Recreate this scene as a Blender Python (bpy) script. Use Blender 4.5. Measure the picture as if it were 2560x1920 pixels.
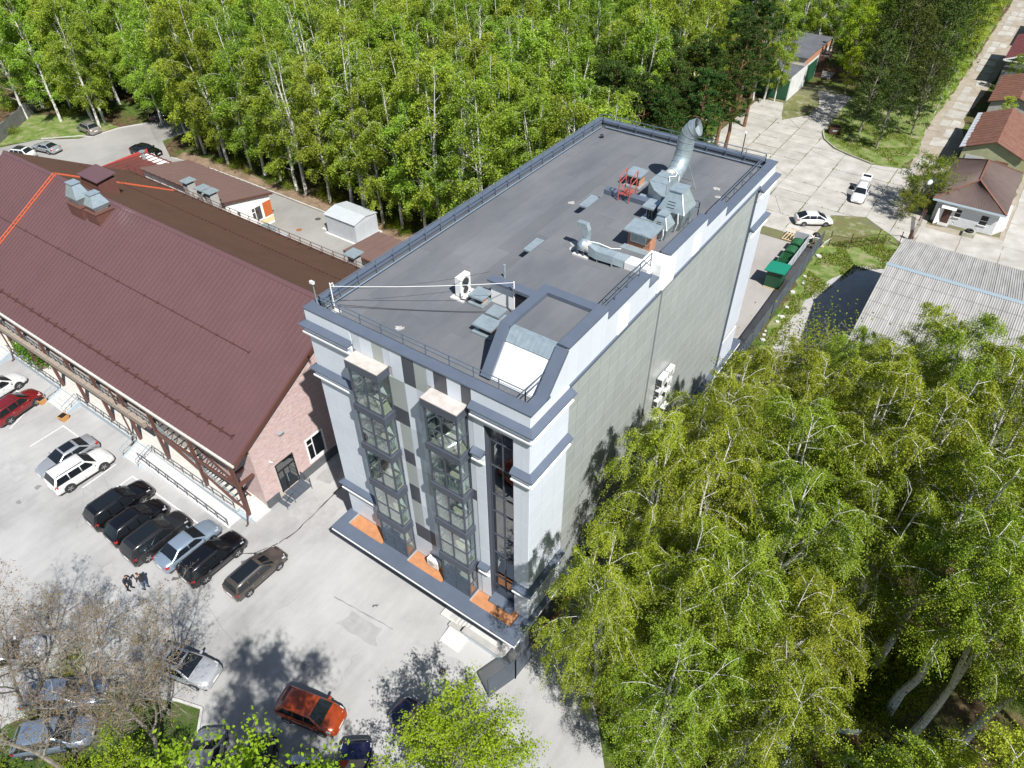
import bpy, math, random
import numpy as np
from mathutils import Vector, Matrix

for _o in list(bpy.data.objects): bpy.data.objects.remove(_o)
SC = bpy.context.scene
COL = SC.collection
RND = random.Random(7)
R = math.radians

# ---------------------------------------------------------------- camera
CAM_POS = (27.11, -19.07, 43.50)
YAW, PITCH, ROLL = -0.616685, 0.726881, 0.0079937
cam = bpy.data.cameras.new('camera'); cam_o = bpy.data.objects.new('camera', cam); COL.objects.link(cam_o)
_f = Vector((math.sin(YAW)*math.cos(PITCH), math.cos(YAW)*math.cos(PITCH), -math.sin(PITCH)))
_r = Vector((math.cos(YAW), -math.sin(YAW), 0)); _d = _f.cross(_r)
_r2 = _r*math.cos(ROLL) + _d*math.sin(ROLL); _d2 = -_r*math.sin(ROLL) + _d*math.cos(ROLL)
_m = Matrix((_r2, -_d2, -_f)).transposed().to_4x4(); _m.translation = Vector(CAM_POS)
cam_o.matrix_world = _m
cam.sensor_width = 36; cam.lens = 36*1780/2560; cam.clip_start = 0.5; cam.clip_end = 1500
SC.camera = cam_o

# ---------------------------------------------------------------- sky, sun, exposure
SUN_EL, SUN_AZ = 52.0, -28.0           # azimuth measured from +X, counter-clockwise
w = bpy.data.worlds.new('World'); SC.world = w; w.use_nodes = True
nt = w.node_tree; nt.nodes.clear()
sky = nt.nodes.new('ShaderNodeTexSky'); sky.sky_type = 'NISHITA'; sky.sun_disc = False
sky.sun_elevation = R(SUN_EL); sky.sun_rotation = R(90 - SUN_AZ); sky.air_density = 1.0; sky.dust_density = 0.6
bg = nt.nodes.new('ShaderNodeBackground'); bg.inputs['Strength'].default_value = 0.068
wo = nt.nodes.new('ShaderNodeOutputWorld')
nt.links.new(sky.outputs[0], bg.inputs[0]); nt.links.new(bg.outputs[0], wo.inputs[0])
sun = bpy.data.lights.new('sun', 'SUN'); sun.energy = 5.0; sun.angle = R(0.55); sun.color = (1.0, 0.975, 0.935)
sun_o = bpy.data.objects.new('sun', sun); COL.objects.link(sun_o)
_sd = Vector((math.cos(R(SUN_EL))*math.cos(R(SUN_AZ)), math.cos(R(SUN_EL))*math.sin(R(SUN_AZ)), math.sin(R(SUN_EL))))
sun_o.rotation_euler = _sd.to_track_quat('Z', 'Y').to_euler(); sun_o.location = (40, -20, 90)
SC.view_settings.view_transform = 'Standard'; SC.view_settings.look = 'None'
SC.view_settings.exposure = 0.58; SC.view_settings.gamma = 1.0; SC.view_settings.use_curve_mapping = False
SC.cycles.max_bounces = 6; SC.cycles.diffuse_bounces = 3; SC.cycles.glossy_bounces = 3
SC.cycles.transmission_bounces = 4; SC.cycles.transparent_max_bounces = 8
SC.cycles.caustics_reflective = False; SC.cycles.caustics_refractive = False

# ---------------------------------------------------------------- materials
MATS = {}
def lin(h):
    """#rrggbb (as seen) -> linear"""
    h = h.lstrip('#'); v = [int(h[i:i+2], 16)/255 for i in (0, 2, 4)]
    return tuple(c/12.92 if c <= .04045 else ((c+.055)/1.055)**2.4 for c in v)
def pm(name, col, rough=.6, metal=0.0, var=0.0, scale=2.0, col2=None, bump=0.0, bscale=None, rand=0.0, spec=.5, detail=5.0, coat=0.0, stretch=None):
    """procedural Principled material; noise in world position varies colour, roughness and relief"""
    if name in MATS: return MATS[name]
    m = bpy.data.materials.new(name); m.use_nodes = True; t = m.node_tree; n = t.nodes; L = t.links
    b = n['Principled BSDF']; b.inputs['Roughness'].default_value = rough; b.inputs['Metallic'].default_value = metal
    b.inputs['Specular IOR Level'].default_value = spec
    if coat: b.inputs['Coat Weight'].default_value = coat; b.inputs['Coat Roughness'].default_value = .06
    b.inputs['Base Color'].default_value = (*col, 1)
    cur = None
    if var or col2 or bump:
        g = n.new('ShaderNodeNewGeometry'); vec = g.outputs['Position']
        if stretch:
            mp = n.new('ShaderNodeMapping'); mp.inputs['Scale'].default_value = stretch; L.new(vec, mp.inputs[0]); vec = mp.outputs[0]
        nz = n.new('ShaderNodeTexNoise'); nz.inputs['Scale'].default_value = scale; nz.inputs['Detail'].default_value = detail
        nz.inputs['Roughness'].default_value = .62; L.new(vec, nz.inputs['Vector'])
        rp = n.new('ShaderNodeValToRGB'); rp.color_ramp.elements[0].position = .3; rp.color_ramp.elements[1].position = .7
        c2 = col2 or tuple(min(1, c*(1+var)) for c in col); c1 = col if col2 else tuple(c*(1-var) for c in col)
        rp.color_ramp.elements[0].color = (*c1, 1); rp.color_ramp.elements[1].color = (*c2, 1)
        L.new(nz.outputs[0], rp.inputs[0]); cur = rp.outputs[0]
        if bump:
            bn = n.new('ShaderNodeTexNoise'); bn.inputs['Scale'].default_value = bscale or scale*8; bn.inputs['Detail'].default_value = 3
            L.new(vec, bn.inputs['Vector'])
            bp = n.new('ShaderNodeBump'); bp.inputs['Strength'].default_value = bump; bp.inputs['Distance'].default_value = .05
            L.new(bn.outputs[0], bp.inputs['Height']); L.new(bp.outputs[0], b.inputs['Normal'])
    if rand:
        oi = n.new('ShaderNodeObjectInfo'); mr = n.new('ShaderNodeMapRange')
        mr.inputs['To Min'].default_value = 1-rand; mr.inputs['To Max'].default_value = 1+rand; L.new(oi.outputs['Random'], mr.inputs[0])
        hs = n.new('ShaderNodeHueSaturation'); L.new(mr.outputs[0], hs.inputs['Value'])
        if cur is not None: L.new(cur, hs.inputs['Color'])
        else: hs.inputs['Color'].default_value = (*col, 1)
        cur = hs.outputs[0]
    if cur is not None: L.new(cur, b.inputs['Base Color'])
    MATS[name] = m; return m
def leaf_mat(name, c1, c2, transl=.35, rand=.12, hue=.02):
    m = bpy.data.materials.new(name); m.use_nodes = True; t = m.node_tree; n = t.nodes; L = t.links
    n.remove(n['Principled BSDF'])
    g = n.new('ShaderNodeNewGeometry'); nz = n.new('ShaderNodeTexNoise'); nz.inputs['Scale'].default_value = .9; nz.inputs['Detail'].default_value = 6
    L.new(g.outputs['Position'], nz.inputs['Vector'])
    rp = n.new('ShaderNodeValToRGB'); rp.color_ramp.elements[0].position = .32; rp.color_ramp.elements[1].position = .68
    rp.color_ramp.elements[0].color = (*c1, 1); rp.color_ramp.elements[1].color = (*c2, 1)
    ad = n.new('ShaderNodeMath'); ad.operation = 'MULTIPLY_ADD'; ad.inputs[1].default_value = .45; ad.inputs[2].default_value = -.22
    L.new(g.outputs['Random Per Island'], ad.inputs[0]); a2 = n.new('ShaderNodeMath'); L.new(ad.outputs[0], a2.inputs[0]); L.new(nz.outputs[0], a2.inputs[1])
    L.new(a2.outputs[0], rp.inputs[0])
    oi = n.new('ShaderNodeObjectInfo'); hs = n.new('ShaderNodeHueSaturation')
    mr = n.new('ShaderNodeMapRange'); mr.inputs['To Min'].default_value = 1-rand; mr.inputs['To Max'].default_value = 1+rand; L.new(oi.outputs['Random'], mr.inputs[0]); L.new(mr.outputs[0], hs.inputs['Value'])
    mh = n.new('ShaderNodeMapRange'); mh.inputs['To Min'].default_value = .5-hue; mh.inputs['To Max'].default_value = .5+hue
    ml = n.new('ShaderNodeMath'); ml.operation = 'MULTIPLY'; ml.inputs[1].default_value = 7.31; fr = n.new('ShaderNodeMath'); fr.operation = 'FRACT'
    L.new(oi.outputs['Random'], ml.inputs[0]); L.new(ml.outputs[0], fr.inputs[0]); L.new(fr.outputs[0], mh.inputs[0]); L.new(mh.outputs[0], hs.inputs['Hue'])
    L.new(rp.outputs[0], hs.inputs['Color'])
    d = n.new('ShaderNodeBsdfDiffuse'); tr = n.new('ShaderNodeBsdfTranslucent'); mx = n.new('ShaderNodeMixShader'); mx.inputs[0].default_value = transl
    L.new(hs.outputs[0], d.inputs[0]); L.new(hs.outputs[0], tr.inputs[0]); L.new(d.outputs[0], mx.inputs[1]); L.new(tr.outputs[0], mx.inputs[2])
    L.new(mx.outputs[0], n['Material Output'].inputs[0]); MATS[name] = m; return m
def glass_mat(name, tint, refl=.16, rough=.02, alpha=.75):
    """thin window glass: tinted see-through mixed with a mirror by facing angle"""
    m = bpy.data.materials.new(name); m.use_nodes = True; t = m.node_tree; n = t.nodes; L = t.links
    n.remove(n['Principled BSDF'])
    tr = n.new('ShaderNodeBsdfTransparent'); tr.inputs[0].default_value = (*tint, 1)
    gl = n.new('ShaderNodeBsdfGlossy'); gl.inputs['Roughness'].default_value = rough; gl.inputs[0].default_value = (.95, .97, 1, 1)
    lw = n.new('ShaderNodeLayerWeight'); lw.inputs[0].default_value = .5
    mr = n.new('ShaderNodeMapRange'); mr.inputs['To Min'].default_value = refl; mr.inputs['To Max'].default_value = .85
    pw = n.new('ShaderNodeMath'); pw.operation = 'POWER'; pw.inputs[1].default_value = 2.5
    L.new(lw.outputs['Facing'], pw.inputs[0]); L.new(pw.outputs[0], mr.inputs[0])
    mx = n.new('ShaderNodeMixShader'); L.new(mr.outputs[0], mx.inputs[0]); L.new(tr.outputs[0], mx.inputs[1]); L.new(gl.outputs[0], mx.inputs[2])
    L.new(mx.outputs[0], n['Material Output'].inputs[0]); MATS[name] = m; return m

# ---------------------------------------------------------------- mesh collecting
class MB:
    def __init__(s): s.v = []; s.f = []; s.m = []
    def quad(s, a, b, c, d, mi=0):
        i = len(s.v); s.v += [tuple(a), tuple(b), tuple(c), tuple(d)]; s.f.append((i, i+1, i+2, i+3)); s.m.append(mi); return s
    def tri(s, a, b, c, mi=0):
        i = len(s.v); s.v += [tuple(a), tuple(b), tuple(c)]; s.f.append((i, i+1, i+2)); s.m.append(mi); return s
    def poly(s, pts, mi=0):
        i = len(s.v); s.v += [tuple(p) for p in pts]; s.f.append(tuple(range(i, i+len(pts)))); s.m.append(mi); return s
    def box(s, x0, x1, y0, y1, z0, z1, mi=0):
        i = len(s.v)
        s.v += [(x0,y0,z0),(x1,y0,z0),(x1,y1,z0),(x0,y1,z0),(x0,y0,z1),(x1,y0,z1),(x1,y1,z1),(x0,y1,z1)]
        for q in ((0,3,2,1),(4,5,6,7),(0,1,5,4),(1,2,6,5),(2,3,7,6),(3,0,4,7)): s.f.append(tuple(i+k for k in q)); s.m.append(mi)
        return s
    def hull8(s, p, mi=0):
        """eight corners ordered like box()"""
        i = len(s.v); s.v += [tuple(q) for q in p]
        for q in ((0,3,2,1),(4,5,6,7),(0,1,5,4),(1,2,6,5),(2,3,7,6),(3,0,4,7)): s.f.append(tuple(i+k for k in q)); s.m.append(mi)
        return s
    def prism(s, pts, z0, z1, mi=0, axis='z'):
        """extrude polygon pts (2D) along an axis: 'z' (x,y), 'y' (x,z), 'x' (y,z)"""
        n = len(pts); i = len(s.v)
        def mk(p, h): return (p[0], p[1], h) if axis == 'z' else ((p[0], h, p[1]) if axis == 'y' else (h, p[0], p[1]))
        s.v += [mk(p, z0) for p in pts] + [mk(p, z1) for p in pts]
        s.f.append(tuple(i+k for k in range(n))[::-1]); s.m.append(mi); s.f.append(tuple(i+n+k for k in range(n))); s.m.append(mi)
        for k in range(n): s.f.append((i+k, i+(k+1) % n, i+n+(k+1) % n, i+n+k)); s.m.append(mi)
        return s
    def bar(s, a, b, w=.04, h=None, mi=0):
        """square bar from a to b"""
        a = Vector(a); b = Vector(b); d = (b-a)
        if d.length < 1e-6: return s
        d.normalize(); up = Vector((0,0,1)) if abs(d.z) < .95 else Vector((1,0,0))
        x = d.cross(up).normalized()*w/2; y = x.cross(d).normalized()*(h or w)/2
        i = len(s.v)
        for p in (a, b): s.v += [tuple(p-x-y), tuple(p+x-y), tuple(p+x+y), tuple(p-x+y)]
        for q in ((0,1,2,3),(7,6,5,4),(0,4,5,1),(1,5,6,2),(2,6,7,3),(3,7,4,0)): s.f.append(tuple(i+k for k in q)); s.m.append(mi)
        return s
    def tube(s, pts, rad, n=8, mi=0, cap=True):
        """round tube through pts; rad a number or a list"""
        pts = [Vector(p) for p in pts]; k = len(pts); rr = rad if hasattr(rad, '__len__') else [rad]*k
        i0 = len(s.v); up0 = None
        for j, p in enumerate(pts):
            d = (pts[min(j+1, k-1)] - pts[max(j-1, 0)]).normalized()
            if up0 is None: up0 = Vector((0,0,1)) if abs(d.z) < .9 else Vector((1,0,0))
            x = d.cross(up0)
            if x.length < 1e-4: x = d.cross(Vector((0,1,0)))
            x.normalize(); y = x.cross(d).normalized(); up0 = y
            for q in range(n):
                a = 2*math.pi*q/n; s.v.append(tuple(p + (x*math.cos(a)+y*math.sin(a))*rr[j]))
        for j in range(k-1):
            for q in range(n):
                a = i0+j*n+q; b = i0+j*n+(q+1) % n; s.f.append((a, b, b+n, a+n)); s.m.append(mi)
        if cap:
            s.f.append(tuple(i0+q for q in range(n))[::-1]); s.m.append(mi); s.f.append(tuple(i0+(k-1)*n+q for q in range(n))); s.m.append(mi)
        return s
    def cyl(s, x, y, z0, z1, r, n=16, mi=0, r1=None): return s.tube([(x,y,z0),(x,y,z1)], [r, r if r1 is None else r1], n, mi)
    def add(s, o, M=None):
        i = len(s.v); s.v += [tuple(M @ Vector(p)) if M else p for p in o.v]; s.f += [tuple(i+k for k in f) for f in o.f]; s.m += o.m; return s
    def mesh(s, name, mats, smooth=False):
        me = bpy.data.meshes.new(name); me.from_pydata(s.v, [], s.f)
        for m in (mats if isinstance(mats, (list, tuple)) else [mats]): me.materials.append(m)
        if any(s.m): me.polygons.foreach_set('material_index', s.m)
        if smooth: me.polygons.foreach_set('use_smooth', [True]*len(s.f))
        me.update(); return me
    def build(s, name, mats, parent=None, smooth=False, loc=None):
        return link(name, s.mesh(name, mats, smooth), parent, loc)
def link(name, me, parent=None, loc=None, rz=0.0, scale=None):
    o = bpy.data.objects.new(name, me); COL.objects.link(o)
    if parent is not None: o.parent = parent
    if loc is not None: o.location = loc
    if rz: o.rotation_euler = (0, 0, rz)
    if scale is not None: o.scale = scale if hasattr(scale, '__len__') else (scale,)*3
    return o
def thing(name, label, cat, loc=(0,0,0), rz=0.0, group=None, scale=None):
    o = bpy.data.objects.new(name, None); COL.objects.link(o); o.empty_display_size = .2
    o.location = loc; o.rotation_euler = (0, 0, rz)
    if scale: o.scale = (scale,)*3 if not hasattr(scale, '__len__') else scale
    return tag(o, label, cat, group)
def tag(o, label, cat, group=None):
    o['label'] = label; o['category'] = cat
    if group: o['group'] = group
    return o
def kind(o, k, label=None):
    o['kind'] = k
    if label: o['label'] = label
    return o
def setmat(o, m, slot=0):
    s = o.material_slots[slot]; s.link = 'OBJECT'; s.material = m; return o
def bevel(o, wd=.02, seg=1):
    b = o.modifiers.new('bevel', 'BEVEL'); b.width = wd; b.segments = seg; b.limit_method = 'ANGLE'; return o

M_TRIM = pm('trim_bluegrey', (.105,.128,.170), .42, .1, .08, 1.2)
M_WHITE = pm('panel_white', (.62,.66,.715), .38, 0, .03, .6, rand=.02)
M_WHITE2 = pm('panel_light', (.515,.55,.605), .38, 0, .03, .6, rand=.02)
M_GREY = pm('panel_grey', (.345,.37,.355), .36, 0, .05, .5, rand=.035)
M_DARKP = pm('panel_dark', (.065,.070,.085), .38, 0, .06, .6, rand=.05)
M_FRAME = pm('frame_grey', (.075,.085,.11), .4, .1, .08, 2)
M_ROOFELT = pm('roof_felt', (.090,.098,.110), .9, 0, .2, .45, col2=(.140,.146,.154), bump=.35, bscale=30)
M_GALV = pm('galvanised', (.42,.50,.53), .35, .55, .14, 3)
M_STEEL = pm('steel_paint', (.09,.105,.13), .45, .2, .05, 3)
M_CONC = pm('concrete', (.36,.35,.335), .85, 0, .12, 1.5, bump=.2, bscale=25)
M_CONCL = pm('concrete_light', (.52,.51,.49), .85, 0, .1, 1.5, bump=.15, bscale=25)
M_BLACK = pm('black_matt', (.012,.012,.014), .6)
M_WPAINT = pm('white_paint', (.78,.78,.77), .5, 0, .03, 2)
M_GLASS = glass_mat('window_glass', (.84,.90,.88), .10)
M_DGLASS = glass_mat('dark_glass', (.34,.38,.38), .16)
# ================================================================ the setting: ground, lots, kerbs, paths
def ground_mat():
    m = bpy.data.materials.new('forest_ground'); m.use_nodes = True; t = m.node_tree; n = t.nodes; L = t.links; b = n['Principled BSDF']
    b.inputs['Roughness'].default_value = .95; b.inputs['Specular IOR Level'].default_value = .1
    g = n.new('ShaderNodeNewGeometry')
    def noise(s, d=6):
        z = n.new('ShaderNodeTexNoise'); z.inputs['Scale'].default_value = s; z.inputs['Detail'].default_value = d; L.new(g.outputs['Position'], z.inputs['Vector']); return z.outputs[0]
    def ramp(x, *st):
        r = n.new('ShaderNodeValToRGB'); e = r.color_ramp.elements
        while len(e) < len(st): e.new(.5)
        for k, (p, c) in enumerate(st): e[k].position = p; e[k].color = (*c, 1)
        L.new(x, r.inputs[0]); return r.outputs[0]
    litter = ramp(noise(1.6), (.3, (.055,.036,.022)), (.55, (.115,.075,.045)), (.75, (.20,.14,.09)))
    grass = ramp(noise(2.2), (.3, (.035,.06,.012)), (.7, (.10,.15,.03)))
    mk = ramp(noise(.16), (.44, (0,0,0)), (.6, (1,1,1)))
    mx = n.new('ShaderNodeMix'); mx.data_type = 'RGBA'; L.new(mk, mx.inputs[0]); L.new(litter, mx.inputs[6]); L.new(grass, mx.inputs[7])
    L.new(mx.outputs[2], b.inputs['Base Color'])
    bp = n.new('ShaderNodeBump'); bp.inputs['Strength'].default_value = .6; bp.inputs['Distance'].default_value = .1; L.new(noise(5), bp.inputs['Height']); L.new(bp.outputs[0], b.inputs['Normal'])
    return m
def lawn_mat(name, c1, c2, c3):
    m = bpy.data.materials.new(name); m.use_nodes = True; t = m.node_tree; n = t.nodes; L = t.links; b = n['Principled BSDF']
    b.inputs['Roughness'].default_value = .95; b.inputs['Specular IOR Level'].default_value = .1
    g = n.new('ShaderNodeNewGeometry')
    z = n.new('ShaderNodeTexNoise'); z.inputs['Scale'].default_value = .7; z.inputs['Detail'].default_value = 8; z.inputs['Roughness'].default_value = .7; L.new(g.outputs['Position'], z.inputs['Vector'])
    r = n.new('ShaderNodeValToRGB'); e = r.color_ramp.elements; e.new(.5)
    for k, (p, c) in enumerate(((.36, c1), (.5, c2), (.64, c3))): e[k].position = p; e[k].color = (*c, 1)
    L.new(z.outputs[0], r.inputs[0]); L.new(r.outputs[0], b.inputs['Base Color'])
    z2 = n.new('ShaderNodeTexNoise'); z2.inputs['Scale'].default_value = 9; L.new(g.outputs['Position'], z2.inputs['Vector'])
    bp = n.new('ShaderNodeBump'); bp.inputs['Strength'].default_value = .7; bp.inputs['Distance'].default_value = .1; L.new(z2.outputs[0], bp.inputs['Height']); L.new(bp.outputs[0], b.inputs['Normal'])
    return m
def asphalt_mat(name, c1, c2, c3, s=.12):
    m = bpy.data.materials.new(name); m.use_nodes = True; t = m.node_tree; n = t.nodes; L = t.links; b = n['Principled BSDF']
    b.inputs['Roughness'].default_value = .9; b.inputs['Specular IOR Level'].default_value = .25
    g = n.new('ShaderNodeNewGeometry')
    def noise(sc, d=5, st=None):
        z = n.new('ShaderNodeTexNoise'); z.inputs['Scale'].default_value = sc; z.inputs['Detail'].default_value = d; z.inputs['Roughness'].default_value = .6
        v = g.outputs['Position']
        if st:
            mp = n.new('ShaderNodeMapping'); mp.inputs['Scale'].default_value = st; L.new(v, mp.inputs[0]); v = mp.outputs[0]
        L.new(v, z.inputs['Vector']); return z.outputs[0]
    r = n.new('ShaderNodeValToRGB'); e = r.color_ramp.elements; e.new(.5)
    for k, (p, c) in enumerate(((.33, c1), (.5, c2), (.68, c3))): e[k].position = p; e[k].color = (*c, 1)
    a = n.new('ShaderNodeMath'); a.operation = 'ADD'; L.new(noise(s, 7), a.inputs[0])
    q = n.new('ShaderNodeMath'); q.operation = 'MULTIPLY_ADD'; q.inputs[1].default_value = .22; q.inputs[2].default_value = -.11; L.new(noise(1.1, 4, (1.6,.35,1)), q.inputs[0]); L.new(q.outputs[0], a.inputs[1])
    L.new(a.outputs[0], r.inputs[0])
    sp = n.new('ShaderNodeMix'); sp.data_type = 'RGBA'; sp.blend_type = 'MULTIPLY'; sp.inputs[0].default_value = .25
    gr = n.new('ShaderNodeValToRGB'); gr.color_ramp.elements[0].position = .35; gr.color_ramp.elements[0].color = (.45,.45,.45,1); gr.color_ramp.elements[1].position = .6; L.new(noise(22, 3), gr.inputs[0])
    L.new(r.outputs[0], sp.inputs[6]); L.new(gr.outputs[0], sp.inputs[7]); L.new(sp.outputs[2], b.inputs['Base Color'])
    bp = n.new('ShaderNodeBump'); bp.inputs['Strength'].default_value = .25; bp.inputs['Distance'].default_value = .02; L.new(noise(30, 2), bp.inputs['Height']); L.new(bp.outputs[0], b.inputs['Normal'])
    return m
M_GROUND = ground_mat()
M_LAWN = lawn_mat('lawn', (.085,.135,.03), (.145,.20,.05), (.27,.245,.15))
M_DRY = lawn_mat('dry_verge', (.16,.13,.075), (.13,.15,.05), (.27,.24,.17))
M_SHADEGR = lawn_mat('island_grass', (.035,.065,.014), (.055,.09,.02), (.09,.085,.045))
M_ASPH = asphalt_mat('asphalt_lot', (.265,.262,.255), (.36,.357,.349), (.43,.425,.415))
M_ASPH2 = asphalt_mat('asphalt_yard', (.215,.208,.195), (.27,.262,.245), (.32,.31,.29))
M_CSLAB = pm('concrete_slab', (.285,.265,.23), .9, 0, .1, .42, col2=(.45,.435,.40), bump=.3, bscale=14, rand=.08, detail=9)
M_JOINT = pm('joint_dirt', (.115,.105,.07), .95, 0, .4, 1.2, col2=(.14,.15,.05))
M_DIRT = pm('bare_dirt', (.24,.20,.15), .95, 0, .3, .6, col2=(.36,.32,.26), bump=.4, bscale=9)
M_KERB = pm('kerb_stone', (.46,.45,.43), .85, 0, .12, 1)
M_LINE = pm('road_paint', (.62,.62,.60), .7, 0, .25, 3)
M_TAR = pm('tar_wet', (.045,.044,.042), .5, 0, .3, 4)

MB().quad((-600,-250,0),(600,-250,0),(600,900,0),(-600,900,0)).build('ground', M_GROUND)
kind(bpy.data.objects['ground'], 'structure')
def sheet(name, pts, z, m, seg=None):
    o = MB().poly([(x, y, z) for x, y in pts]).build(name, m); return kind(o, 'structure')
def rough_poly(pts, amp=.25, step=1.2, seed=1):
    """same outline with an uneven edge"""
    r = random.Random(seed); out = []
    for k, (x, y) in enumerate(pts):
        x2, y2 = pts[(k+1) % len(pts)]; d = math.hypot(x2-x, y2-y); n = max(1, int(d/step))
        for j in range(n):
            a = j/n; out.append((x+(x2-x)*a+r.uniform(-amp, amp), y+(y2-y)*a+r.uniform(-amp, amp)))
    return out
# car park in front of both buildings, and the drive between them
sheet('parking_lot', [(-75,-34),(-6,-34),(6,-24),(15,-14),(24,-6),(22.2,-3.3),(20.4,-1.0),(18.6,.6),(17.2,2.2),(15.0,2.3),(14.9,34),(-8,34),(-8.2,-1.6),(-75,-1.6)], .004, M_ASPH)
sheet('side_yard', [(-8,33.9),(14.7,33.9),(14.4,61.6),(13.0,62.2),(-8.4,62.2)], .006, asphalt_mat('asphalt_side', (.30,.28,.262), (.345,.325,.305), (.39,.37,.35)))
sheet('side_drive', rough_poly([(14.97,2.2),(17.2,2.2),(16.9,8),(16.5,18),(16.3,34),(14.97,34)], .12, 1.5, 3), .008, M_ASPH2)
sheet('rear_yard', [(-86,19),(-86,29.8),(-83.5,39.5),(-79,47),(-75,47),(-76,36),(-69.7,33.0),(-61.4,33.9),(-20,34.0),(-8,34),(-8,19)], .008, M_ASPH2)
sheet('rear_lane', [(-86,15),(-74,15),(-66,20),(-66,30),(-77,35.5),(-83.8,38.8),(-86,35.4),(-87.2,29.3),(-92,25.5),(-95,18)], .012, asphalt_mat('asphalt_pale', (.25,.243,.23), (.305,.297,.28), (.35,.34,.32)))
# grass
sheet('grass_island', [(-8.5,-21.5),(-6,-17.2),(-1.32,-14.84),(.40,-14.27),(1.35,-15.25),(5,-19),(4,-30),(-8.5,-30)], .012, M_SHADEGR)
sheet('verge_grass', rough_poly([(15.6,34),(18,34),(17,44),(17.3,50),(19.5,58),(22.5,60.5),(22.4,66),(20,69),(14.2,66.5),(14.6,60)], .35, 1.2, 5), .012, M_LAWN)
sheet('verge_dirt', rough_poly([(14.0,62),(17.5,64.5),(19.5,67.5),(16.5,70.5),(13.6,69),(13.0,65)], .4, 1.0, 8), .016, M_DRY)
sheet('yard_path', rough_poly([(16.3,36),(23.2,36),(23.2,60),(19.4,59.6),(17.9,55),(16.7,49)], .35, 1.0, 9), .016, M_CONC)
sheet('lawn_island', rough_poly([(4.6,94.7),(5.6,92.2),(7.8,89.75),(10,88.65),(13.5,87.4),(16.9,88),(18.3,94),(17.2,104),(17.5,135),(17,170),(4,170),(3,135),(4,112),(4.6,103)], .15, 1.0, 4), .02, M_LAWN)
sheet('gate_lawn', rough_poly([(-4.3,103.4),(-2.3,96.0),(.85,100.4),(.85,105),(-1.5,108),(-3.8,108.3)], .2, .8, 6), .02, M_DRY)
sheet('rear_verge', rough_poly([(-95,20),(-92,25.6),(-87.6,29.6),(-86.2,35.4),(-93,36),(-103,30),(-98,21)], .2, 1.0, 12), .016, M_LAWN)
sheet('wood_edge_verge', rough_poly([(-69,33.2),(-61.4,34.2),(-20,34.4),(-20,36.2),(-40,36.0),(-62,36.2),(-70,35)], .35, 1.0, 14), .016, pm('leaf_litter', (.13,.085,.05), .95, 0, .3, .9, col2=(.28,.20,.13), bump=.4, bscale=8))
# concrete apron: one slab bed in a joint-dirt base, each slab its own piece
AP = sheet('concrete_apron', [(-8.5,60),(24,60),(24,74),(34,74),(34,100),(19.2,100),(17.9,90),(10,88.2),(5,93.5),(4.4,112),(-1.6,115),(-8.5,112)], .010, M_JOINT)
def inpoly(x, y, P):
    c = False
    for k in range(len(P)):
        (x1, y1), (x2, y2) = P[k], P[(k+1) % len(P)]
        if (y1 > y) != (y2 > y) and x < (x2-x1)*(y-y1)/(y2-y1)+x1: c = not c
    return c
APP = [(-8.4,62),(13.2,62),(13.4,69.4),(17,71.2),(18.8,69.8),(22.8,66.6),(23.6,72),(23.6,76),(19.5,79),(19.2,90),(17.3,88),(13.5,87),(10,88.3),(7.7,89.4),(5.4,92),(4.4,94.7),(4.3,103),(4.2,112),(-1.5,112),(.9,105),(.9,100.3),(-2.2,95.8),(-4.3,103),(-8.4,103)]
JX = [-8.4,-2.8,1.2,5.15,9.75,13.75,17.05,20.4,23.6]; JY = [62,66.2,70.6,76.2,82.6,88.4,94.2,99.6,105.4,112]
SLABS = []
def clip_poly(S, x0, x1, y0, y1):
    def cl(P, f, g):
        o = []
        for k in range(len(P)):
            a, b = P[k], P[(k+1) % len(P)]; fa, fb = f(a), f(b)
            if fa >= 0: o.append(a)
            if (fa >= 0) != (fb >= 0): t = fa/(fa-fb); o.append((a[0]+(b[0]-a[0])*t, a[1]+(b[1]-a[1])*t))
        return o
    for f in (lambda p: p[0]-x0, lambda p: x1-p[0], lambda p: p[1]-y0, lambda p: y1-p[1]):
        S = cl(S, f, None)
        if not S: return S
    return S
rr = random.Random(31)
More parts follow.
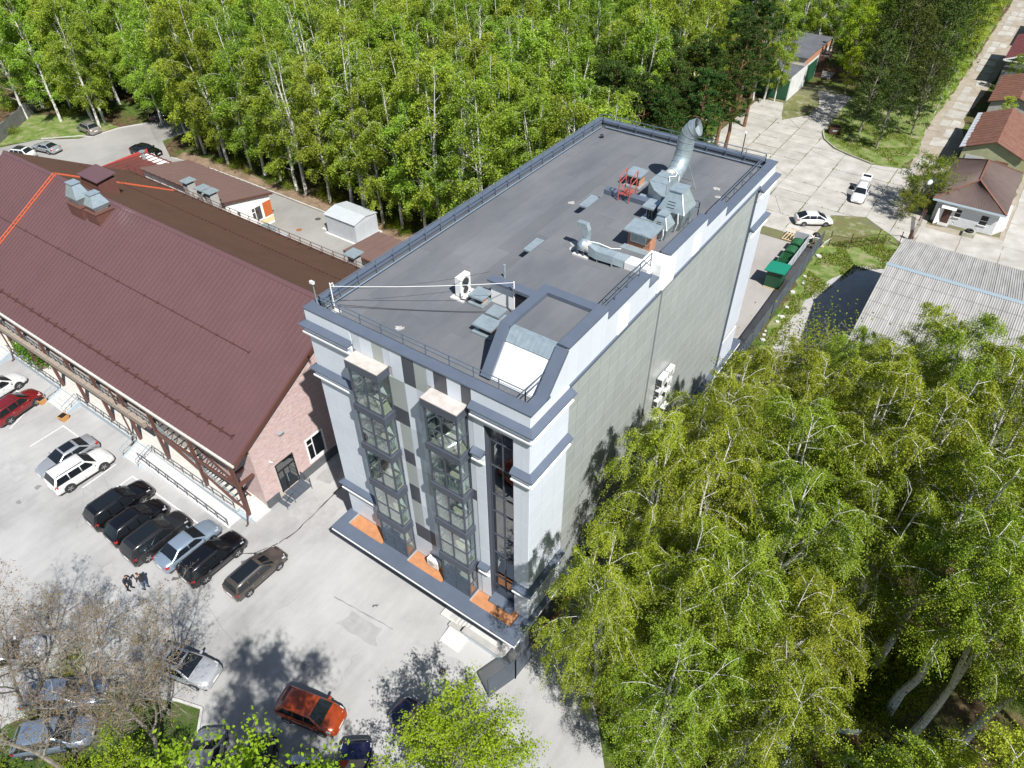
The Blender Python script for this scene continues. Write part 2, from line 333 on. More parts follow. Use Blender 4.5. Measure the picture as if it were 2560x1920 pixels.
for i in range(len(JX)-1):
    for j in range(len(JY)-1):
        # sometimes a cell is broken along a slanting crack
        cells = [(JX[i], JX[i+1], JY[j], JY[j+1])]
        if rr.random() < .4: c = rr.uniform(.35, .65); a, b, p, q = cells[0]; cells = [(a, b, p, p+(q-p)*c), (a, b, p+(q-p)*c, q)]
        for (a, b, p, q) in cells:
            P = clip_poly(list(APP), a, b, p, q)
            if len(P) < 3: continue
            area = abs(sum(P[k][0]*P[(k+1) % len(P)][1]-P[(k+1) % len(P)][0]*P[k][1] for k in range(len(P))))/2
            if area < .6: continue
            cx = sum(u for u, v in P)/len(P); cy = sum(v for u, v in P)/len(P)
            g = .05
            P = [(cx+(u-cx)*(1-g/max(.5, abs(u-cx)+.5))+rr.uniform(-.05, .05), cy+(v-cy)*(1-g/max(.5, abs(v-cy)+.5))+rr.uniform(-.05, .05)) for u, v in P]
            z1 = .034+rr.uniform(0, .018)
            # a wandering break through the bigger slabs
            pieces = [P]
            if area > 14 and rr.random() < .6:
                th = rr.uniform(0, math.pi); nx, ny = math.cos(th), math.sin(th); off = rr.uniform(-.6, .6)
                A, Bq = [], []
                for k in range(len(P)):
                    u, v = P[k], P[(k+1) % len(P)]; fu = (u[0]-cx)*nx+(u[1]-cy)*ny-off; fv = (v[0]-cx)*nx+(v[1]-cy)*ny-off
                    (A if fu >= 0 else Bq).append(u)
                    if (fu >= 0) != (fv >= 0):
                        t = fu/(fu-fv); w_ = (u[0]+(v[0]-u[0])*t, u[1]+(v[1]-u[1])*t)
                        A.append((w_[0]+nx*.02, w_[1]+ny*.02)); Bq.append((w_[0]-nx*.02, w_[1]-ny*.02))
                pieces = [q_ for q_ in (A, Bq) if len(q_) > 2]
            for Q in pieces: SLABS.append(MB().prism(Q, .008, z1+rr.uniform(0, .008)).build('slab', M_CSLAB, AP))
# broken concrete lane running away on the right
LANE = sheet('concrete_lane', rough_poly([(18.6,88),(24,80),(23,100),(21.2,112),(22.2,128),(22.6,150),(23,196),(17.5,196),(17.6,150),(17.6,125),(17.2,106),(17.6,95)], .2, 1.5, 21), .016, M_DIRT)
for j in range(24):
    y = 90+j*4.3; 
    for k in range(2):
        if rr.random() < .12: continue
        x0 = 18.6+k*1.35+rr.uniform(-.1, .1); wd = 1.25; ln = 4.1*rr.uniform(.75, 1)
        P = [(x0+rr.uniform(-.15,.15), y+rr.uniform(0,.4)), (x0+wd+rr.uniform(-.1,.1), y+rr.uniform(0,.4)), (x0+wd+rr.uniform(-.1,.1), y+ln-rr.uniform(0,.5)), (x0+wd*.5, y+ln+rr.uniform(-.2,.2)), (x0+rr.uniform(-.15,.15), y+ln-rr.uniform(0,.5))]
        MB().prism(P, .01, .05+rr.uniform(0,.02)).build('slab', M_CSLAB, LANE)
# guard-house yard: pale cracked concrete
YARD = sheet('concrete_yard', rough_poly([(22.5,67.5),(24,61),(48,61),(48,98),(31.5,98),(31.3,75),(23.4,73.6)], .2, 1.2, 17), .02, M_DIRT)
for (x0, x1, y0, y1) in ((23,27.4,61.5,66.6),(27.5,32.2,61.6,67),(32.3,37,61.5,67.2),(23.4,27.6,66.7,72.6),(27.7,32,67.1,74.3),(32.1,36.5,67.3,73),(36.6,42,67.3,74),(37.1,42,61.5,67.2),(31.9,36.3,73.1,79.5),(32,36.6,79.6,86),(36.5,42,74.1,80),(32,36.6,86.1,92)):
    MB().prism(rough_poly([(x0,y0),(x1,y0),(x1,y1),(x0,y1)], .07, 1.2, int(x0*9+y0)), .02, .05+rr.uniform(0,.02)).build('slab', M_CSLAB, YARD)
# kerbs: one stone after another
def kerb(name, pts, wd=.15, h=.12, ln=1.0, m=M_KERB):
    root = bpy.data.objects.new(name, None); COL.objects.link(root); kind(root, 'structure')
    for (a, b) in zip(pts[:-1], pts[1:]):
        d = math.hypot(b[0]-a[0], b[1]-a[1]); n = max(1, round(d/ln)); ux, uy = (b[0]-a[0])/d, (b[1]-a[1])/d
        for k in range(n):
            s0, s1 = d*k/n+.006, d*(k+1)/n-.006; j = rr.uniform(-.012, .012)
            P = [(a[0]+ux*s0-uy*(wd/2+j), a[1]+uy*s0+ux*(wd/2+j)), (a[0]+ux*s0+uy*(wd/2-j), a[1]+uy*s0-ux*(wd/2-j)), (a[0]+ux*s1+uy*(wd/2-j), a[1]+uy*s1-ux*(wd/2-j)), (a[0]+ux*s1-uy*(wd/2+j), a[1]+uy*s1+ux*(wd/2+j))]
            MB().prism(P[::-1], -.02, h+rr.uniform(-.012, .012)).build('kerb_stone', m, root)
    return root
kerb('kerb', [(-69.7,33.1),(-61.4,34.0),(-49,34.15),(-36,34.1),(-20,34.15)])
kerb('kerb', [(-91.8,26.0),(-88,29.9),(-86.2,30.8),(-85.9,34.9),(-83.8,38.9)])
kerb('kerb', [(-8.5,-21.5),(-6,-17.2),(-1.32,-14.84),(.40,-14.27),(1.35,-15.25),(5,-19)])
kerb('kerb', [(4.5,97.5),(4.6,94.7),(5.6,92.2),(7.8,89.75),(10,88.65),(13.5,87.4)], .14, .14, .9, M_CONC)
kerb('kerb', [(.9,100.4),(.95,105.2),(1.2,111)], .14, .14, 1.0, M_CONC)
# painted bay lines
def lines(name, segs, wd=.1, z=.0085):
    root = bpy.data.objects.new(name, None); COL.objects.link(root); kind(root, 'structure')
    for (a, b) in segs:
        d = math.hypot(b[0]-a[0], b[1]-a[1]); nx, ny = -(b[1]-a[1])/d*wd/2, (b[0]-a[0])/d*wd/2
        MB().quad((a[0]+nx,a[1]+ny,z),(a[0]-nx,a[1]-ny,z),(b[0]-nx,b[1]-ny,z),(b[0]+nx,b[1]+ny,z)).build('painted_line', M_LINE, root)
lines('bay_markings', [((-48,-5.7),(-36,-5.72)),((-30.12,-5.75),(-27.0,-5.74)),((-22.2,-5.73),(-22.1,-8.7)),((-30.05,-5.80),(-30.0,-8.7)),((-34.9,-5.8),(-33.5,-8.6)),((-20.0,-5.73),(-9.4,-5.62)),((-19.9,-5.8),(-19.9,-8.6)),((-38.2,-5.8),(-37.4,-8.6)),((-9.3,-5.7),(-9.25,-8.5))])
# wet crack and oil marks
def blot(name, pts, wd, seed, m=M_TAR, z=.0085):
    r = random.Random(seed); A, Bq = [], []
    for k, (x, y) in enumerate(pts):
        x2, y2 = pts[min(k+1, len(pts)-1)]; x1, y1 = pts[max(k-1, 0)]; d = math.hypot(x2-x1, y2-y1); nx, ny = -(y2-y1)/d, (x2-x1)/d; q = wd*r.uniform(.35, 1)
        A.append((x+nx*q, y+ny*q, z)); Bq.append((x-nx*q*r.uniform(.3,1), y-ny*q, z))
    mb = MB()
    for k in range(len(A)-1): mb.quad(Bq[k], Bq[k+1], A[k+1], A[k])
    return kind(mb.build(name, m), 'structure')
def wig(a, b, n, amp, seed):
    r = random.Random(seed); return [(a[0]+(b[0]-a[0])*k/n+r.uniform(-amp, amp), a[1]+(b[1]-a[1])*k/n+r.uniform(-amp, amp)) for k in range(n+1)]
blot('tar_crack', wig((-5.5,14),(-5.35,3.3),14,.06,1)+wig((-5.3,3.0),(-4.92,-1.9),12,.05,2)+wig((-4.95,-2.2),(-5.2,-3.4),5,.05,3), .075, 5)
blot('tar_crack', wig((-5.2,-3.4),(-6.0,-5.0),5,.04,4)+wig((-6.1,-5.1),(-7.2,-5.95),5,.04,5), .06, 6)
blot('wet_patch', wig((-9.0,-9.7),(-8.3,-9.0),4,.05,7)+wig((-8.2,-8.8),(-7.4,-8.2),4,.05,8), .26, 9, pm('damp_asphalt', (.10,.098,.09), .6, 0, .2, 4))
blot('wet_patch', wig((-6.1,-6.1),(-5.6,-4.6),5,.06,17), .16, 19, MATS['damp_asphalt'])
blot('asphalt_patch', wig((1.4,-4.2),(6.4,-3.7),14,.03,10), .05, 11, pm('old_seam', (.20,.2,.195), .9))
blot('oil_spot', wig((4.05,-3.2),(4.35,-3.0),4,.04,12), .14, 13, MATS['damp_asphalt'])
for k, (x0, x1, y0, y1) in enumerate(((-6.8,-3.4,-1.2,1.4),(3.0,6.2,-5.6,-4.2),(-30.5,-27,-11.5,-10),(-14,-11.2,-12.6,-11.2),(-7.6,-6.2,2.5,6.5),(8.2,12.4,-3.9,-2.9))):
    sheet('asphalt_patch', rough_poly([(x0,y0),(x1,y0+.3),(x1-.4,y1),(x0+.2,y1-.2)], .16, .4, 50+k), .0075, pm('asphalt_repair_%d' % (k % 3), [(.325,.321,.312),(.305,.301,.294),(.345,.341,.334)][k % 3], .9, 0, .12, 1.5, bump=.3, bscale=25))
for k in range(9):
    a = rr.uniform(-30,8); b = rr.uniform(-12.5,-9); sheet('asphalt_patch', rough_poly([(a,b),(a+rr.uniform(.25,.6),b),(a+rr.uniform(.2,.5),b+rr.uniform(.2,.5)),(a,b+.3)], .06, .2, 70+k), .0078, pm('dust_spot', (.235,.23,.222), .9, 0, .2, 6) if k % 2 else MATS['old_seam'])
for k in range(7): blot('hairline_crack', wig((rr.uniform(-32,8),rr.uniform(-13,-4)),(rr.uniform(-32,8),rr.uniform(-13,-4)),16,.18,90+k), .016, 95+k, MATS['old_seam'], .0082)
for k, (x, y, r_, m) in enumerate(((-38.76,29.22,.36,pm('rust_iron', (.30,.14,.06), .8, .3, .3, 8)),(-38.86,32.42,.36,pm('dark_iron', (.10,.085,.07), .8, .3, .2, 8)))):
    mb = MB(); mb.cyl(x, y, .0, .03, r_, 18); mb.cyl(x, y, .03, .04, r_*.86, 18)
    tag(mb.build('manhole_cover', m), ['rusty orange manhole cover in the rear yard','dark manhole cover in the rear yard near the grey metal box'][k], 'manhole')
# ================================================================ the office building
W, D = 14.6, 31.74
OB = thing('office_building', 'tall white, grey and dark panelled office block with flat grey roof and two glass bays', 'building')
UNIT = {}
def unit(m):
    if m.name not in UNIT: UNIT[m.name] = MB().box(0,1,0,1,0,1).mesh('piece', m)
    return UNIT[m.name]
def piece(name, m, parent, x0, x1, y0, y1, z0, z1):
    return link(name, unit(m), parent, (x0, y0, z0), 0, (x1-x0, y1-y0, z1-z0))
def sweep(path, prof, closed_prof=True, mi=0, mb=None):
    """sweep a (outset, z) profile along a plan path; the outside is on the right of the direction of travel"""
    mb = mb or MB(); n = len(path); rings = []
    for k, p in enumerate(path):
        def nrm(a, b): d = math.hypot(b[0]-a[0], b[1]-a[1]); return ((b[1]-a[1])/d, -(b[0]-a[0])/d)
        n1 = nrm(path[k-1], p) if k > 0 else nrm(p, path[1]); n2 = nrm(p, path[k+1]) if k < n-1 else n1
        s = 1+n1[0]*n2[0]+n1[1]*n2[1]; mx, my = (n1[0]+n2[0])/s, (n1[1]+n2[1])/s
        i = len(mb.v); mb.v += [(p[0]+mx*o, p[1]+my*o, z) for o, z in prof]; rings.append(i)
    q = len(prof)
    for a, b in zip(rings[:-1], rings[1:]):
        for k in range(q if closed_prof else q-1): mb.f.append((a+k, b+k, b+(k+1) % q, a+(k+1) % q)); mb.m.append(mi)
    if closed_prof:
        mb.f.append(tuple(rings[0]+k for k in range(q))); mb.m.append(mi); mb.f.append(tuple(rings[-1]+k for k in range(q))[::-1]); mb.m.append(mi)
    return mb
M_INT = pm('interior_wall', (.46,.44,.40), .8, 0, .1, 1)
M_FLOORI = pm('interior_floor', (.66,.59,.46), .5, 0, .1, 2)
DECK = 20.85
BAYS = [(3.65, 5.77), (8.78, 10.9)]
GX = 14.46                     # plane of the grey side wall behind the pilasters
# walls: plan with notches behind the bays and the stair glazing
plan = [(.03,.03)]
for a, b in BAYS: plan += [(a+.06,.03),(a+.06,2.2),(b-.06,2.2),(b-.06,.03)]
plan += [(11.92,.03),(11.92,.42),(13.64,.42),(13.64,.03),(W-.03,.03),(W-.03,3.37),(GX-.03,3.37),(GX-.03,28.68),(W-.03,28.68),(W-.03,D-.03),(.03,D-.03)]
MB().prism(plan, 4.15, 19.6).build('wall', M_INT, OB)
MB().prism([(.03,.03),(W-.03,.03),(W-.03,3.37),(GX-.03,3.37),(GX-.03,28.68),(W-.03,28.68),(W-.03,D-.03),(.03,D-.03)], 19.6, DECK).build('wall', M_INT, OB)
MB().prism([(.05,.6),(W-.05,.6),(W-.05,D-.05),(.05,D-.05)], 0, 4.15).build('ground_floor_wall', pm('plinth_dark', (.06,.065,.075), .5, 0, .1, 2), OB)
# roof deck of felt strips
DK = MB().box(.3, W-.3, .3, D-.3, DECK-.02, DECK+.004).build('roof_deck', M_ROOFELT, OB)
M_FELT2 = pm('roof_felt_strip', (.094,.102,.115), .9, 0, .2, .35, col2=(.152,.157,.164), bump=.35, bscale=30, rand=.08, stretch=(1,.4,1))
fx = .55; k = 0
while fx < 13.9:
    x1 = min(fx+.98, 14.0); ys = .55+(k % 3)*2.7; y = .55
    while y < 30.9:
        y2 = min(30.95, (ys if y == .55 and ys > 1 else y+8.2))
        inside = (fx > 7.4 and y > 6.4 and y2 < 19.4)
        if not inside: piece('felt_strip', M_FELT2, DK, fx+.009, x1-.009, y, y2-.02, DECK+.004, DECK+.010+.003*((k+int(y)) % 2))
        y = y2
    fx = x1; k += 1
# parapet: front, left and back (upstand + cap)
MB().box(.03,.5,.03,D-.03,DECK-.1,21.22).build('parapet', M_ROOFELT, OB)
MB().box(.5,W-.5,.03,.5,DECK-.1,21.22).build('parapet', M_ROOFELT, OB)
MB().box(.5,W-.5,D-.5,D-.03,DECK-.1,21.22).build('parapet', M_ROOFELT, OB)
capP = lambda z: [(.07,z-.09),(.07,z),(-.56,z+.03),(-.56,z-.09)]
sweep([(W-.2,D),(.0,D),(.0,.0),(W,.0),(W,1.55)][::1], capP(21.36)).build('parapet_cap', M_TRIM, OB)
# right-hand parapet steps: (y0,y1,top)
STEPS = [(0,1.55,21.36),(3.02,6.78,23.22),(6.78,11.4,22.66),(11.4,12.5,21.95),(13.75,19.0,22.74),(19.0,22.25,22.16),(22.25,31.70,21.40)]
for (a, b, t) in STEPS:
    if a > 0: MB().box(GX-.42 if a > 12 else W-.5, W-.06, a+(.03 if a > .1 else 0), b-.03 if b < 31 else D-.04, DECK-.1, t-.1).build('parapet', M_ROOFELT, OB)
    if a > 0: sweep([(W,a),(W,b)], capP(t)).build('parapet_cap', M_TRIM, OB)
    if a > 0:
        # white band of panels between the ledge and the cap, one panel after another
        y = a
        while y < b-.05:
            y2 = min(b, y+1.1) if b-(y+1.1) > .3 else b
            lo = 20.72
            if t-.1 > lo+.1: piece('cladding_panel', M_WHITE, OB, W-.06, W+.0, y+.006, y2-.006, lo, t-.1)
            y = y2
piece('bright_panel', M_WPAINT, OB, W, W+.05, 8.05, 9.15, 20.74, 22.1); piece('bright_panel', M_WPAINT, OB, W, W+.05, 17.3, 18.25, 20.8, 21.95)
piece('duct_casing', M_WPAINT, OB, 13.5, W+.06, 12.52, 13.72, 20.8, 22.62)
piece('duct_casing', M_WPAINT, OB, W+.0, W+.1, 13.1, 14.6, 20.66, 22.3)
# front corner to penthouse: white triangle panel and slope cap
MB().prism([(0,20.7),(3.03,20.7),(3.03,23.1),(1.5,21.27),(0,21.27)], W-.06, W, axis='x').build('cladding_panel', M_WHITE, OB)
for (xa, xb) in ((W-.56, W+.07), (10.86, 11.42)):
    MB().hull8([(xa,1.28,20.92 if xa < 12 else 21.27),(xb,1.28,20.92 if xa < 12 else 21.27),(xb,3.0,23.05),(xa,3.0,23.05),(xa,1.2,21.05 if xa < 12 else 21.37),(xb,1.2,21.05 if xa < 12 else 21.37),(xb,2.9,23.21),(xa,2.9,23.21)]).build('slope_cap', M_TRIM, OB)
# penthouse over the stair
PH = MB()
PH.box(10.92, W-.1, 3.0, 6.72, DECK, 22.95).build('penthouse', M_WHITE, OB)
MB().prism([(1.42,DECK+.01),(3.0,22.94),(3.02,DECK+.01)], 10.95, W-.1, axis='x').build('penthouse_flank', M_WHITE, OB)
MB().box(11.4,14.05,3.0,6.2,22.95,22.99).build('penthouse_roof', M_FELT2, OB)
for i, (x0, x1, y0, y1) in enumerate(((10.88,11.42,2.9,6.78),(11.42,14.03,6.2,6.78))): piece('parapet_cap', M_TRIM, OB, x0, x1, y0, y1, 22.9, 23.22)
for i in range(3): piece('felt_strip', M_FELT2, OB, 11.43+i*.87, 11.43+i*.87+.862, 3.03, 6.19, 22.99, 22.995+.002*i)
# the white standing-seam slope
SL = MB().prism([(1.45,DECK+.06),(1.42,DECK+.1),(3.0,22.99),(3.1,22.96)], 11.42, 14.03, axis='x').build('sloped_roof', M_WPAINT, OB)
for i in range(10):
    x = 11.43+i*.26
    MB().hull8([(x+.01,1.44,DECK+.10),(x+.25,1.44,DECK+.10),(x+.25,2.86,22.79),(x+.01,2.86,22.79),(x+.01,1.42,DECK+.125),(x+.25,1.42,DECK+.125),(x+.25,2.84,22.815),(x+.01,2.84,22.815)]).build('roof_sheet', M_WPAINT, SL)
for i in range(10):
    x = 11.43+i*.26
    MB().prism([(2.56,22.50),(2.98,23.0),(3.3,23.0),(3.3,23.03),(2.96,23.04),(2.53,22.53)], x+.004, x+.256, axis='x').build('ridge_flashing', M_GALV, SL)
# raised plant-room block on the right half of the roof
RZ = 22.2
RB = MB().box(7.6, 14.0, 6.76, 19.1, DECK, RZ).build('raised_roof_block', M_ROOFELT, OB)
for i in range(6):
    x0 = 7.66+i*1.06; y = 6.9
    for y2 in ((11+(i % 3)*.9), 15.2+(i % 2)*1.1, 19.0):
        piece('felt_strip', M_FELT2, RB, x0+.008, min(x0+1.05, 13.98), y, y2-.02, RZ, RZ+.006+.003*(i % 2)); y = y2
MB().box(7.5,10.9,6.68,6.76,DECK,22.28).build('white_wall', M_WPAINT, OB)
MB().prism([(6.45,22.26),(6.45,22.38),(6.98,22.42),(6.98,22.26)], 7.42, 10.87, axis='x').build('parapet_cap', M_TRIM, OB)
MB().box(9.15,9.95,6.62,6.69,DECK,22.0).build('roof_door', M_BLACK, OB)
MB().prism([(18.85,22.2),(18.85,22.52),(19.35,22.55),(19.35,22.2)], 7.55, 11.9, axis='x').build('parapet_cap', M_TRIM, OB)
# ---- grey cladding of the right wall, panel by panel
cols = [3.42+i*(28.63-3.42)/23 for i in range(24)]; rows = [20.56-i*1.07 for i in range(15)]+[4.4]
low = MB(); cnt = 0
for j in range(15):
    for i in range(23):
        if i == 9: pass
        a, b = cols[i]+.013, cols[i+1]-.013; z1, z0 = rows[j]-.016, rows[j+1]+.016
        if j < 12: piece('cladding_panel', M_GREY, OB, GX-.03, GX+.02, a, b, z0, z1)
        else: low.box(GX-.03, GX+.02, a, b, z0, z1)
kind(low.build('lower_cladding', M_GREY, OB), 'stuff')
piece('expansion_joint', pm('joint_grey', (.17,.18,.175), .5), OB, GX+.02, GX+.03, 13.62, 13.86, 4.5, 20.5)
for (a, b, z) in ((3.3,13.55,20.64),(13.55,28.63,20.66)): MB().prism([(a,z-.08),(b,z-.08),(b,z+.1),(a,z+.1)], GX-.02, W+.10, axis='x').build('ledge', M_TRIM, OB)
# pilaster returns (dark edge strips)
for y0, y1 in ((3.37,3.44),(28.60,28.67)): piece('edge_strip', M_TRIM, OB, GX-.02, W+.03, y0, y1, 4.4, 20.2)
# ---- white pilaster panels
def grid_front(x0, x1, nc, zs, y0=-.05, m=M_WHITE):
    for i in range(nc):
        a, b = x0+(x1-x0)*i/nc, x0+(x1-x0)*(i+1)/nc
        for z1, z0 in zip(zs[:-1], zs[1:]): piece('cladding_panel', m, OB, a+.006, b-.006, y0, .03, z0+.006, z1-.006)
def grid_side(y0, y1, nc, zs, m=M_WHITE, x0=W-.03, x1=W+.05):
    for i in range(nc):
        a, b = y0+(y1-y0)*i/nc, y0+(y1-y0)*(i+1)/nc
        for z1, z0 in zip(zs[:-1], zs[1:]): piece('cladding_panel', m, OB, x0, x1, a+.006, b-.006, z0+.006, z1-.006)
Z3 = [21.27,20.35]; ZA = [19.5,18.35,17.2]; ZB = [16.6,15.5,14.4,13.3,12.2,11.1,10.0,8.9,7.2]; ZC = [6.7,5.5,4.2]
for zs in (Z3, ZA, ZB, ZC): grid_front(.0, 3.36, 3, zs)
for zs in (Z3,): grid_front(11.24, 14.62, 4, zs)
for zs in (ZA, ZB, ZC): grid_front(11.26, 11.92, 1, zs); grid_front(13.66, 14.62, 2 if zs is not ZC else 2, zs)
for zs in ([20.7,20.35], ZA, ZB, ZC): grid_side(.0, 3.4, 3, zs); grid_side(28.65, 31.72, 3, zs)
piece('lintel', M_WHITE, OB, 11.92, 13.66, -.05, .42, 19.28, 19.6)
piece('white_edge', M_WHITE2, OB, 10.96, 11.24, -.045, .03, 13.9, 19.4)
# cornices: sloped blue-grey cap, white bed mouldings below
def cornice(path, z, deep=.36):
    sweep(path, [(.0,z),(.0,z-.12),(.05,z-.30),(deep,z-.30),(deep,z-.22)]).build('cornice', M_TRIM, OB)
    sweep(path, [(.05,z-.36),(deep-.05,z-.36),(deep-.05,z-.302),(.05,z-.302)]).build('cornice_bed', M_WPAINT, OB)
    sweep(path, [(.0,z-.37),(.14,z-.37),(.14,z-.72),(.0,z-.72)]).build('frieze', M_WHITE, OB)
    sweep(path, [(.0,z-.73),(.24,z-.73),(.24,z-.83),(.16,z-.95),(.0,z-1.06)]).build('moulding', M_WPAINT, OB)
o = .05
LP = [(-.0,3.4),(-.0,-o),(3.38,-o)]; RP = [(11.24,-o),(W+o,-o),(W+o,3.42)]; RP2 = [(13.64,-o),(W+o,-o),(W+o,3.42)]; SP = [(11.22,-o),(11.94,-o)]; BP = [(W+o,28.62),(W+o,D+o),(11,D+o)]
cornice(LP, 20.58); cornice(RP, 20.58); cornice(BP, 20.58)
for z in (17.45, 7.5):
    cornice(LP, z, .34); cornice(RP2, z, .34); cornice(SP, z, .34)
    if z > 10: cornice(BP, z, .34)
# ---- coloured panels of the centre section
cx = [3.40,3.96,4.83,5.57,6.06,6.86,7.66,8.47,8.92,9.75,10.61,11.24]
cz = [21.27,19.39,17.3,16.14,14.06,12.98,11.09,9.6,7.32,5.96,4.22]
CC = {0:'lwglwdgldwd',1:'lwgggwlllwd',2:'lwlddwllwwd',3:'lwlwglwlwwd',4:'lwlldwllwwd',5:'lwlwglglwwl',6:'lwlwdwllwwl',7:'lwlwglwlwwl',8:'lwlwddllwwl',9:'lwllllwlwwl'}
PMAP = {'l': M_WHITE2, 'w': M_WHITE, 'g': M_GREY, 'd': M_DARKP}
def in_bay(a, b, z1): return z1 <= 20.0 and any(a >= p-.35 and b <= q+.35 for p, q in BAYS)
for j in range(10):
    for i in range(11):
        a, b, z1, z0 = cx[i], cx[i+1], cz[j], cz[j+1]
        if j > 0:
            for p, q in BAYS:       # cut back at the bays
                if a < q and b > p:
                    if a < p and b <= q: b = p-.01
                    elif a >= p and b > q: a = q+.01
                    else: a = b
        if b-a < .04: continue
        if j == 0: z0 = cz[1] if not any(a < q and b > p for p, q in BAYS) else 20.05
        piece('cladding_panel', PMAP[CC[j][i]], OB, a+.005, b-.005, -.015, .03, z0+.005, z1-.005)
# ---- glass bays
BANDS = [(19.48,19.98),(16.42,16.9),(13.36,13.84),(10.16,10.7),(6.76,7.36)]
M_RAILW = pm('rail_white', (.72,.73,.73), .5)
M_CURT = pm('blind_fabric', (.55,.53,.48), .8, 0, .1, 4)
def bay(x0, x1, seed):
    r = random.Random(seed)
    bw = bpy.data.objects.new('bay_window', None); COL.objects.link(bw); bw.parent = OB
    yf = -.80
    piece('bay_roof', pm('bay_roof_white', (.40,.355,.315), .75, 0, .12, 2.2, col2=(.52,.49,.46)), bw, x0-.07, x1+.07, yf-.09, .0, 19.98, 20.03)
    lo = 4.22
    for k, (b0, b1) in enumerate(BANDS):
        mb = MB(); e = .10
        mb.prism([(x0-e,.0),(x0-e,yf-e),(x1+e,yf-e),(x1+e,.0),(x1-.02,.0),(x1-.02,yf+.02),(x0+.02,yf+.02),(x0+.02,.0)], b0, b1); mb.build('band', M_FRAME, bw)
        if k > 0: piece('floor_slab', M_FLOORI, bw, x0+.07, x1-.07, yf+.03, 2.18, b0+.1, b1-.05)
    piece('floor_slab', M_FLOORI, bw, x0+.05, x1-.05, yf+.03, 2.18, lo-.02, lo+.06)
    piece('bay_plinth', M_FRAME, bw, x0-.02, x1+.02, yf-.03, 0, 4.2, 4.34)
    tops = [b[0] for b in BANDS]; bots = [b[1] for b in BANDS[1:]]+[4.34]
    xm = (x0+x1)/2+.0
    for lv, (zt, zb) in enumerate(zip(tops, bots)):
        tr = zb+(zt-zb)*.46
        fr = MB()
        for x in (x0+.05, x1-.05): fr.box(x-.05, x+.05, yf-.02, yf+.08, zb, zt)
        fr.box(xm-.045, xm+.045, yf-.02, yf+.05, zb, zt)
        fr.box(x0+.1, xm-.045, yf-.015, yf+.045, tr-.035, tr+.035); fr.box(xm+.045, x1-.1, yf-.015, yf+.045, tr-.035, tr+.035)
        fr.box(x0+.1, x1-.1, yf-.012, yf+.04, zb, zb+.05); fr.box(x0+.1, x1-.1, yf-.012, yf+.04, zt-.05, zt)
        for xs in (x0+.03, x1-.03):
            fr.box(xs-.03, xs+.03, yf+.08, -.0, tr-.035, tr+.035); fr.box(xs-.03, xs+.03, -.07, .02, zb, zt); fr.box(xs-.028, xs+.028, yf+.08, -.07, zb, zb+.05)
        fr.build('frame', M_FRAME, bw)
        for (a, b) in ((x0+.1, xm-.045), (xm+.045, x1-.1)):
            for (p, q) in ((zb+.05, tr-.035), (tr+.035, zt-.05)): piece('pane', M_GLASS, bw, a, b, yf+.008, yf+.016, p, q)
        for xs in (x0+.03, x1-.03):
            for (p, q) in ((zb+.05, tr-.035), (tr+.035, zt)): piece('pane', M_GLASS, bw, xs-.005, xs+.005, yf+.08, -.07, p, q)
        if 0 < lv < 4:
            rl = MB(); n = 9
            for i in range(n):
                xa = x0+.16+(x1-x0-.32)*i/n; xb = x0+.16+(x1-x0-.32)*(i+1)/n
                rl.bar((xa,yf+.14,zb+.12),((xa+xb)/2,yf+.14,tr-.12),.03); rl.bar(((xa+xb)/2,yf+.14,tr-.12),(xb,yf+.14,zb+.12),.03)
            rl.bar((x0+.14,yf+.14,tr-.1),(x1-.14,yf+.14,tr-.1),.05); rl.bar((x0+.14,yf+.14,zb+.1),(x1-.14,yf+.14,zb+.1),.04)
            for xs in (x0+.13, x1-.13):
                for i in range(4):
                    ya = yf+.18+.55*i/4; yb = yf+.18+.55*(i+1)/4
                    rl.bar((xs,ya,zb+.12),(xs,(ya+yb)/2,tr-.12),.03); rl.bar((xs,(ya+yb)/2,tr-.12),(xs,yb,zb+.12),.03)
                rl.bar((xs,yf+.14,tr-.1),(xs,-.05,tr-.1),.05)
            kind(rl.build('balustrade', M_RAILW, bw), 'stuff')
        if lv in (1, 2, 3): piece('blind', M_CURT, bw, x0+.2+r.uniform(0,.5), x0+.9+r.uniform(0,.9), .9, .95, zt-1.5, zt)
        if lv < 4: piece('worktop', M_WPAINT, bw, x0+.35+r.uniform(0,.3), x1-.35, .2, .85, zb+.55, zb+.62)
    return bw
bay(*BAYS[0], 1); bay(*BAYS[1], 2)
# ---- stair glazing in its recess
SG = bpy.data.objects.new('stair_glazing', None); COL.objects.link(SG); SG.parent = OB
yg = .34; TZ = [4.35,5.3,6.3,8.7,10.4,12.5,13.9,16.2,18.05,19.28]; XC = [11.99,12.78,13.60]
fr = MB()
for x in XC: fr.box(x-.04, x+.04, yg-.05, yg+.05, 4.3, 19.28)
for z in TZ: fr.box(XC[0], XC[-1], yg-.045, yg+.045, z-.04, z+.04)
fr.build('frame', M_FRAME, SG)
for i in range(2):
    for z0, z1 in zip(TZ[:-1], TZ[1:]): piece('pane', M_DGLASS, SG, XC[i]+.04, XC[i+1]-.04, yg-.006, yg+.004, z0+.04, z1-.04)
piece('reveal', M_FRAME, SG, 11.925, 11.95, -.02, .4, 4.3, 19.27); piece('reveal', M_FRAME, SG, 13.615, 13.638, -.02, .4, 4.3, 19.27)
piece('stair_back', pm('stair_dark', (.05,.05,.05), .8, 0, .3, .8, col2=(.14,.13,.12)), SG, 11.95, 13.61, .40, .415, 4.3, 19.25)
for i, z in enumerate((5.6, 9.4, 12.0, 15.2)): piece('stair_flight', [pm('stair_red',(.22,.05,.04),.6), M_CONC, pm('stair_brick',(.30,.14,.08),.8)][i % 3], SG, 12.05+.3*(i % 2), 13.4, .36, .395, z, z+.5)
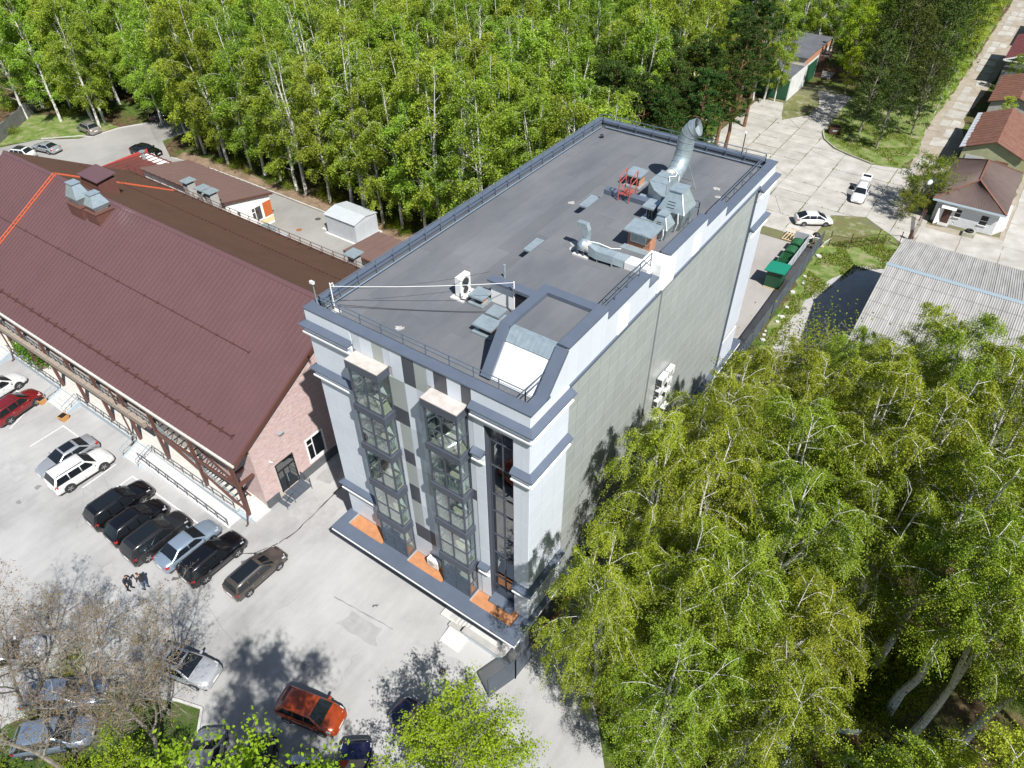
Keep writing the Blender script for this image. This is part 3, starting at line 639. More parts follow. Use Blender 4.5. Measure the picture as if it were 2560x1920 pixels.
MB().hull8([(11.93,-.35,4.12),(13.63,-.35,4.12),(13.63,.34,4.22),(11.93,.34,4.22),(11.93,-.35,4.2),(13.63,-.35,4.2),(13.63,.34,4.38),(11.93,.34,4.38)]).build('sill', M_TRIM, OB)
# ---- canopy round the first floor, terracotta roof pockets
CP = bpy.data.objects.new('canopy', None); COL.objects.link(CP); CP.parent = OB
M_TERRA = pm('terracotta_felt', (.42,.19,.085), .9, 0, .16, 2.5, bump=.3, bscale=40)
cw = -1.92
piece('canopy_slab', M_TRIM, CP, -.15, W+.30, cw+.05, .6, 3.78, 3.98)
for i in range(10):     # cap in lengths
    a, b = -.22+i*1.518, -.22+(i+1)*1.518; piece('cap_sheet', M_TRIM, CP, a+.002, b-.002, cw, -1.03, 4.1, 4.2+.002*(i % 2))
for (a, b) in ((-.22,.53),(14.06,14.6)): piece('cap_sheet', M_TRIM, CP, a, b, -1.03, -.01, 4.1, 4.199)
for i in range(16):
    y0, y1 = -.4+i*2.11, -.4+(i+1)*2.11; piece('cap_sheet', M_TRIM, CP, 14.45, 14.97, y0+.003, y1-.003, 4.1, 4.203)
piece('cap_sheet', M_TRIM, CP, 14.06, 14.97, -1.03, -.403, 4.1, 4.198)
piece('cap_sheet', M_TRIM, CP, 11, 14.97, D+.05, 33.34, 4.1, 4.2); piece('canopy_slab', M_CONC, CP, 11, 14.9, D+.03, 33.25, 3.7, 4.1)
sweep([(-.15,2.5),(-.15,cw+.07),(W+.30,cw+.07),(W+.30,33.2)], [(0,4.1),(0,3.98),(.06,3.96),(.06,3.84),(.0,3.78),(-.1,3.78),(-.1,4.1)]).build('fascia', M_WPAINT, CP)
for (a, b) in ((.53,3.63),(5.8,8.76),(10.93,14.06)):
    piece('terrace_floor', M_TERRA, CP, a, b, -1.03, .03, 3.98, 4.05)
    piece('upstand', M_CONC, CP, a, a+.05, -1.0, 0, 4.05, 4.18); piece('upstand', M_CONC, CP, a+.05, b, -.04, .0, 4.05, 4.2)
piece('canopy_slab', M_TRIM, CP, 3.63, 5.8, -1.03, 0, 3.98, 4.19); piece('canopy_slab', M_TRIM, CP, 8.76, 10.93, -1.03, 0, 3.98, 4.19)
# canopy columns and house number plate
for x in (.3, 5, 9.8, 14.3): MB().box(x-.2, x+.2, -.1, .3, 0, 3.78).build('column', M_WHITE, OB)
SGN = MB().box(1.62,3.05,-.11,-.05,5.95,6.3).build('sign_plate', M_WPAINT, OB); MB().box(1.68,2.99,-.115,-.11,6.0,6.02).build('blue_rule', pm('sign_blue', (.05,.10,.35), .5), SGN); MB().box(1.68,2.55,-.115,-.11,6.13,6.2).build('lettering', pm('sign_text', (.25,.27,.32), .5), SGN)
_c = bpy.data.curves.new('house_number', 'FONT'); _c.body = '21'; _c.size = .26; _c.extrude = .004; _t = bpy.data.objects.new('house_number', _c); COL.objects.link(_t); _dg = bpy.context.evaluated_depsgraph_get(); _me = bpy.data.meshes.new_from_object(_t.evaluated_get(_dg)); bpy.data.objects.remove(_t); _me.materials.clear(); _me.materials.append(MATS['sign_blue']); _t = link('house_number', _me, OB, (2.66,-.118,6.06)); _t.rotation_euler = (R(90),0,0)
# ---- roof railings
M_RAILB = pm('rail_bluegrey', (.13,.165,.21), .4, .2)
def railing(name, path, z0, h=.6, step=1.45, m=M_RAILB, off_z=0, rails=(1,.55), parent=OB, wd=.045):
    rt = bpy.data.objects.new(name, None); COL.objects.link(rt); rt.parent = parent
    for (a, b) in zip(path[:-1], path[1:]):
        a = Vector((*a, z0)); b = Vector((*b, z0)); n = max(1, round((b-a).length/step))
        for k in range(n+1):
            p = a.lerp(b, k/n); MB().box(p.x-wd/2, p.x+wd/2, p.y-wd/2, p.y+wd/2, z0-.25, z0+h).build('post', m, rt)
        for q in rails: MB().bar((a.x,a.y,z0+h*q),(b.x,b.y,z0+h*q),wd*.9).build('rail', m, rt)
    return rt
railing('roof_railing', [(W-.72,2.3),(W-.72,.62),(.62,.62),(.62,D-.62),(W-.7,D-.62),(W-.7,22.4)], 21.38, .6)
railing('roof_railing', [(W-.42,6.9),(W-.42,12.2)], 22.68, .75, 1.3); railing('roof_railing', [(12.4,19.0),(13.9,19.0),(13.9,17.6)], 22.5, .95, 1.4)
M_PIPE = pm('pale_blue_pipe', (.19,.25,.32), .4, .2, .1, 3)
for a, b in (((.58,.9),(.58,D-.7)),((.9,D-.6),(W-.8,D-.6))): MB().tube([(*a,21.0),(*b,21.0)], .05, 8).build('gutter_pipe', M_PIPE, OB)
# ---- entrance: platform, steps, low wall, loading ramp
EN = thing('entrance_steps', 'pale concrete entrance platform with steps and low grey-blue wall under the canopy corner', 'steps')
piece('platform', M_CONCL, EN, 8.3, 14.3, -1.1, .6, 0, .15); piece('platform', M_CONCL, EN, 10.7, 14.3, -1.05, .6, .15, .62)
for k in range(4): piece('step', M_CONCL, EN, 10.7-.3*(k+1), 10.7-.3*k-.004, -1.05, .55, .0, .62-.12*(k+1))
for k in range(5): piece('tactile_strip', M_CONC, EN, 9.0+.11*k, 9.06+.11*k, -.95, .2, .15, .165)
piece('low_wall', pm('wall_bluegrey', (.48,.53,.56), .7, 0, .06, 2), EN, 10.5, 14.4, -1.42, -1.12, 0, .62); piece('wall_cap', M_CONC, EN, 10.45, 14.42, -1.5, -1.06, .62, .68)
MB().hull8([(9.4,-2.55,.0),(10.95,-2.55,.0),(10.95,-1.45,.0),(9.4,-1.45,.0),(9.4,-2.55,.03),(10.95,-2.55,.03),(10.95,-1.45,.22),(9.4,-1.45,.22)]).build('ramp', M_CONCL, EN)
piece('step_edge', M_CONC, EN, 9.25, 10.55, -1.45, -1.1, 0, .24)
# ================================================================ equipment on and round the office roof
M_GALVD = pm('galvanised_dull', (.33,.38,.39), .5, .45, .18, 2.5)
M_REDPAINT = pm('red_oxide', (.40,.095,.07), .6, 0, .15, 6)
M_BRICKO = pm('orange_brick', (.44,.215,.125), .85, 0, .2, 6, rand=.12)
M_MORTAR = pm('mortar', (.50,.46,.41), .9, 0, .1, 6)
M_AC = pm('ac_white', (.74,.74,.72), .45, 0, .03, 3)
M_HOSE = pm('hose_white', (.75,.75,.73), .5)
M_CABLE = pm('cable_black', (.03,.03,.035), .6)
# big exhaust duct: square block, reducer, round pipe with two bends
T = thing('exhaust_duct', 'large shiny round exhaust pipe rising from a square duct at the roof back', 'duct')
d = MB()
def ring(c, wx, h): return [(c[0]-wx/2,c[1],c[2]),(c[0]+wx/2,c[1],c[2]),(c[0]+wx/2,c[1],c[2]+h),(c[0]-wx/2,c[1],c[2]+h)]
def loft(rs, mb=None):
    mb = mb or MB(); i0 = len(mb.v); n = len(rs[0])
    for r_ in rs: mb.v += [tuple(p) for p in r_]
    for j in range(len(rs)-1):
        for k in range(n): mb.f.append((i0+j*n+k, i0+j*n+(k+1) % n, i0+(j+1)*n+(k+1) % n, i0+(j+1)*n+k)); mb.m.append(0)
    mb.f.append(tuple(i0+k for k in range(n))[::-1]); mb.m.append(0); mb.f.append(tuple(i0+(len(rs)-1)*n+k for k in range(n))); mb.m.append(0)
    return mb
loft([[(11.6,18.6,22.25),(12.6,18.6,22.25),(12.6,18.6,23.3),(11.6,18.6,23.3)],[(10.3,20.4,21.6),(11.3,19.9,21.6),(11.3,19.9,22.6),(10.3,20.4,22.6)],[(9.25,21.9,21.25),(10.45,21.9,21.25),(10.45,21.9,22.35),(9.25,21.9,22.35)],[(9.25,23.8,21.25),(10.45,23.8,21.25),(10.45,23.8,22.35),(9.25,23.8,22.35)]]).build('square_duct', M_GALV, T)
for y in (22.0, 22.9, 23.75): piece('flange', M_GALVD, T, 9.21, 10.49, y-.03, y+.03, 21.21, 22.39)
ctrl = [(9.85,23.7,21.80),(9.85,24.2,21.86),(9.86,24.75,22.08),(9.87,25.2,22.45),(9.88,25.48,22.95),(9.90,25.55,23.5),(9.95,25.55,24.05),(10.08,25.55,24.5),(10.32,25.55,24.85),(10.62,25.57,25.02)]
def smooth_path(P, n=4):
    P = [Vector(p) for p in P]; out = []
    for k in range(len(P)-1):
        p0, p1, p2, p3 = P[max(k-1,0)], P[k], P[k+1], P[min(k+2,len(P)-1)]
        for q in range(n):
            t_ = q/n; out.append(.5*((2*p1)+(p2-p0)*t_+(2*p0-5*p1+4*p2-p3)*t_*t_+(3*p1-p0-3*p2+p3)*t_**3))
    return out+[P[-1]]
axis = smooth_path(ctrl)
for k in range(0, len(axis)-1, 4):
    MB().tube(axis[k:k+5], .575, 28, cap=False).build('pipe_segment', M_GALV, T, True)
    if k: u = (axis[k+1]-axis[k-1]).normalized(); MB().tube([axis[k]-u*.035, axis[k]+u*.035], .592, 28).build('pipe_collar', M_GALVD, T)
u = (axis[-1]-axis[-2]).normalized(); MB().tube([axis[-1]-u*.06, axis[-1]], .60, 28, cap=False).build('pipe_collar', M_GALVD, T); MB().tube([axis[-1]-u*.3, axis[-1]-u*.29], .57, 28).build('pipe_mouth', M_BLACK, T)
MB().tube([axis[0], (9.85,24.15,21.86)], .61, 24).build('flex_joint', pm('canvas_joint', (.45,.44,.42), .9), T)
MB().tube([(10.45,22.4,22.37),(10.2,22.9,22.5),(10.45,23.3,22.42),(10.3,23.9,22.4),(9.9,24.1,22.5)], .03, 6).build('white_hose', M_HOSE, T)
for (x, y) in ((10.6,26.4),(11.2,25.4),(9.4,26.4)): MB().bar((9.9,25.6,23.3),(x,y,DECK+.01),.035).build('stay', M_GALVD, T)
for y in (22.3, 23.5): piece('leg', M_GALVD, T, 9.3, 10.4, y-.04, y+.04, DECK, 21.25)
piece('duct_pad', M_CONCL, T, 10.2, 10.75, 23.85, 24.5, DECK+.01, DECK+.16)
# two ventilation hoods
def hood(label, x, y, z, s, h):
    t = thing('ventilation_hood', label, 'vent', group='galvanised roof hoods')
    sq = lambda a, b, zz: [(x-a,y-b,zz),(x+a,y-b,zz),(x+a,y+b,zz),(x-a,y+b,zz)]
    loft([sq(.62*s,.62*s,z),sq(.86*s,.9*s,z+h*.52)]).build('lower_casing', M_GALVD, t)
    loft([sq(.86*s,.9*s,z+h*.52),sq(.36*s,.46*s,z+h)]).build('hood_cone', M_GALV, t)
    piece('cap_plate', M_GALV, t, x-.46*s, x+.46*s, y-.56*s, y+.56*s, z+h, z+h+.06)
    for k in range(3):
        f = .2+.14*k; yy = y-(.9-.44*f)*s-.012; zz = z+h*(.52+.48*f); MB().bar((x-.36*s*(1-f*.4),yy,zz),(x+.2*s*(1-f*.4),yy,zz),.025).build('louvre', M_BLACK, t)
    MB().bar((x+.86*s,y-.9*s,z+h*.52),(x+.36*s,y-.46*s,z+h),.06*s).build('corner_seam', M_HOSE, t)
    MB().tube([(x+.5*s,y-.92*s,z+h*.55),(x+.62*s,y-1.02*s,z+h*.3),(x+.5*s,y-1.0*s,z+.12*h),(x+.3*s,y-.7*s,z)], .03, 6).build('hose', M_HOSE, t)
    return t
hood('bigger galvanised ventilation hood beside the exhaust pipe', 13.0, 17.75, RZ, .98, 2.35)
hood('smaller galvanised ventilation hood in front of the bigger one', 12.95, 16.1, RZ, .62, 1.45)
# brick vent shaft
T = thing('brick_vent_shaft', 'small orange brick vent shaft with grey lid and louvred window on the roof', 'vent')
bx0, bx1, by0, by1, bz0, bz1 = 11.85, 13.25, 13.95, 14.75, RZ, 23.35
MB().box(bx0+.02, bx1-.02, by0+.02, by1-.02, bz0, bz1).build('core', M_MORTAR, T)
BR = MB().box(0,.235,0,.02,0,.062).mesh('brick', M_BRICKO)
r_ = 0; z = bz0+.01
while z+.062 < bz1:
    off = -.12 if r_ % 2 else 0
    x = bx0+off
    while x < bx1-.03:
        a, b = max(x, bx0), min(x+.235, bx1)
        if b-a > .03 and not (12.05 < (a+b)/2 < 12.98 and bz0+.42 < z < bz1-.12): link('brick', BR, T, (a, by0, z), 0, ((b-a)/.235, 1, 1))
        x += .247
    y = by0+.02+off
    while y < by1-.03:
        a, b = max(y, by0+.02), min(y+.235, by1)
        if b-a > .03: o_ = link('brick', BR, T, (bx1, a, z), R(90), ((b-a)/.235, 1, 1))
        y += .247
    z += .0745; r_ += 1
piece('window_frame', M_WPAINT, T, 12.03, 13.0, by0-.02, by0+.015, bz0+.45, bz1-.1); piece('pane', M_GALV, T, 12.07, 12.5, by0-.03, by0-.02, bz0+.5, bz1-.14); piece('pane', M_GALV, T, 12.54, 12.96, by0-.03, by0-.02, bz0+.5, bz1-.14)
MB().hull8([(11.68,13.6,23.35),(13.5,13.6,23.35),(13.5,15.0,23.45),(11.68,15.0,23.45),(11.68,13.6,23.43),(13.5,13.6,23.43),(13.5,15.0,23.53),(11.68,15.0,23.53)]).build('lid', M_GALV, T)
MB().hull8([(11.55,13.6,RZ+.0),(13.5,13.6,RZ),(13.4,13.95,RZ),(11.7,13.95,RZ),(11.55,13.6,RZ+.05),(13.5,13.6,RZ+.05),(13.4,13.95,RZ+.16),(11.7,13.95,RZ+.16)]).build('apron', M_GALV, T)
# fan with elbow and duct
T = thing('roof_fan', 'round metal fan on a pale slab with upright elbow and duct to the white box', 'fan')
piece('slab', M_CONCL, T, 9.75, 10.72, 11.35, 12.2, RZ+.01, RZ+.12)
MB().tube([(10.0,11.75,RZ+.62),(10.45,11.75,RZ+.62)], .36, 20).build('fan_casing', M_GALV, T, True)
MB().tube([(9.86,11.75,RZ+.62),(10.0,11.75,RZ+.62)], .14, 12).build('motor', pm('motor_blue', (.03,.14,.36), .4), T)
for x in (10.05, 10.4): piece('stand', M_STEEL, T, x-.03, x+.03, 11.45, 12.05, RZ+.12, RZ+.3)
MB().tube([(10.45,11.75,RZ+.62),(10.72,11.74,RZ+.6)], .33, 20).build('flex_joint', MATS['canvas_joint'], T)
loft([[(10.72,11.45,RZ+.3),(10.72,12.05,RZ+.3),(10.72,12.05,RZ+.9),(10.72,11.45,RZ+.9)],[(11.2,11.4,RZ+.22),(11.2,12.05,RZ+.22),(11.2,12.05,RZ+.72),(11.2,11.4,RZ+.72)],[(12.25,11.5,RZ+.2),(12.25,12.15,RZ+.2),(12.25,12.15,RZ+.66),(12.25,11.5,RZ+.66)],[(12.9,11.85,RZ-.05),(12.9,12.6,RZ-.05),(12.9,12.6,RZ+.4),(12.9,11.85,RZ+.4)]]).build('duct', M_GALV, T)
loft([[(9.98,11.98,RZ+.7),(10.36,11.98,RZ+.7),(10.36,12.3,RZ+.7),(9.98,12.3,RZ+.7)],[(9.98,11.98,RZ+1.4),(10.36,11.98,RZ+1.4),(10.36,12.3,RZ+1.4),(9.98,12.3,RZ+1.4)],[(9.8,11.98,RZ+1.62),(10.2,11.98,RZ+1.78),(10.2,12.3,RZ+1.78),(9.8,12.3,RZ+1.62)],[(9.6,11.98,RZ+1.5),(9.6,11.98,RZ+1.78),(9.6,12.3,RZ+1.78),(9.6,12.3,RZ+1.5)]]).build('elbow', M_GALV, T)
piece('white_box', M_AC, T, 12.85, 14.2, 11.75, 12.55, RZ-.1, RZ+.42)
for x in (11.3, 12.2): piece('leg', M_GALVD, T, x-.02, x+.02, 11.45, 12.1, RZ, RZ+.25)
MB().tube([(10.5,11.7,RZ+.98),(11.1,11.9,RZ+.95),(11.8,12.1,RZ+.75),(12.3,12.3,RZ+.8)], .025, 6).build('hose', M_HOSE, T)
# flat-lidded roof vents
def vent(label, x0, x1, y0, y1, z0, h, m=M_GALV, brick=False):
    t = thing('roof_vent', label, 'vent', group='low flat-lidded roof vents')
    piece('base_flashing', m, t, x0-.16, x1+.16, y0-.3, y1+.14, z0+.04, z0+.14); piece('base_felt', M_ROOFELT, t, x0-.1, x1+.1, y0-.2, y1+.1, z0, z0+.04); piece('casing', M_BRICKO if brick else M_GALVD, t, x0+.05, x1-.05, y0+.05, y1-.05, z0+.09, z0+h-.1)
    n = max(2, round((x1-x0)/.4))
    for i in range(n): a = x0+.08+(x1-x0-.16)*i/n; piece('grille', M_BLACK, t, a+.02, a+(x1-x0-.16)/n-.02, y0+.035, y0+.05, z0+.13, z0+h-.12)
    MB().hull8([(x0-.14,y0-.26,z0+h-.12),(x1+.14,y0-.26,z0+h-.12),(x1+.14,y1+.14,z0+h-.06),(x0-.14,y1+.14,z0+h-.06),(x0-.14,y0-.26,z0+h-.01),(x1+.14,y0-.26,z0+h-.01),(x1+.14,y1+.14,z0+h+.04),(x0-.14,y1+.14,z0+h+.04)]).build('lid', m, t)
vent('flat-lidded metal vent beside the white air conditioner on the roof', 6.75, 7.42, 6.05, 6.6, DECK, .6, M_GALV, True)
vent('small flat-lidded vent between the white roof door and the front vent', 8.42, 9.0, 5.35, 5.8, DECK, .52)
vent('flat-lidded vent closest to the front edge of the roof', 8.5, 9.45, 4.1, 4.65, DECK, .6, M_GALV, True)
vent('flat-lidded vent half hidden behind the raised roof edge, nearer the back', 6.62, 7.05, 17.9, 19.1, DECK, .8, M_GALV, True)
vent('flat-lidded vent half hidden behind the raised roof edge, nearer the front', 6.72, 7.12, 11.4, 12.45, DECK, .8, M_GALV, True)
vent('flat-lidded vent just behind the red steel steps', 7.0, 7.95, 23.3, 24.2, DECK, .95, M_GALV, True)
vent('small metal vent at the foot of the red steel steps', 9.3, 9.9, 20.2, 20.9, DECK, .9)
vent('low metal vent left of the bigger galvanised hood', 11.2, 11.7, 17.4, 18.1, RZ, .95)
# red stepladder over the low parapet
T = thing('red_steps', 'red painted steel steps with side rails over the low roof parapet', 'steps')
for x in (8.75, 9.5):
    for y in (18.55, 19.45): MB().bar((x,y,RZ+.01),(x,y,RZ+1.85-.25*(y < 19)),.05).build('post', M_REDPAINT, T)
    for k, f in enumerate((1.0, .72, .44)): MB().bar((x,18.55,RZ+(1.6)*f+.0),(x,19.45,RZ+1.85*f),.04).build('rail', M_REDPAINT, T)
for k in range(6): piece('grating_bar', M_REDPAINT, T, 8.78, 9.47, 18.55+.16*k, 18.6+.16*k, RZ+.5, RZ+.53)
for x in (8.78, 8.95, 9.12, 9.29, 9.46): piece('grating_bar', M_REDPAINT, T, x-.012, x+.012, 18.55, 19.45, RZ+.48, RZ+.5)
# air conditioner on the deck
T = thing('air_conditioner', 'white air conditioner standing on a pale slab on the office roof', 'air conditioner')
piece('slab', M_CONCL, T, 5.45, 6.35, 5.6, 7.0, DECK+.01, DECK+.1); piece('casing', M_AC, T, 5.68, 6.05, 5.85, 6.75, DECK+.16, DECK+1.3)
MB().tube([(6.05,6.3,DECK+.9),(6.065,6.3,DECK+.9)], .3, 20).build('fan_grille', pm('grille_dark', (.05,.05,.055), .5), T); MB().tube([(6.05,6.3,DECK+.42),(6.062,6.3,DECK+.42)], .22, 20).build('fan_grille', MATS['grille_dark'], T)
piece('foot', M_STEEL, T, 5.66, 6.08, 5.95, 6.0, DECK+.1, DECK+.16); piece('foot', M_STEEL, T, 5.66, 6.08, 6.6, 6.65, DECK+.1, DECK+.16)
MB().tube([(6.0,5.85,DECK+.4),(6.2,5.7,DECK+.2),(6.6,5.9,DECK+.12),(6.9,6.3,DECK+.15)], .03, 6).build('pipe', M_CABLE, T)
# wall-mounted units
def acwall(x, y, z, label, s=1.0, face='x', group='white air conditioners on the grey side wall'):
    s *= .8
    t = thing('air_conditioner', label, 'air conditioner', (x, y, z), 0 if face == 'x' else R(-90), group)
    MB().box(.1,.1+.34*s,-.42*s,.42*s,0,.62*s).build('casing', M_AC, t)
    MB().tube([(.1+.34*s,-.1*s,.31*s),(.115+.34*s,-.1*s,.31*s)], .22*s, 16).build('fan_grille', M_GREY, t)
    MB().box(.12,.1+.32*s,-.435*s,-.42*s,.08,.55*s).build('side_grille', MATS['grille_dark'], t)
    for yy in (-.3*s, .3*s): MB().box(0,.1+.36*s,yy-.02,yy+.02,-.05,0).build('bracket', M_STEEL, t)
    return t
acwall(GX+.02,16.75,11.9,'highest air conditioner in the far column on the grey side wall',1.25); acwall(GX+.02,15.6,11.95,'larger air conditioner at the top of the near column on the grey side wall',1.4)
acwall(GX+.02,16.75,11.0,'second air conditioner in the far column on the grey side wall',1.1); acwall(GX+.02,16.75,10.1,'third air conditioner in the far column on the grey side wall',1.1)
acwall(GX+.02,15.5,11.0,'second air conditioner in the near column on the grey side wall',1.1); acwall(GX+.02,15.5,10.1,'third air conditioner in the near column on the grey side wall',1.1)
acwall(GX+.02,17.0,8.3,'air conditioner on the grey side wall just above the birch tops',1.2); acwall(GX+.02,15.7,8.1,'lowest air conditioner half hidden by the birch crown on the grey side wall',1.1)
acwall(GX+.02,17.0,7.4,'air conditioner partly behind birch leaves under the lower pair',1.1)
acwall(7.55,-.02,4.2,'white air conditioner on the terracotta terrace between the two glass bays',1.3,'y',None)
# mast, lamp and cables at the front-left corner
T = thing('roof_mast', 'white pole with cables at the front left roof corner', 'pole'); MB().cyl(1.2,1.05,DECK,DECK+1.9,.032,8).build('pole', M_HOSE, T); piece('pad', M_CONCL, T, 1.0, 1.45, .85, 1.25, DECK+.01, DECK+.12)
MB().tube([(1.2,1.05,DECK+1.75),(1.35,1.1,DECK+1.95),(1.3,1.2,DECK+1.6)], .04, 6).build('cable_coil', M_HOSE, T)
T = thing('security_camera', 'small white camera on a thin grey pole at the front left roof corner', 'camera'); MB().cyl(.45,.55,21.4,22.75,.03,6).build('pole', M_GALVD, T); MB().box(.36,.62,.42,.56,22.75,22.9).build('camera_head', M_HOSE, T)
T = thing('antenna_pole', 'slim pole with cables in front of the white roof-door wall', 'pole'); MB().cyl(9.3,6.3,DECK,23.0,.04,8).build('pole', M_HOSE, T); MB().tube([(9.3,6.3,22.6),(9.45,6.2,22.4),(9.35,6.3,22.1)], .03, 6).build('cable', M_CABLE, T)
def cable(name, label, a, b, sag, m, r=.018, n=14):
    a, b = Vector(a), Vector(b); tag(MB().tube([a.lerp(b, k/n)-Vector((0,0,sag*4*(k/n)*(1-k/n))) for k in range(n+1)], r, 5).build(name, m), label, 'cable')
cable('white_cable', 'white cable strung across the front of the flat roof', (1.2,1.05,DECK+1.7), (9.3,6.3,22.95), .12, M_HOSE, .016)
cable('black_cable', 'black cable lying low across the roof felt', (1.0,1.4,DECK+.25), (8.3,5.7,DECK+.2), .12, M_CABLE, .02)
cable('overhead_cable', 'thin dark cable from the raised wall towards the corner pole', (1.2,1.05,DECK+1.5), (7.5,6.7,22.75), .25, M_CABLE, .012)
T = thing('roof_lamp', 'thin dark lamp post on the rear roof parapet', 'lamp'); MB().cyl(12.0,D-.25,21.4,22.9,.035,6).build('post', M_BLACK, T); MB().box(11.93,12.07,D-.34,D-.2,22.9,23.02).build('lamp_head', M_HOSE, T)
o_ = MB(); o_.tube([(1.45,29.3,DECK+.14),(1.65,29.45,DECK+.2)], .14, 14); tag(o_.build('black_vent_cap', M_BLACK), 'small black round pipe cap near the back left roof corner', 'pipe cap')
T = thing('white_vent_pipe', 'short white vent pipe at the corner of the raised roof', 'pipe'); MB().cyl(7.95,7.35,RZ,RZ+.75,.06,10).build('pipe', M_GALV, T); MB().cyl(7.95,7.35,RZ+.75,RZ+.8,.08,10).build('cap', M_GALV, T)
# efflorescence on the felt
def stain(name, x, y, z, r, seed, m):
    q = random.Random(seed); pts = [(x+math.cos(a)*r*q.uniform(.4,1), y+math.sin(a)*r*q.uniform(.4,1), z) for a in [2*math.pi*k/18 for k in range(18)]]
    return kind(MB().poly(pts).build(name, m, OB), 'stuff')
M_ST = pm('lime_stain', (.36,.35,.33), .9, 0, .4, 6); 
stain('lime_stain', 5.0,1.95,DECK+.018,.34,1,M_ST); stain('lime_stain', 9.6,12.3,RZ+.02,.75,2,M_ST); stain('lime_stain', 12.4,26.3,DECK+.018,.35,4,M_ST); stain('lime_stain', 12.9,25.2,DECK+.018,.28,5,M_ST); stain('lime_stain', 5.2,18.9,DECK+.018,.3,6,M_ST)
# ================================================================ long building with the brown sheet roof
M_RFN = pm('roof_sheet_wine_lit', (.118,.062,.064), .36, .0, .06, .35, spec=.6)  # near slope: sun and sky sheen put into the colour
M_RFF = pm('roof_sheet_brown_shaded', (.098,.058,.043), .38, .0, .08, .35, spec=.5)  # same sheeting on the slope turned from the sun, shade painted in
M_BRN = pm('brown_steel', (.115,.052,.040), .4, .1, .08, 3)
M_ORANGE = pm('orange_steel', (.55,.12,.05), .5, 0, .1, 5)
M_BRICKP = None
def brick_mix():
    m = bpy.data.materials.new('pink_brick'); m.use_nodes = True; t = m.node_tree; n = t.nodes; L = t.links; b = n['Principled BSDF']; b.inputs['Roughness'].default_value = .85
    g = n.new('ShaderNodeNewGeometry'); r = n.new('ShaderNodeValToRGB'); e = r.color_ramp.elements
    for p, c in ((.0,(0.427,0.294,0.268)),(.3,(0.524,0.381,0.353)),(.6,(0.466,0.345,0.336)),(.85,(0.563,0.443,0.422)),(1,(0.388,0.309,0.319))):
        if p in (0., 1.): q = e[0] if p == 0 else e[-1]
        else: q = e.new(p)
        q.color = (*c, 1)
    L.new(g.outputs['Random Per Island'], r.inputs[0]); L.new(r.outputs[0], b.inputs['Base Color']); return m
M_BRICKP = brick_mix()
LB = thing('hall_building', 'long hall with big wine-brown ribbed metal gable roof and pink brick end wall', 'building')
EY, RY, FY, EZ, RZ2, LX, RX = -3.15, 8.55, 20.2, 6.55, 13.2, -56.0, -7.98
sl = (RZ2-EZ)/(RY-EY)
zn = lambda y: EZ+(y-EY)*sl if y <= RY else RZ2-(y-RY)*(RZ2-EZ)/(FY-RY)
MB().prism([(EY+.25,EZ-.02),(RY,RZ2-.1),(FY-.2,EZ-.02),(FY-.2,EZ-.25),(RY,RZ2-.4),(EY+.25,EZ-.25)], LX+.1, RX-.08, axis='x').build('roof_structure', M_BRN, LB)
# main walls
MB().prism([(-1.6,0),(-1.6,6.9),(RY,RZ2-.45),(18.6,6.9),(18.6,0)], LX+.5, -8.27, axis='x').build('wall', pm('wall_plaster', (.50,.44,.38), .85, 0, .08, 2), LB)
# ribbed roof sheets
def sheet_mesh(side, m):
    prof = [(0,0),(.225,.004),(.44,0),(.448,.08),(.488,.08),(.4965,0)]
    y0, z0, y1, z1 = (EY, EZ, RY, RZ2) if side < 0 else (FY, EZ, RY, RZ2)
    ln = math.hypot(y1-y0, z1-z0); ny, nz = -(z1-z0)/ln*(1 if y1 > y0 else -1), abs(y1-y0)/ln
    mb = MB(); i = 0
    for (y, z) in ((y0,z0),(y1,z1)): mb.v += [(x, y+ny*h, z+nz*h) for x, h in prof]
    n = len(prof)
    for k in range(n-1): mb.f.append((k, k+1, n+k+1, n+k) if side < 0 else (k+1, k, n+k, n+k+1)); mb.m.append(0)
    return mb.mesh('roof_sheet', m)
SN, SF = sheet_mesh(-1, M_RFN), sheet_mesh(1, M_RFF)
NS = 96; sx = (RX-LX)/NS
for k in range(NS):
    o = link('roof_sheet', SN, LB, (LX+k*sx, 0, .0)); o.scale = (sx/.5, 1, 1)
    o = link('roof_sheet', SF, LB, (LX+k*sx, 0, .0)); o.scale = (sx/.5, 1, 1)
MB().prism([(RY-.28,RZ2-.10),(RY,RZ2+.10),(RY+.28,RZ2-.10),(RY,RZ2+.06)], LX, RX+.03, axis='x').build('ridge_cap', M_RFN, LB)
for s, (y0, z0) in ((-1,(EY,EZ)),(1,(FY,EZ))): MB().hull8([(RX-.02,y0,z0-.28),(RX+.16,y0,z0-.28),(RX+.16,RY,RZ2-.28),(RX-.02,RY,RZ2-.28),(RX-.02,y0,z0+.08),(RX+.16,y0,z0+.08),(RX+.16,RY,RZ2+.09),(RX-.02,RY,RZ2+.09)]).build('barge_board', M_BRN, LB)
MB().box(LX,RX+.1,EY-.16,EY+.02,EZ-.16,EZ+.0).build('gutter', pm('gutter_cream', (.56,.53,.48), .6, 0, .1, 2), LB)
MB().box(LX,RX+.1,EY+.05,EY+.2,EZ-.34,EZ-.06).build('eave_board', M_BRN, LB)
MB().box(LX,RX,FY-.1,FY+.1,EZ-.16,EZ).build('gutter', M_BRN, LB)
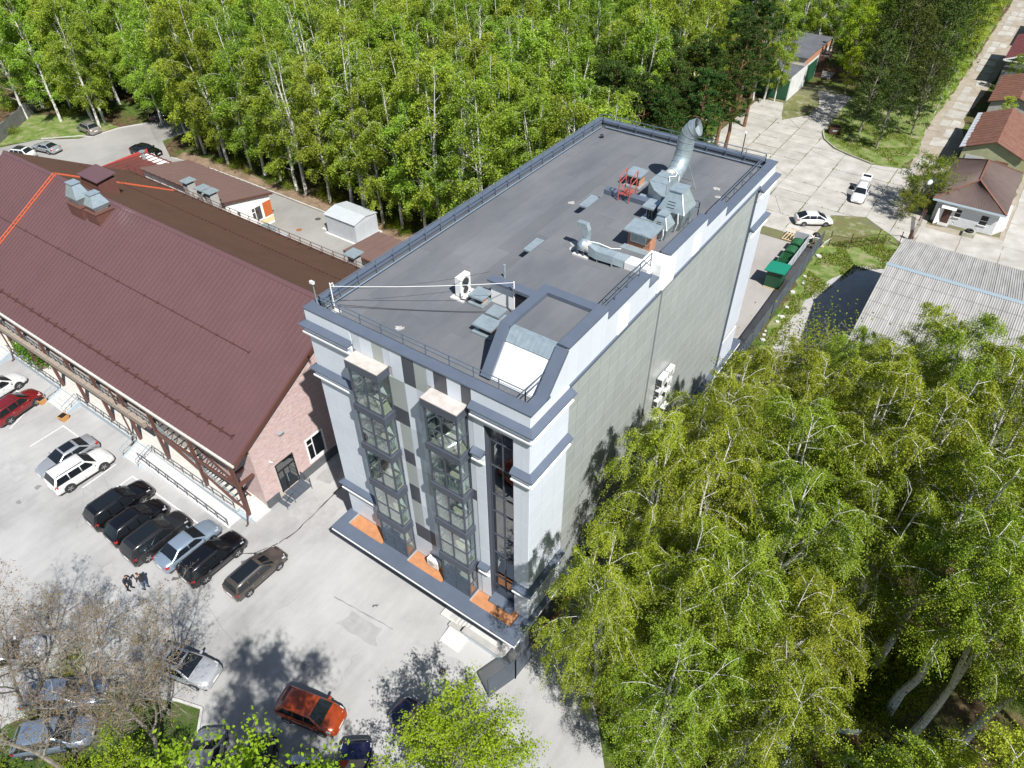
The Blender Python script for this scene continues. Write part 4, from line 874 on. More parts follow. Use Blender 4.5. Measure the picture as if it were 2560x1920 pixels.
# snow guards: brackets and rails
def guard(name, y, h, x0, x1, step, tri=.35, rails=(1.0,.6), m=M_BRN):
    g = bpy.data.objects.new(name, None); COL.objects.link(g); g.parent = LB
    z = zn(y)+.03; n = round((x1-x0)/step); br = MB(); u = -1 if y < RY else 1
    br.bar((0,0,0),(0,0,h),.035); br.bar((0,0,h),(0,-u*tri,zn(y-u*tri)-zn(y)),.03); br.bar((0,u*.02,h*.6),(0,-u*tri,zn(y-u*tri)-zn(y)),.025); br.bar((-.12,u*.1,-.04),(.0,0,h*.55),.025)
    bm = br.mesh('bracket', m)
    for k in range(n+1): link('bracket', bm, g, (x0+(x1-x0)*k/n, y, z))
    for q in rails: MB().bar((x0,y,z+h*q),(x1,y,z+h*q),.04).build('rail', m, g)
guard('snow_guard', EY+1.25, .42, LX+.5, -9.3, 1.3); guard('snow_guard', 3.2, .12, LX+.5, -12.6, 1.9, .2, (1.0,)); guard('snow_guard', 14.3, .12, LX+2, -9, 2.0, .2, (1.0,))
guard('eave_railing', FY-.55, .85, LX+1, -9, 1.55, .45, (1.0,.55))
# roof ladder
def roof_ladder(y0, y1):
    g = bpy.data.objects.new('roof_ladder', None); COL.objects.link(g); g.parent = LB
    for x in (-46.55, -46.1): MB().bar((x,y0,zn(y0)+.14),(x,y1,zn(y1)+.14),.07).build('rail', M_ORANGE, g)
    n = int(abs(y1-y0)/.42); rm = MB().bar((-46.55,0,0),(-46.1,0,0),.05).mesh('rung', M_ORANGE)
    for k in range(n): y = y0+(y1-y0)*(k+.5)/n; link('rung', rm, g, (0,y,zn(y)+.14))
roof_ladder(-2.5, RY); roof_ladder(RY+.1, FY-.6)
# chimneys with galvanised hoods
M_CHB = pm('chimney_sheet', (.13,.058,.045), .5, 0, .15, 3)
def chimney(label, x0, x1, y0, y1, zt, hood_h):
    t = thing('chimney', label, 'chimney', group='brown square chimneys with metal hoods')
    MB().hull8([(x0,y0,zn(y0)-.05),(x1,y0,zn(y0)-.05),(x1,y1,zn(y1)-.05),(x0,y1,zn(y1)-.05),(x0,y0,zt),(x1,y0,zt),(x1,y1,zt),(x0,y1,zt)]).build('shaft', M_CHB, t)
    n = int((zt-zn(y0))/.16)
    for k in range(n): z = zt-.16*(k+1); MB().box(x0-.02,x1+.02,y0-.025,y0-.003,z,z+.145).build('cladding_strip', M_CHB, t); 
    for k in range(int((zt-zn(y1))/.16)): z = zt-.16*(k+1); MB().box(x1+.003,x1+.025,y0,y1,z,z+.145).build('cladding_strip', M_CHB, t)
    piece('cap', M_CHB, t, x0-.06, x1+.06, y0-.06, y1+.06, zt, zt+.08)
    cx_, cy_, a, b = (x0+x1)/2, (y0+y1)/2, (x1-x0)*.36, (y1-y0)*.42
    sq = lambda s, z: [(cx_-a*s,cy_-b*s,z),(cx_+a*s,cy_-b*s,z),(cx_+a*s,cy_+b*s,z),(cx_-a*s,cy_+b*s,z)]
    loft([sq(.8,zt+.08),sq(1.12,zt+.08+hood_h*.35)]).build('hood_base', M_GALVD, t); loft([sq(1.12,zt+.08+hood_h*.35),sq(.55,zt+.08+hood_h)]).build('hood', M_GALV, t)
    piece('hood_cap', M_GALV, t, cx_-a*.7, cx_+a*.7, cy_-b*.7, cy_+b*.7, zt+.08+hood_h, zt+.14+hood_h)
    return t
chimney('left square brown chimney with taller metal hood on the wine-brown roof', -40.3, -38.1, 6.2, 7.7, 13.0, 1.9)
chimney('right square brown chimney with shorter metal hood on the wine-brown roof', -37.6, -35.8, 6.3, 8.0, 13.0, 1.5)
T = thing('roof_lantern', 'large brown box chimney with slanted lid just behind the roof ridge', 'chimney')
MB().box(-43.4,-40.4,9.5,11.2,10.8,13.5).build('shaft', M_CHB, T)
for k in range(20): MB().box(-43.38+k*.15,-43.38+k*.15+.09,9.46,9.5,11.8,13.5).build('cladding_strip', M_CHB, T)
MB().hull8([(-43.6,9.3,13.62),(-40.2,9.3,13.62),(-40.2,11.4,13.85),(-43.6,11.4,13.85),(-43.6,9.3,13.7),(-40.2,9.3,13.7),(-40.2,11.4,13.93),(-43.6,11.4,13.93)]).build('lid', M_RFN, T); MB().box(-43.4,-40.4,9.48,11.2,13.5,13.63).build('opening', M_BLACK, T)
for k, (x, zt) in enumerate(((-46.9,7.2),(-44.4,7.0),(-42.9,7.0))):
    t = thing('vent_shaft', ['small masonry vent shaft with flat metal lid, leftmost of the three behind the hall eave','small masonry vent shaft with flat metal lid, middle of the three behind the hall eave','small masonry vent shaft with flat metal lid, rightmost of the three behind the hall eave'][k], 'vent', group='lidded vent shafts behind the hall eave')
    MB().box(x-.45,x+.45,21.3,22.3,0,zt-.35).build('shaft', M_CONC, t); piece('lid', M_GALV, t, x-.65, x+.65, 21.1, 22.5, zt-.05, zt+.04)
    for a in (-.4, .4):
        for b in (21.4, 22.2): piece('leg', M_GALVD, t, x+a-.03, x+a+.03, b-.03, b+.03, zt-.35, zt-.05)
t = thing('vent_shaft', 'masonry vent shaft with flat metal lid below the office parapet', 'vent'); MB().box(-21.4,-20.5,21.4,22.3,0,6.2).build('shaft', M_CONC, t); piece('lid', M_GALV, t, -21.7, -20.2, 21.1, 22.6, 6.5, 6.58)
for a in (-21.3,-20.6):
    for b in (21.5,22.2): piece('leg', M_GALVD, t, a-.03, a+.03, b-.03, b+.03, 6.2, 6.5)
# ---- brick end wall and return
def bricks(y0, y1, z0, ztop, axis, const, holes, seed, out=1):
    mb = MB(); r = random.Random(seed); z = z0; k = 0
    while z < 12.6:
        y = y0-(.125 if k % 2 else 0)
        while y < y1:
            a, b = max(y, y0), min(y+.24, y1)
            if b-a > .04 and z+.065 < ztop((a+b)/2) and not any(h0-.02 < (a+b)/2 < h1+.02 and g0-.02 < z+.03 < g1+.02 for h0, h1, g0, g1 in holes):
                e = .028+r.uniform(-.006,.006)
                if axis == 'x': mb.box(const-.02, const+e, a, b-.008, z, z+.066)
                else: mb.box(a, b-.008, const-e, const+.02, z, z+.066)
            y += .25
        z += .0755; k += 1
    return mb
WIN, DOOR = (3.0,4.55,1.36,3.5), (-.12,1.6,.5,3.53)
kind(bricks(-1.62, 9.5, .88, lambda y: zn(y)-.42, 'x', -8.25, (WIN, DOOR), 1).build('brick_face', M_BRICKP, LB), 'stuff')
kind(bricks(-15.9, -8.24, .62, lambda x: 5.9, 'y', -1.62, (), 2).build('brick_face', M_BRICKP, LB), 'stuff')
MB().prism([(-1.63,.8),(9.6,.8),(9.6,zn(9.6)-.45),(RY,RZ2-.45),(-1.63,zn(-1.63)-.45)], -8.28, -8.235, axis='x').build('mortar_bed', M_MORTAR, LB)
for k in range(14):
    y = -1.66+k*.62
    if not (-.15 < y+.3 < 1.6): piece('plinth_tile', pm('plinth_tile', (.10,.105,.115), .5, 0, .1, 3, rand=.06), LB, -8.27, -8.19, y+.004, y+.614, .03, .87)
wf = MB(); y0, y1, z0, z1 = WIN
FRM = bpy.data.objects.new('window', None); COL.objects.link(FRM); FRM.parent = LB
for a in ((y0-.14,y1+.14,z1,z1+.14),(y0-.14,y1+.14,z0-.3,z0),(y0-.14,y0,z0,z1),(y1,y1+.14,z0,z1)): piece('frame', M_WPAINT, FRM, -8.26, -8.17, *a)
piece('mullion', M_WPAINT, FRM, -8.25, -8.19, y0+.5, y0+.58, z0, z1); piece('transom', M_WPAINT, FRM, -8.25, -8.19, y0, y0+.5, z1-.6, z1-.53)
piece('pane', M_DGLASS, FRM, -8.225, -8.22, y0, y0+.5, z0, z1); piece('pane', M_DGLASS, FRM, -8.225, -8.22, y0+.58, y1, z0, z1)
piece('green_blind', pm('green_blind', (.05,.25,.06), .7), FRM, -8.234, -8.23, y0+.95, y1-.25, z0+.35, z1)
DR = bpy.data.objects.new('door', None); COL.objects.link(DR); DR.parent = LB; y0, y1, z0, z1 = DOOR
for a in ((y0,y1,z1-.08,z1),(y0,y0+.08,z0,z1-.08),(y1-.08,y1,z0,z1-.08),(y0+.08,y1-.08,2.62,2.7),(y0+.55,y0+.63,z0,2.62)): piece('frame', M_BLACK, DR, -8.26, -8.17, *a)
piece('pane', M_DGLASS, DR, -8.225, -8.22, y0+.08, y0+.55, z0, 2.62); piece('pane', M_DGLASS, DR, -8.225, -8.22, y0+.63, y1-.08, z0, 2.62); piece('pane', M_DGLASS, DR, -8.225, -8.22, y0+.08, y1-.08, 2.7, z1-.08)
piece('handle', M_GALV, DR, -8.17, -8.12, y0+.72, y0+.75, 1.2, 2.0)
tag(MB().tube([(-8.2,-.38,4.3),(-8.0,-.38,4.3),(-8.0,-.3,4.22)], .06, 8).build('wall_lamp', M_WPAINT), 'small white lamp on the pink brick wall above the glass door', 'lamp')
tag(MB().box(-8.22,-8.0,.9,1.35,6.0,6.12).build('wall_lamp', M_GALV), 'small grey floodlight high on the pink brick wall', 'lamp')
# ---- metal steps to the end door
T = thing('metal_steps', 'dark grey grated metal landing and steps at the glass door in the brick wall', 'steps')
for k in range(3):
    for j in range(2): piece('grating', M_STEEL, T, -8.15+.55*j+.01, -8.15+.55*(j+1)-.01, -.05+.57*k+.01, -.05+.57*(k+1)-.01, .44, .47)
for k in range(2): piece('step', M_STEEL, T, -8.1, -7.1, -.42-.4*k, -.08-.4*k, .28-.16*k, .31-.16*k)
for x, y in ((-7.02,-.05),(-7.02,1.66),(-7.02,-.85),(-8.1,1.7)): MB().bar((x,y,0),(x,y,1.3 if y > -.5 else .9),.045).build('post', M_STEEL, T)
for z in (.9, 1.3): MB().bar((-7.02,1.66,z),(-8.1,1.7,z),.04).build('rail', M_STEEL, T); 
MB().bar((-7.02,-.05,1.3),(-7.02,-.85,.9),.04).build('rail', M_STEEL, T); MB().bar((-7.02,-.05,.45),(-7.02,1.66,.45),.06).build('edge_beam', M_STEEL, T)
# ---- front terrace: platform, steps, ramp
TR = thing('hall_terrace', 'raised pale paved terrace along the hall front with steps and a long ramp', 'terrace')
M_PAVE = pm('paving', (.50,.485,.45), .85, 0, .05, 2, rand=.04); M_TBLUE = pm('terrace_edge', (.36,.42,.46), .7, 0, .08, 2)
MB().box(-60,-9.7,-3.42,-1.6,0,.57).build('platform', M_TBLUE, TR)
for i in range(52):
    for j in range(2):
        x = -9.72-(i+1)*.75; piece('paving_slab', M_PAVE, TR, x+.006, x+.744, -3.4+j*.9+.006, -3.4+j*.9+.894, .57, .6)
for k in range(4): piece('step', M_CONCL, TR, -9.7+.42*k, -9.7+.42*(k+1)-.004, -3.1, -1.62, 0, .48-.12*k)
for (x0, x1) in ((-34.0,-31.2),(-46.5,-43.2),(-22.3,-20.3)):
    for k in range(4): piece('step', M_CONCL, TR, x0, x1, -3.43-.36*(k+1), -3.43-.36*k-.004, 0, .48-.12*k)
    for x in (x0-.06, x1+.06): MB().hull8([(x-.08,-5.0,0),(x+.08,-5.0,0),(x+.08,-3.43,0),(x-.08,-3.43,0),(x-.08,-5.0,.08),(x+.08,-5.0,.08),(x+.08,-3.43,.62),(x-.08,-3.43,.62)]).build('cheek_wall', M_TBLUE, TR)
MB().hull8([(-20.2,-4.45,0),(-9.35,-4.45,0),(-9.35,-3.44,0),(-20.2,-3.44,0),(-20.2,-4.45,.58),(-9.35,-4.45,.02),(-9.35,-3.44,.02),(-20.2,-3.44,.58)]).build('ramp', M_CONCL, TR)
MB().hull8([(-20.2,-4.62,0),(-9.3,-4.62,0),(-9.3,-4.46,0),(-20.2,-4.46,0),(-20.2,-4.62,.66),(-9.3,-4.62,.1),(-9.3,-4.46,.1),(-20.2,-4.46,.66)]).build('ramp_kerb', M_WPAINT, TR)
piece('end_block', M_TBLUE, TR, -9.6, -8.35, -3.45, -3.12, 0, .42)
def fence_rail(name, label, pts, h=.9, step=1.25, m=M_STEEL, zig=True, cat='railing', group='dark railings of the hall terrace'):
    t = thing(name, label, cat, group=group)
    for a, b in zip(pts[:-1], pts[1:]):
        a, b = Vector(a), Vector(b); n = max(1, round((b-a).length/step))
        for k in range(n+1): p = a.lerp(b, k/n); MB().bar(p, p+Vector((0,0,h)),.04).build('post', m, t)
        for q in (1, .45): MB().bar(a+Vector((0,0,h*q)), b+Vector((0,0,h*q)),.05 if q == 1 else .03).build('rail', m, t)
        if zig:
            for k in range(n):
                p, q = a.lerp(b, k/n), a.lerp(b, (k+1)/n); MB().bar(p+Vector((0,0,.1)), q+Vector((0,0,h*.45)),.022).build('brace', m, t); MB().bar(q+Vector((0,0,.1)), p+Vector((0,0,h*.45)),.022).build('brace', m, t)
    return t
fence_rail('ramp_railing', 'dark railing along the outer edge of the long pale ramp', [(-20.2,-4.54,.66),(-9.4,-4.54,.1)])
fence_rail('terrace_railing', 'dark railing between the ramp and the stair of the hall', [(-20.0,-3.36,.6),(-9.9,-3.36,.6)])
fence_rail('terrace_railing', 'dark railing on the terrace edge between the two flights of front steps', [(-31.0,-3.36,.6),(-22.5,-3.36,.6)])
fence_rail('terrace_railing', 'dark railing on the terrace edge behind the green plant', [(-43.0,-3.36,.6),(-34.2,-3.36,.6)])
for x0, x1, lab in ((-34.06,-31.14,'wide front steps between the two orange planters'),(-22.36,-20.24,'front steps at the head of the ramp')):
    for s, x in (('left', x0), ('right', x1)):
        fence_rail('handrail', 'light tubular handrail on the '+s+' of the '+lab, [(x,-4.9,.08),(x,-3.45,.6)], .9, .8, M_GALV, False, 'handrail', 'light handrails of the hall steps')
for k, (x, y) in enumerate(((-34.4,-5.2),(-30.7,-5.25))):
    t = thing('planter', ['cracked orange square planter left of the front steps','cracked orange square planter right of the front steps'][k], 'planter', (x,y,0), R(10))
    mo = pm('orange_planter', (.52,.25,.08), .7, 0, .2, 4)
    MB().hull8([(-.28,-.28,0),(.28,-.28,0),(.28,.28,0),(-.28,.28,0),(-.34,-.34,.5),(.34,-.34,.5),(.34,.34,.5),(-.34,.34,.5)]).build('tub', mo, t); MB().box(-.28,.28,-.28,.28,.5,.505).build('soil', M_BLACK, t)
# ---- gallery on brown posts
GA = thing('hall_gallery', 'upper gallery on brown steel posts along the hall front with stone planter boxes', 'gallery')
PX = [-8.65,-13.6,-18.5,-22.4,-26.35,-30.3,-34.2,-38.1,-42,-46,-50,-54]
for k, x in enumerate(PX): MB().box(x-.11,x+.11,-3.18,-2.96,.55,6.3).build('post', M_BRN, GA)
for x in (-23.0,-42.5,-8.35):
    MB().tube([(x,-3.3,6.4),(x,-3.36,6.0),(x,-3.32,5.6),(x,-3.32,1.2),(x+.05,-3.5,.6),(x+.05,-3.62,.15),(x+.05,-3.8,.1)], .065, 8).build('downpipe', M_BRN, GA)
MB().box(-56,-19.2,-3.12,-1.62,3.7,3.88).build('deck', pm('gallery_floor', (.30,.27,.24), .8, 0, .1, 2), GA)
MB().box(-56,-8.55,-3.2,-3.0,5.95,6.28).build('beam', M_BRN, GA); MB().box(-18.6,-8.6,-3.16,-3.0,3.6,3.86).build('beam', M_BRN, GA); MB().box(-56,-19.2,-3.2,-3.1,3.55,3.9).build('beam', M_BRN, GA)
MB().box(-9.9,-9.7,-3.0,-.9,3.62,3.86).build('beam', M_BRN, GA); MB().box(-8.78,-8.55,-3.0,-.9,3.62,3.86).build('beam', M_BRN, GA)
for x in PX: MB().box(x-.07,x+.07,-3.0,-1.62,6.0,6.2).build('rafter', M_BRN, GA)
M_STONE = pm('planter_stone', (.24,.195,.155), .95, 0, .3, 9, col2=(.36,.30,.245), bump=.8, bscale=22)
bxm = MB().box(0,1.92,-.16,.16,0,.52).mesh('planter_box', M_STONE)
for k in range(18): link('planter_box', bxm, GA, (-21.3-2.02*k, -3.32, 3.92))
gr = MB().bar((0,0,0),(0,0,1.0),.03).mesh('post', M_STEEL)
for k in range(46): link('baluster_post', gr, GA, (-19.4-.8*k, -3.0, 3.88))
for z in (4.3, 4.85): MB().bar((-56,-3.0,z),(-19.2,-3.0,z),.04).build('rail', M_STEEL, GA)
zg = MB()
for k in range(92): x = -19.4-.4*k; zg.bar((x,-3.0,4.0+.8*(k % 2)),(x-.4,-3.0,4.0+.8*((k+1) % 2)),.02)
kind(zg.build('balustrade', M_GALVD, GA), 'stuff')
# ---- open steel stair
ST = thing('steel_stair', 'open steel stair with brown stringers descending beside the hall front', 'stairs')
sx0, sz0, sx1, sz1 = -19.0, 3.85, -9.9, .62; n = 17
for y in (-2.95,-1.85): MB().bar((sx0,y,sz0-.05),(sx1,y,sz1-.05),.08,.28).build('stringer', M_BRN, ST)
tm = MB().box(-.2,.16,-2.9,-1.9,0,.035).mesh('tread', pm('tread_dark', (.035,.04,.045), .5))
for k in range(n): f = (k+.5)/n; link('tread', tm, ST, (sx0+(sx1-sx0)*f,0,sz0+(sz1-sz0)*f), 0, (.35,1,1))
for y in (-2.95,):
    for k in range(8): f = k/7; p = Vector((sx0+(sx1-sx0)*f,y,sz0+(sz1-sz0)*f)); MB().bar(p,p+Vector((0,0,.95)),.035).build('post', M_GALVD, ST)
    for q in (.95,.65,.35): MB().bar((sx0,y,sz0+q),(sx1,y,sz1+q),.035).build('rail', M_GALVD, ST)
MB().bar((-18.5,-3.05,3.5),(-9.0,-3.05,.9),.12,.2).build('brace', M_BRN, ST)
# ================================================================ smaller buildings, fences and yard things
M_GREEN = pm('green_sheet', (.018,.085,.042), .45, 0, .08, 2); M_GREENR = pm('green_roof', (.012,.20,.125), .4, 0, .05, 2)
M_BIN = pm('green_bin', (.02,.10,.04), .5, 0, .15, 3); M_SLATE = pm('asbestos_sheet', (.235,.23,.22), .9, 0, .14, .9, col2=(.37,.365,.35), stretch=(2.5,.2,1))
M_RUST = pm('rusty_roof', (.15,.062,.040), .75, .1, .25, 1.2, col2=(.21,.105,.072)); M_RUSTD = pm('rust_dark', (.075,.035,.025), .8, .1, .3, 5)
M_BROWNR = pm('guard_roof', (.115,.080,.070), .7, 0, .12, 1.0, rand=.03); M_WOOD = pm('raw_wood', (.55,.42,.26), .8, 0, .15, 6); M_WBRICK = pm('white_brick', (.66,.67,.68), .8, 0, .06, 3, rand=.05)
M_ZINC = pm('zinc_box', (.52,.55,.58), .5, .2, .06, 2); M_FLAT = pm('flat_roof', (.10,.105,.12), .8, 0, .2, .5)
M_CREAM = pm('cream_panel', (.62,.53,.32), .6); M_ORP = pm('orange_panel', (.46,.12,.03), .5, 0, .06, 2); M_ANW = pm('annex_white', (.76,.755,.73), .5, 0, .02, 2)
M_ANR = pm('annex_roof', (.155,.10,.088), .45, 0, .06, .5)
# ---- annex behind the hall: white walls, mono-pitch sheet roof
A = thing('annex_building', 'white annex with brown ribbed lean-to roof, orange panel and window behind the hall', 'building')
ax0, ax1, ay0, ay1, zh, zl = -58.5, -42.8, 23.0, 29.0, 5.15, 3.85
MB().prism([(ay0,0),(ay1,0),(ay1,zl-.1),(ay0,zh-.12)], ax0, ax1, axis='x').build('wall', M_ANW, A)
zf = lambda y: zh+(zl-zh)*(y-ay0)/(ay1-ay0)
mb = MB()
P = [(0,0),(.02,.11),(.13,.11),(.15,0),(.3,0),(.38,.015),(.46,0),(.6,0),(.68,.015),(.76,0),(.94,0)]
prof = P+[(1.0,0)]; mb.v += [(x, ay0-.3, zf(ay0-.3)+h) for x, h in prof]+[(x, ay1+.45, zf(ay1+.45)+h) for x, h in prof]; n = len(prof)
for k in range(n-1): mb.f.append((k,k+1,n+k+1,n+k)); mb.m.append(0)
rs = mb.mesh('roof_sheet', M_ANR)
for k in range(16): link('roof_sheet', rs, A, (ax0-.2+k*1.0, 0, 0))
MB().prism([(ay0-.28,zf(ay0-.28)-.02),(ay1+.42,zf(ay1+.42)-.02),(ay1+.42,zf(ay1+.42)-.2),(ay0-.28,zf(ay0-.28)-.2)], ax0-.1, ax1+.28, axis='x').build('roof_edge', M_BRN, A)
for k in range(5): piece('facade_panel', M_ANW, A, ax1, ax1+.03, ay0+k*.95+.01, ay0+(k+1)*.95-.01 if k < 4 else ay1-1.25, 1.0, zf(ay0+(k+1)*.95)-.3)
for k in range(3): piece('orange_board', M_ORP, A, ax1, ax1+.04, ay1-1.22+k*.4+.005, ay1-1.22+(k+1)*.4-.005, 1.15, 3.0)
piece('base_panel', M_CREAM, A, ax1, ax1+.03, ay0, ay1, .3, .98)
wn = bpy.data.objects.new('window', None); COL.objects.link(wn); wn.parent = A
for q in ((26.0,27.5,1.05,1.2),(26.0,27.5,2.9,3.0),(26.0,26.1,1.2,2.9),(27.4,27.5,1.2,2.9),(26.5,26.58,1.2,2.9),(26.1,26.5,2.35,2.42)): piece('frame', M_WPAINT, wn, ax1+.03, ax1+.09, *q)
piece('pane', M_DGLASS, wn, ax1+.04, ax1+.05, 26.1, 27.4, 1.2, 2.9)
t = thing('wall_bracket_lamp', 'small dark lamp on the white annex wall', 'lamp'); MB().box(ax1+.03,ax1+.35,24.2,24.4,3.2,3.35).build('lamp_head', M_STEEL, t); MB().box(ax1,ax1+.05,24.25,24.35,3.15,3.4).build('bracket', M_STEEL, t)
B2 = thing('low_red_roof_building', 'low building with red-brown ribbed roof and red ridge left of the white annex', 'building')
MB().box(-66.5,-58.9,22.6,28.2,0,3.2).build('wall', M_ANW, B2)
mb = MB(); mb.v += [(x, 22.2, 3.5+h) for x, h in prof]+[(x, 28.6, 3.1+h) for x, h in prof]
for k in range(n-1): mb.f.append((k,k+1,n+k+1,n+k)); mb.m.append(0)
rs2 = mb.mesh('roof_sheet', pm('red_brown_sheet', (.13,.045,.038), .45, 0, .1, .5))
for k in range(8): link('roof_sheet', rs2, B2, (-66.8+k*1.0, 0, 0))
MB().box(-67.0,-66.8,22.2,28.6,3.1,3.6).build('barge_board', pm('red_trim', (.40,.06,.05), .5), B2); MB().cyl(-65.2,27.0,3.1,4.2,.25,12).build('vent_pipe', M_GALV, B2); MB().cyl(-65.2,27.0,4.2,4.3,.4,12).build('vent_cap', M_GALV, B2)
# small shed roof next to the office
S = thing('small_outbuilding', 'small white outbuilding with brown ribbed roof beside the office wall', 'building')
MB().box(-26.1,-20.5,25.5,30.3,0,2.9).build('wall', M_ANW, S)
mb = MB(); mb.v += [(x, 25.2, 3.3+h) for x, h in prof]+[(x, 30.7, 3.0+h) for x, h in prof]
for k in range(n-1): mb.f.append((k,k+1,n+k+1,n+k)); mb.m.append(0)
rs3 = mb.mesh('roof_sheet', M_ANR)
for k in range(6): link('roof_sheet', rs3, S, (-26.4+k*1.0, 0, 0))
MB().box(-26.4,-20.4,25.15,25.3,3.05,3.32).build('fascia', M_BRN, S); MB().hull8([(-26.48,25.2,3.08),(-26.38,25.2,3.08),(-26.38,30.7,2.8),(-26.48,30.7,2.8),(-26.48,25.2,3.34),(-26.38,25.2,3.34),(-26.38,30.7,3.04),(-26.48,30.7,3.04)]).build('fascia', M_BRN, S)
# grey transformer box
T = thing('transformer_box', 'pale grey metal transformer box with shallow roof at the edge of the wood', 'shed')
piece('footing', M_CONCL, T, -35.5, -30.0, 30.4, 34.6, 0, .15)
tx0, tx1, ty0, ty1 = -35.2, -30.3, 30.7, 34.3
MB().prism([(ty0,.15),(ty1,.15),(ty1,2.6),((ty0+ty1)/2,2.95),(ty0,2.6)], tx0, tx1, axis='x').build('body', M_ZINC, T)
for s in (0, 1):
    ym = (ty0+ty1)/2; ya = ty0-.15 if s == 0 else ty1+.15
    for k in range(4): a = tx0-.12+k*1.28; MB().hull8([(a,ya,2.58),(a+1.27,ya,2.58),(a+1.27,ym,2.97),(a,ym,2.97),(a,ya,2.63),(a+1.27,ya,2.63),(a+1.27,ym,3.02),(a,ym,3.02)]).build('roof_sheet', M_ZINC, T)
for k in range(4): piece('door', M_ZINC, T, tx0+.08+k*1.2, tx0+1.22+k*1.2, ty0-.03, ty0, .25, 2.45); 
for k in range(3): piece('door', M_ZINC, T, tx1, tx1+.03, ty0+.1+k*1.15, ty0+1.2+k*1.15, .25, 2.45)
for k, y in enumerate((ty0-.035,)):
    for x in (-34.5,-33.3,-31.0): MB().tri((x,y,1.75),(x+.16,y,1.75),(x+.08,y,1.9)).build('warning_sign', pm('warn_yellow', (.6,.45,.04), .5), T)
T = thing('scrap_trolley', 'leaning scrap of white frames and boards beside the grey metal box', 'scrap')
for k in range(4): MB().bar((-36.6+.2*k,31.0,.05),(-36.2+.15*k,32.2+.1*k,.9-.1*k),.07).build('frame_bar', M_HOSE, T)
MB().box(-36.7,-35.8,31.2,31.9,.0,.45).build('board', M_CONC, T)
for k, (x, y, z, m, lab) in enumerate(((-40.6,24.6,1.0,M_WPAINT,'white cabinet standing behind the hall eave'),(-37.6,24.2,1.2,M_GALV,'pale metal box behind the hall eave railing'),(-35.4,24.0,1.1,M_ZINC,'light metal frame crate behind the hall eave railing'))):
    t = thing('yard_cabinet', lab, 'cabinet'); MB().box(x-.8,x+.8,y-.5,y+.5,.05,z*2.6).build('body', m, t); MB().box(x-.85,x+.85,y-.55,y+.55,z*2.6,z*2.6+.06).build('top', M_CONCL if k == 0 else m, t); MB().box(x-.7,x+.7,y-.45,y+.45,0,.05).build('foot', M_STEEL, t)
# concrete panel fence far left
T = thing('concrete_fence', 'grey concrete panel fence at the edge of the wood, far left', 'fence')
for k in range(10):
    a = Vector((-93.5,19.2,0)); b = Vector((-104,32,0)); p, q = a.lerp(b, k/10), a.lerp(b, (k+1)/10-.003); u = (q-p).normalized(); v = Vector((-u.y,u.x,0))*.06
    MB().hull8([p-v,q-v,q+v,p+v]+[w_+Vector((0,0,2.1+rr.uniform(-.15,.1))) for w_ in (p-v,q-v,q+v,p+v)]).build('panel', pm('fence_concrete', (.16,.16,.16), .9, 0, .2, 1), T)
# ---- white building with green gates, top right
WBG = thing('garage_building', 'white-walled garage with green gates, orange brick upper wall and flat dark roof', 'building')
MB().box(-14,-4.25,104.2,124,0,3.9).build('wall', pm('lime_wall', (.62,.63,.62), .85, 0, .1, 1), WBG)
MB().box(-14,-4.2,110.5,124,3.9,5.1).build('upper_wall', M_MORTAR, WBG)
mb = MB(); r_ = 0; z = 3.92
while z < 5.05:
    y = 110.5-(.13 if r_ % 2 else 0)
    while y < 124: a, b = max(y,110.5), min(y+.25,124); mb.box(-4.2,-4.17,a,b-.01,z,z+.066); y += .262
    z += .077; r_ += 1
kind(mb.build('brick_face', M_BRICKO, WBG), 'stuff')
for k in range(6): piece('roof_felt', M_FLAT, WBG, -14.2+k*1.7, -14.2+(k+1)*1.7-.015, 110.2, 124.3, 5.1, 5.2+.006*(k % 2))
MB().box(-14.1,-4.2,104.0,110.2,3.9,4.0).build('roof_felt', M_FLAT, WBG)
piece('gate', M_GREEN, WBG, -10.6, -4.4, 104.1, 104.2, .1, 3.2); piece('gate', M_GREEN, WBG, -4.25, -4.15, 112.6, 117.8, .1, 3.4)
for x in (-9.0,-7.5,-6.0): piece('gate_rib', M_GREEN, WBG, x-.03, x+.03, 104.05, 104.1, .1, 3.2)
piece('porch_roof', M_BROWNR, WBG, -4.2, -2.6, 118.4, 121.6, 3.5, 3.65); piece('porch_wall', M_RUSTD, WBG, -4.18, -3.0, 118.4, 118.5, 0, 3.5); piece('door', M_BLACK, WBG, -4.2, -4.15, 119, 120.4, 0, 2.6)
piece('doorstep', M_CONC, WBG, -4.2, -1.6, 118.6, 122, 0, .15)
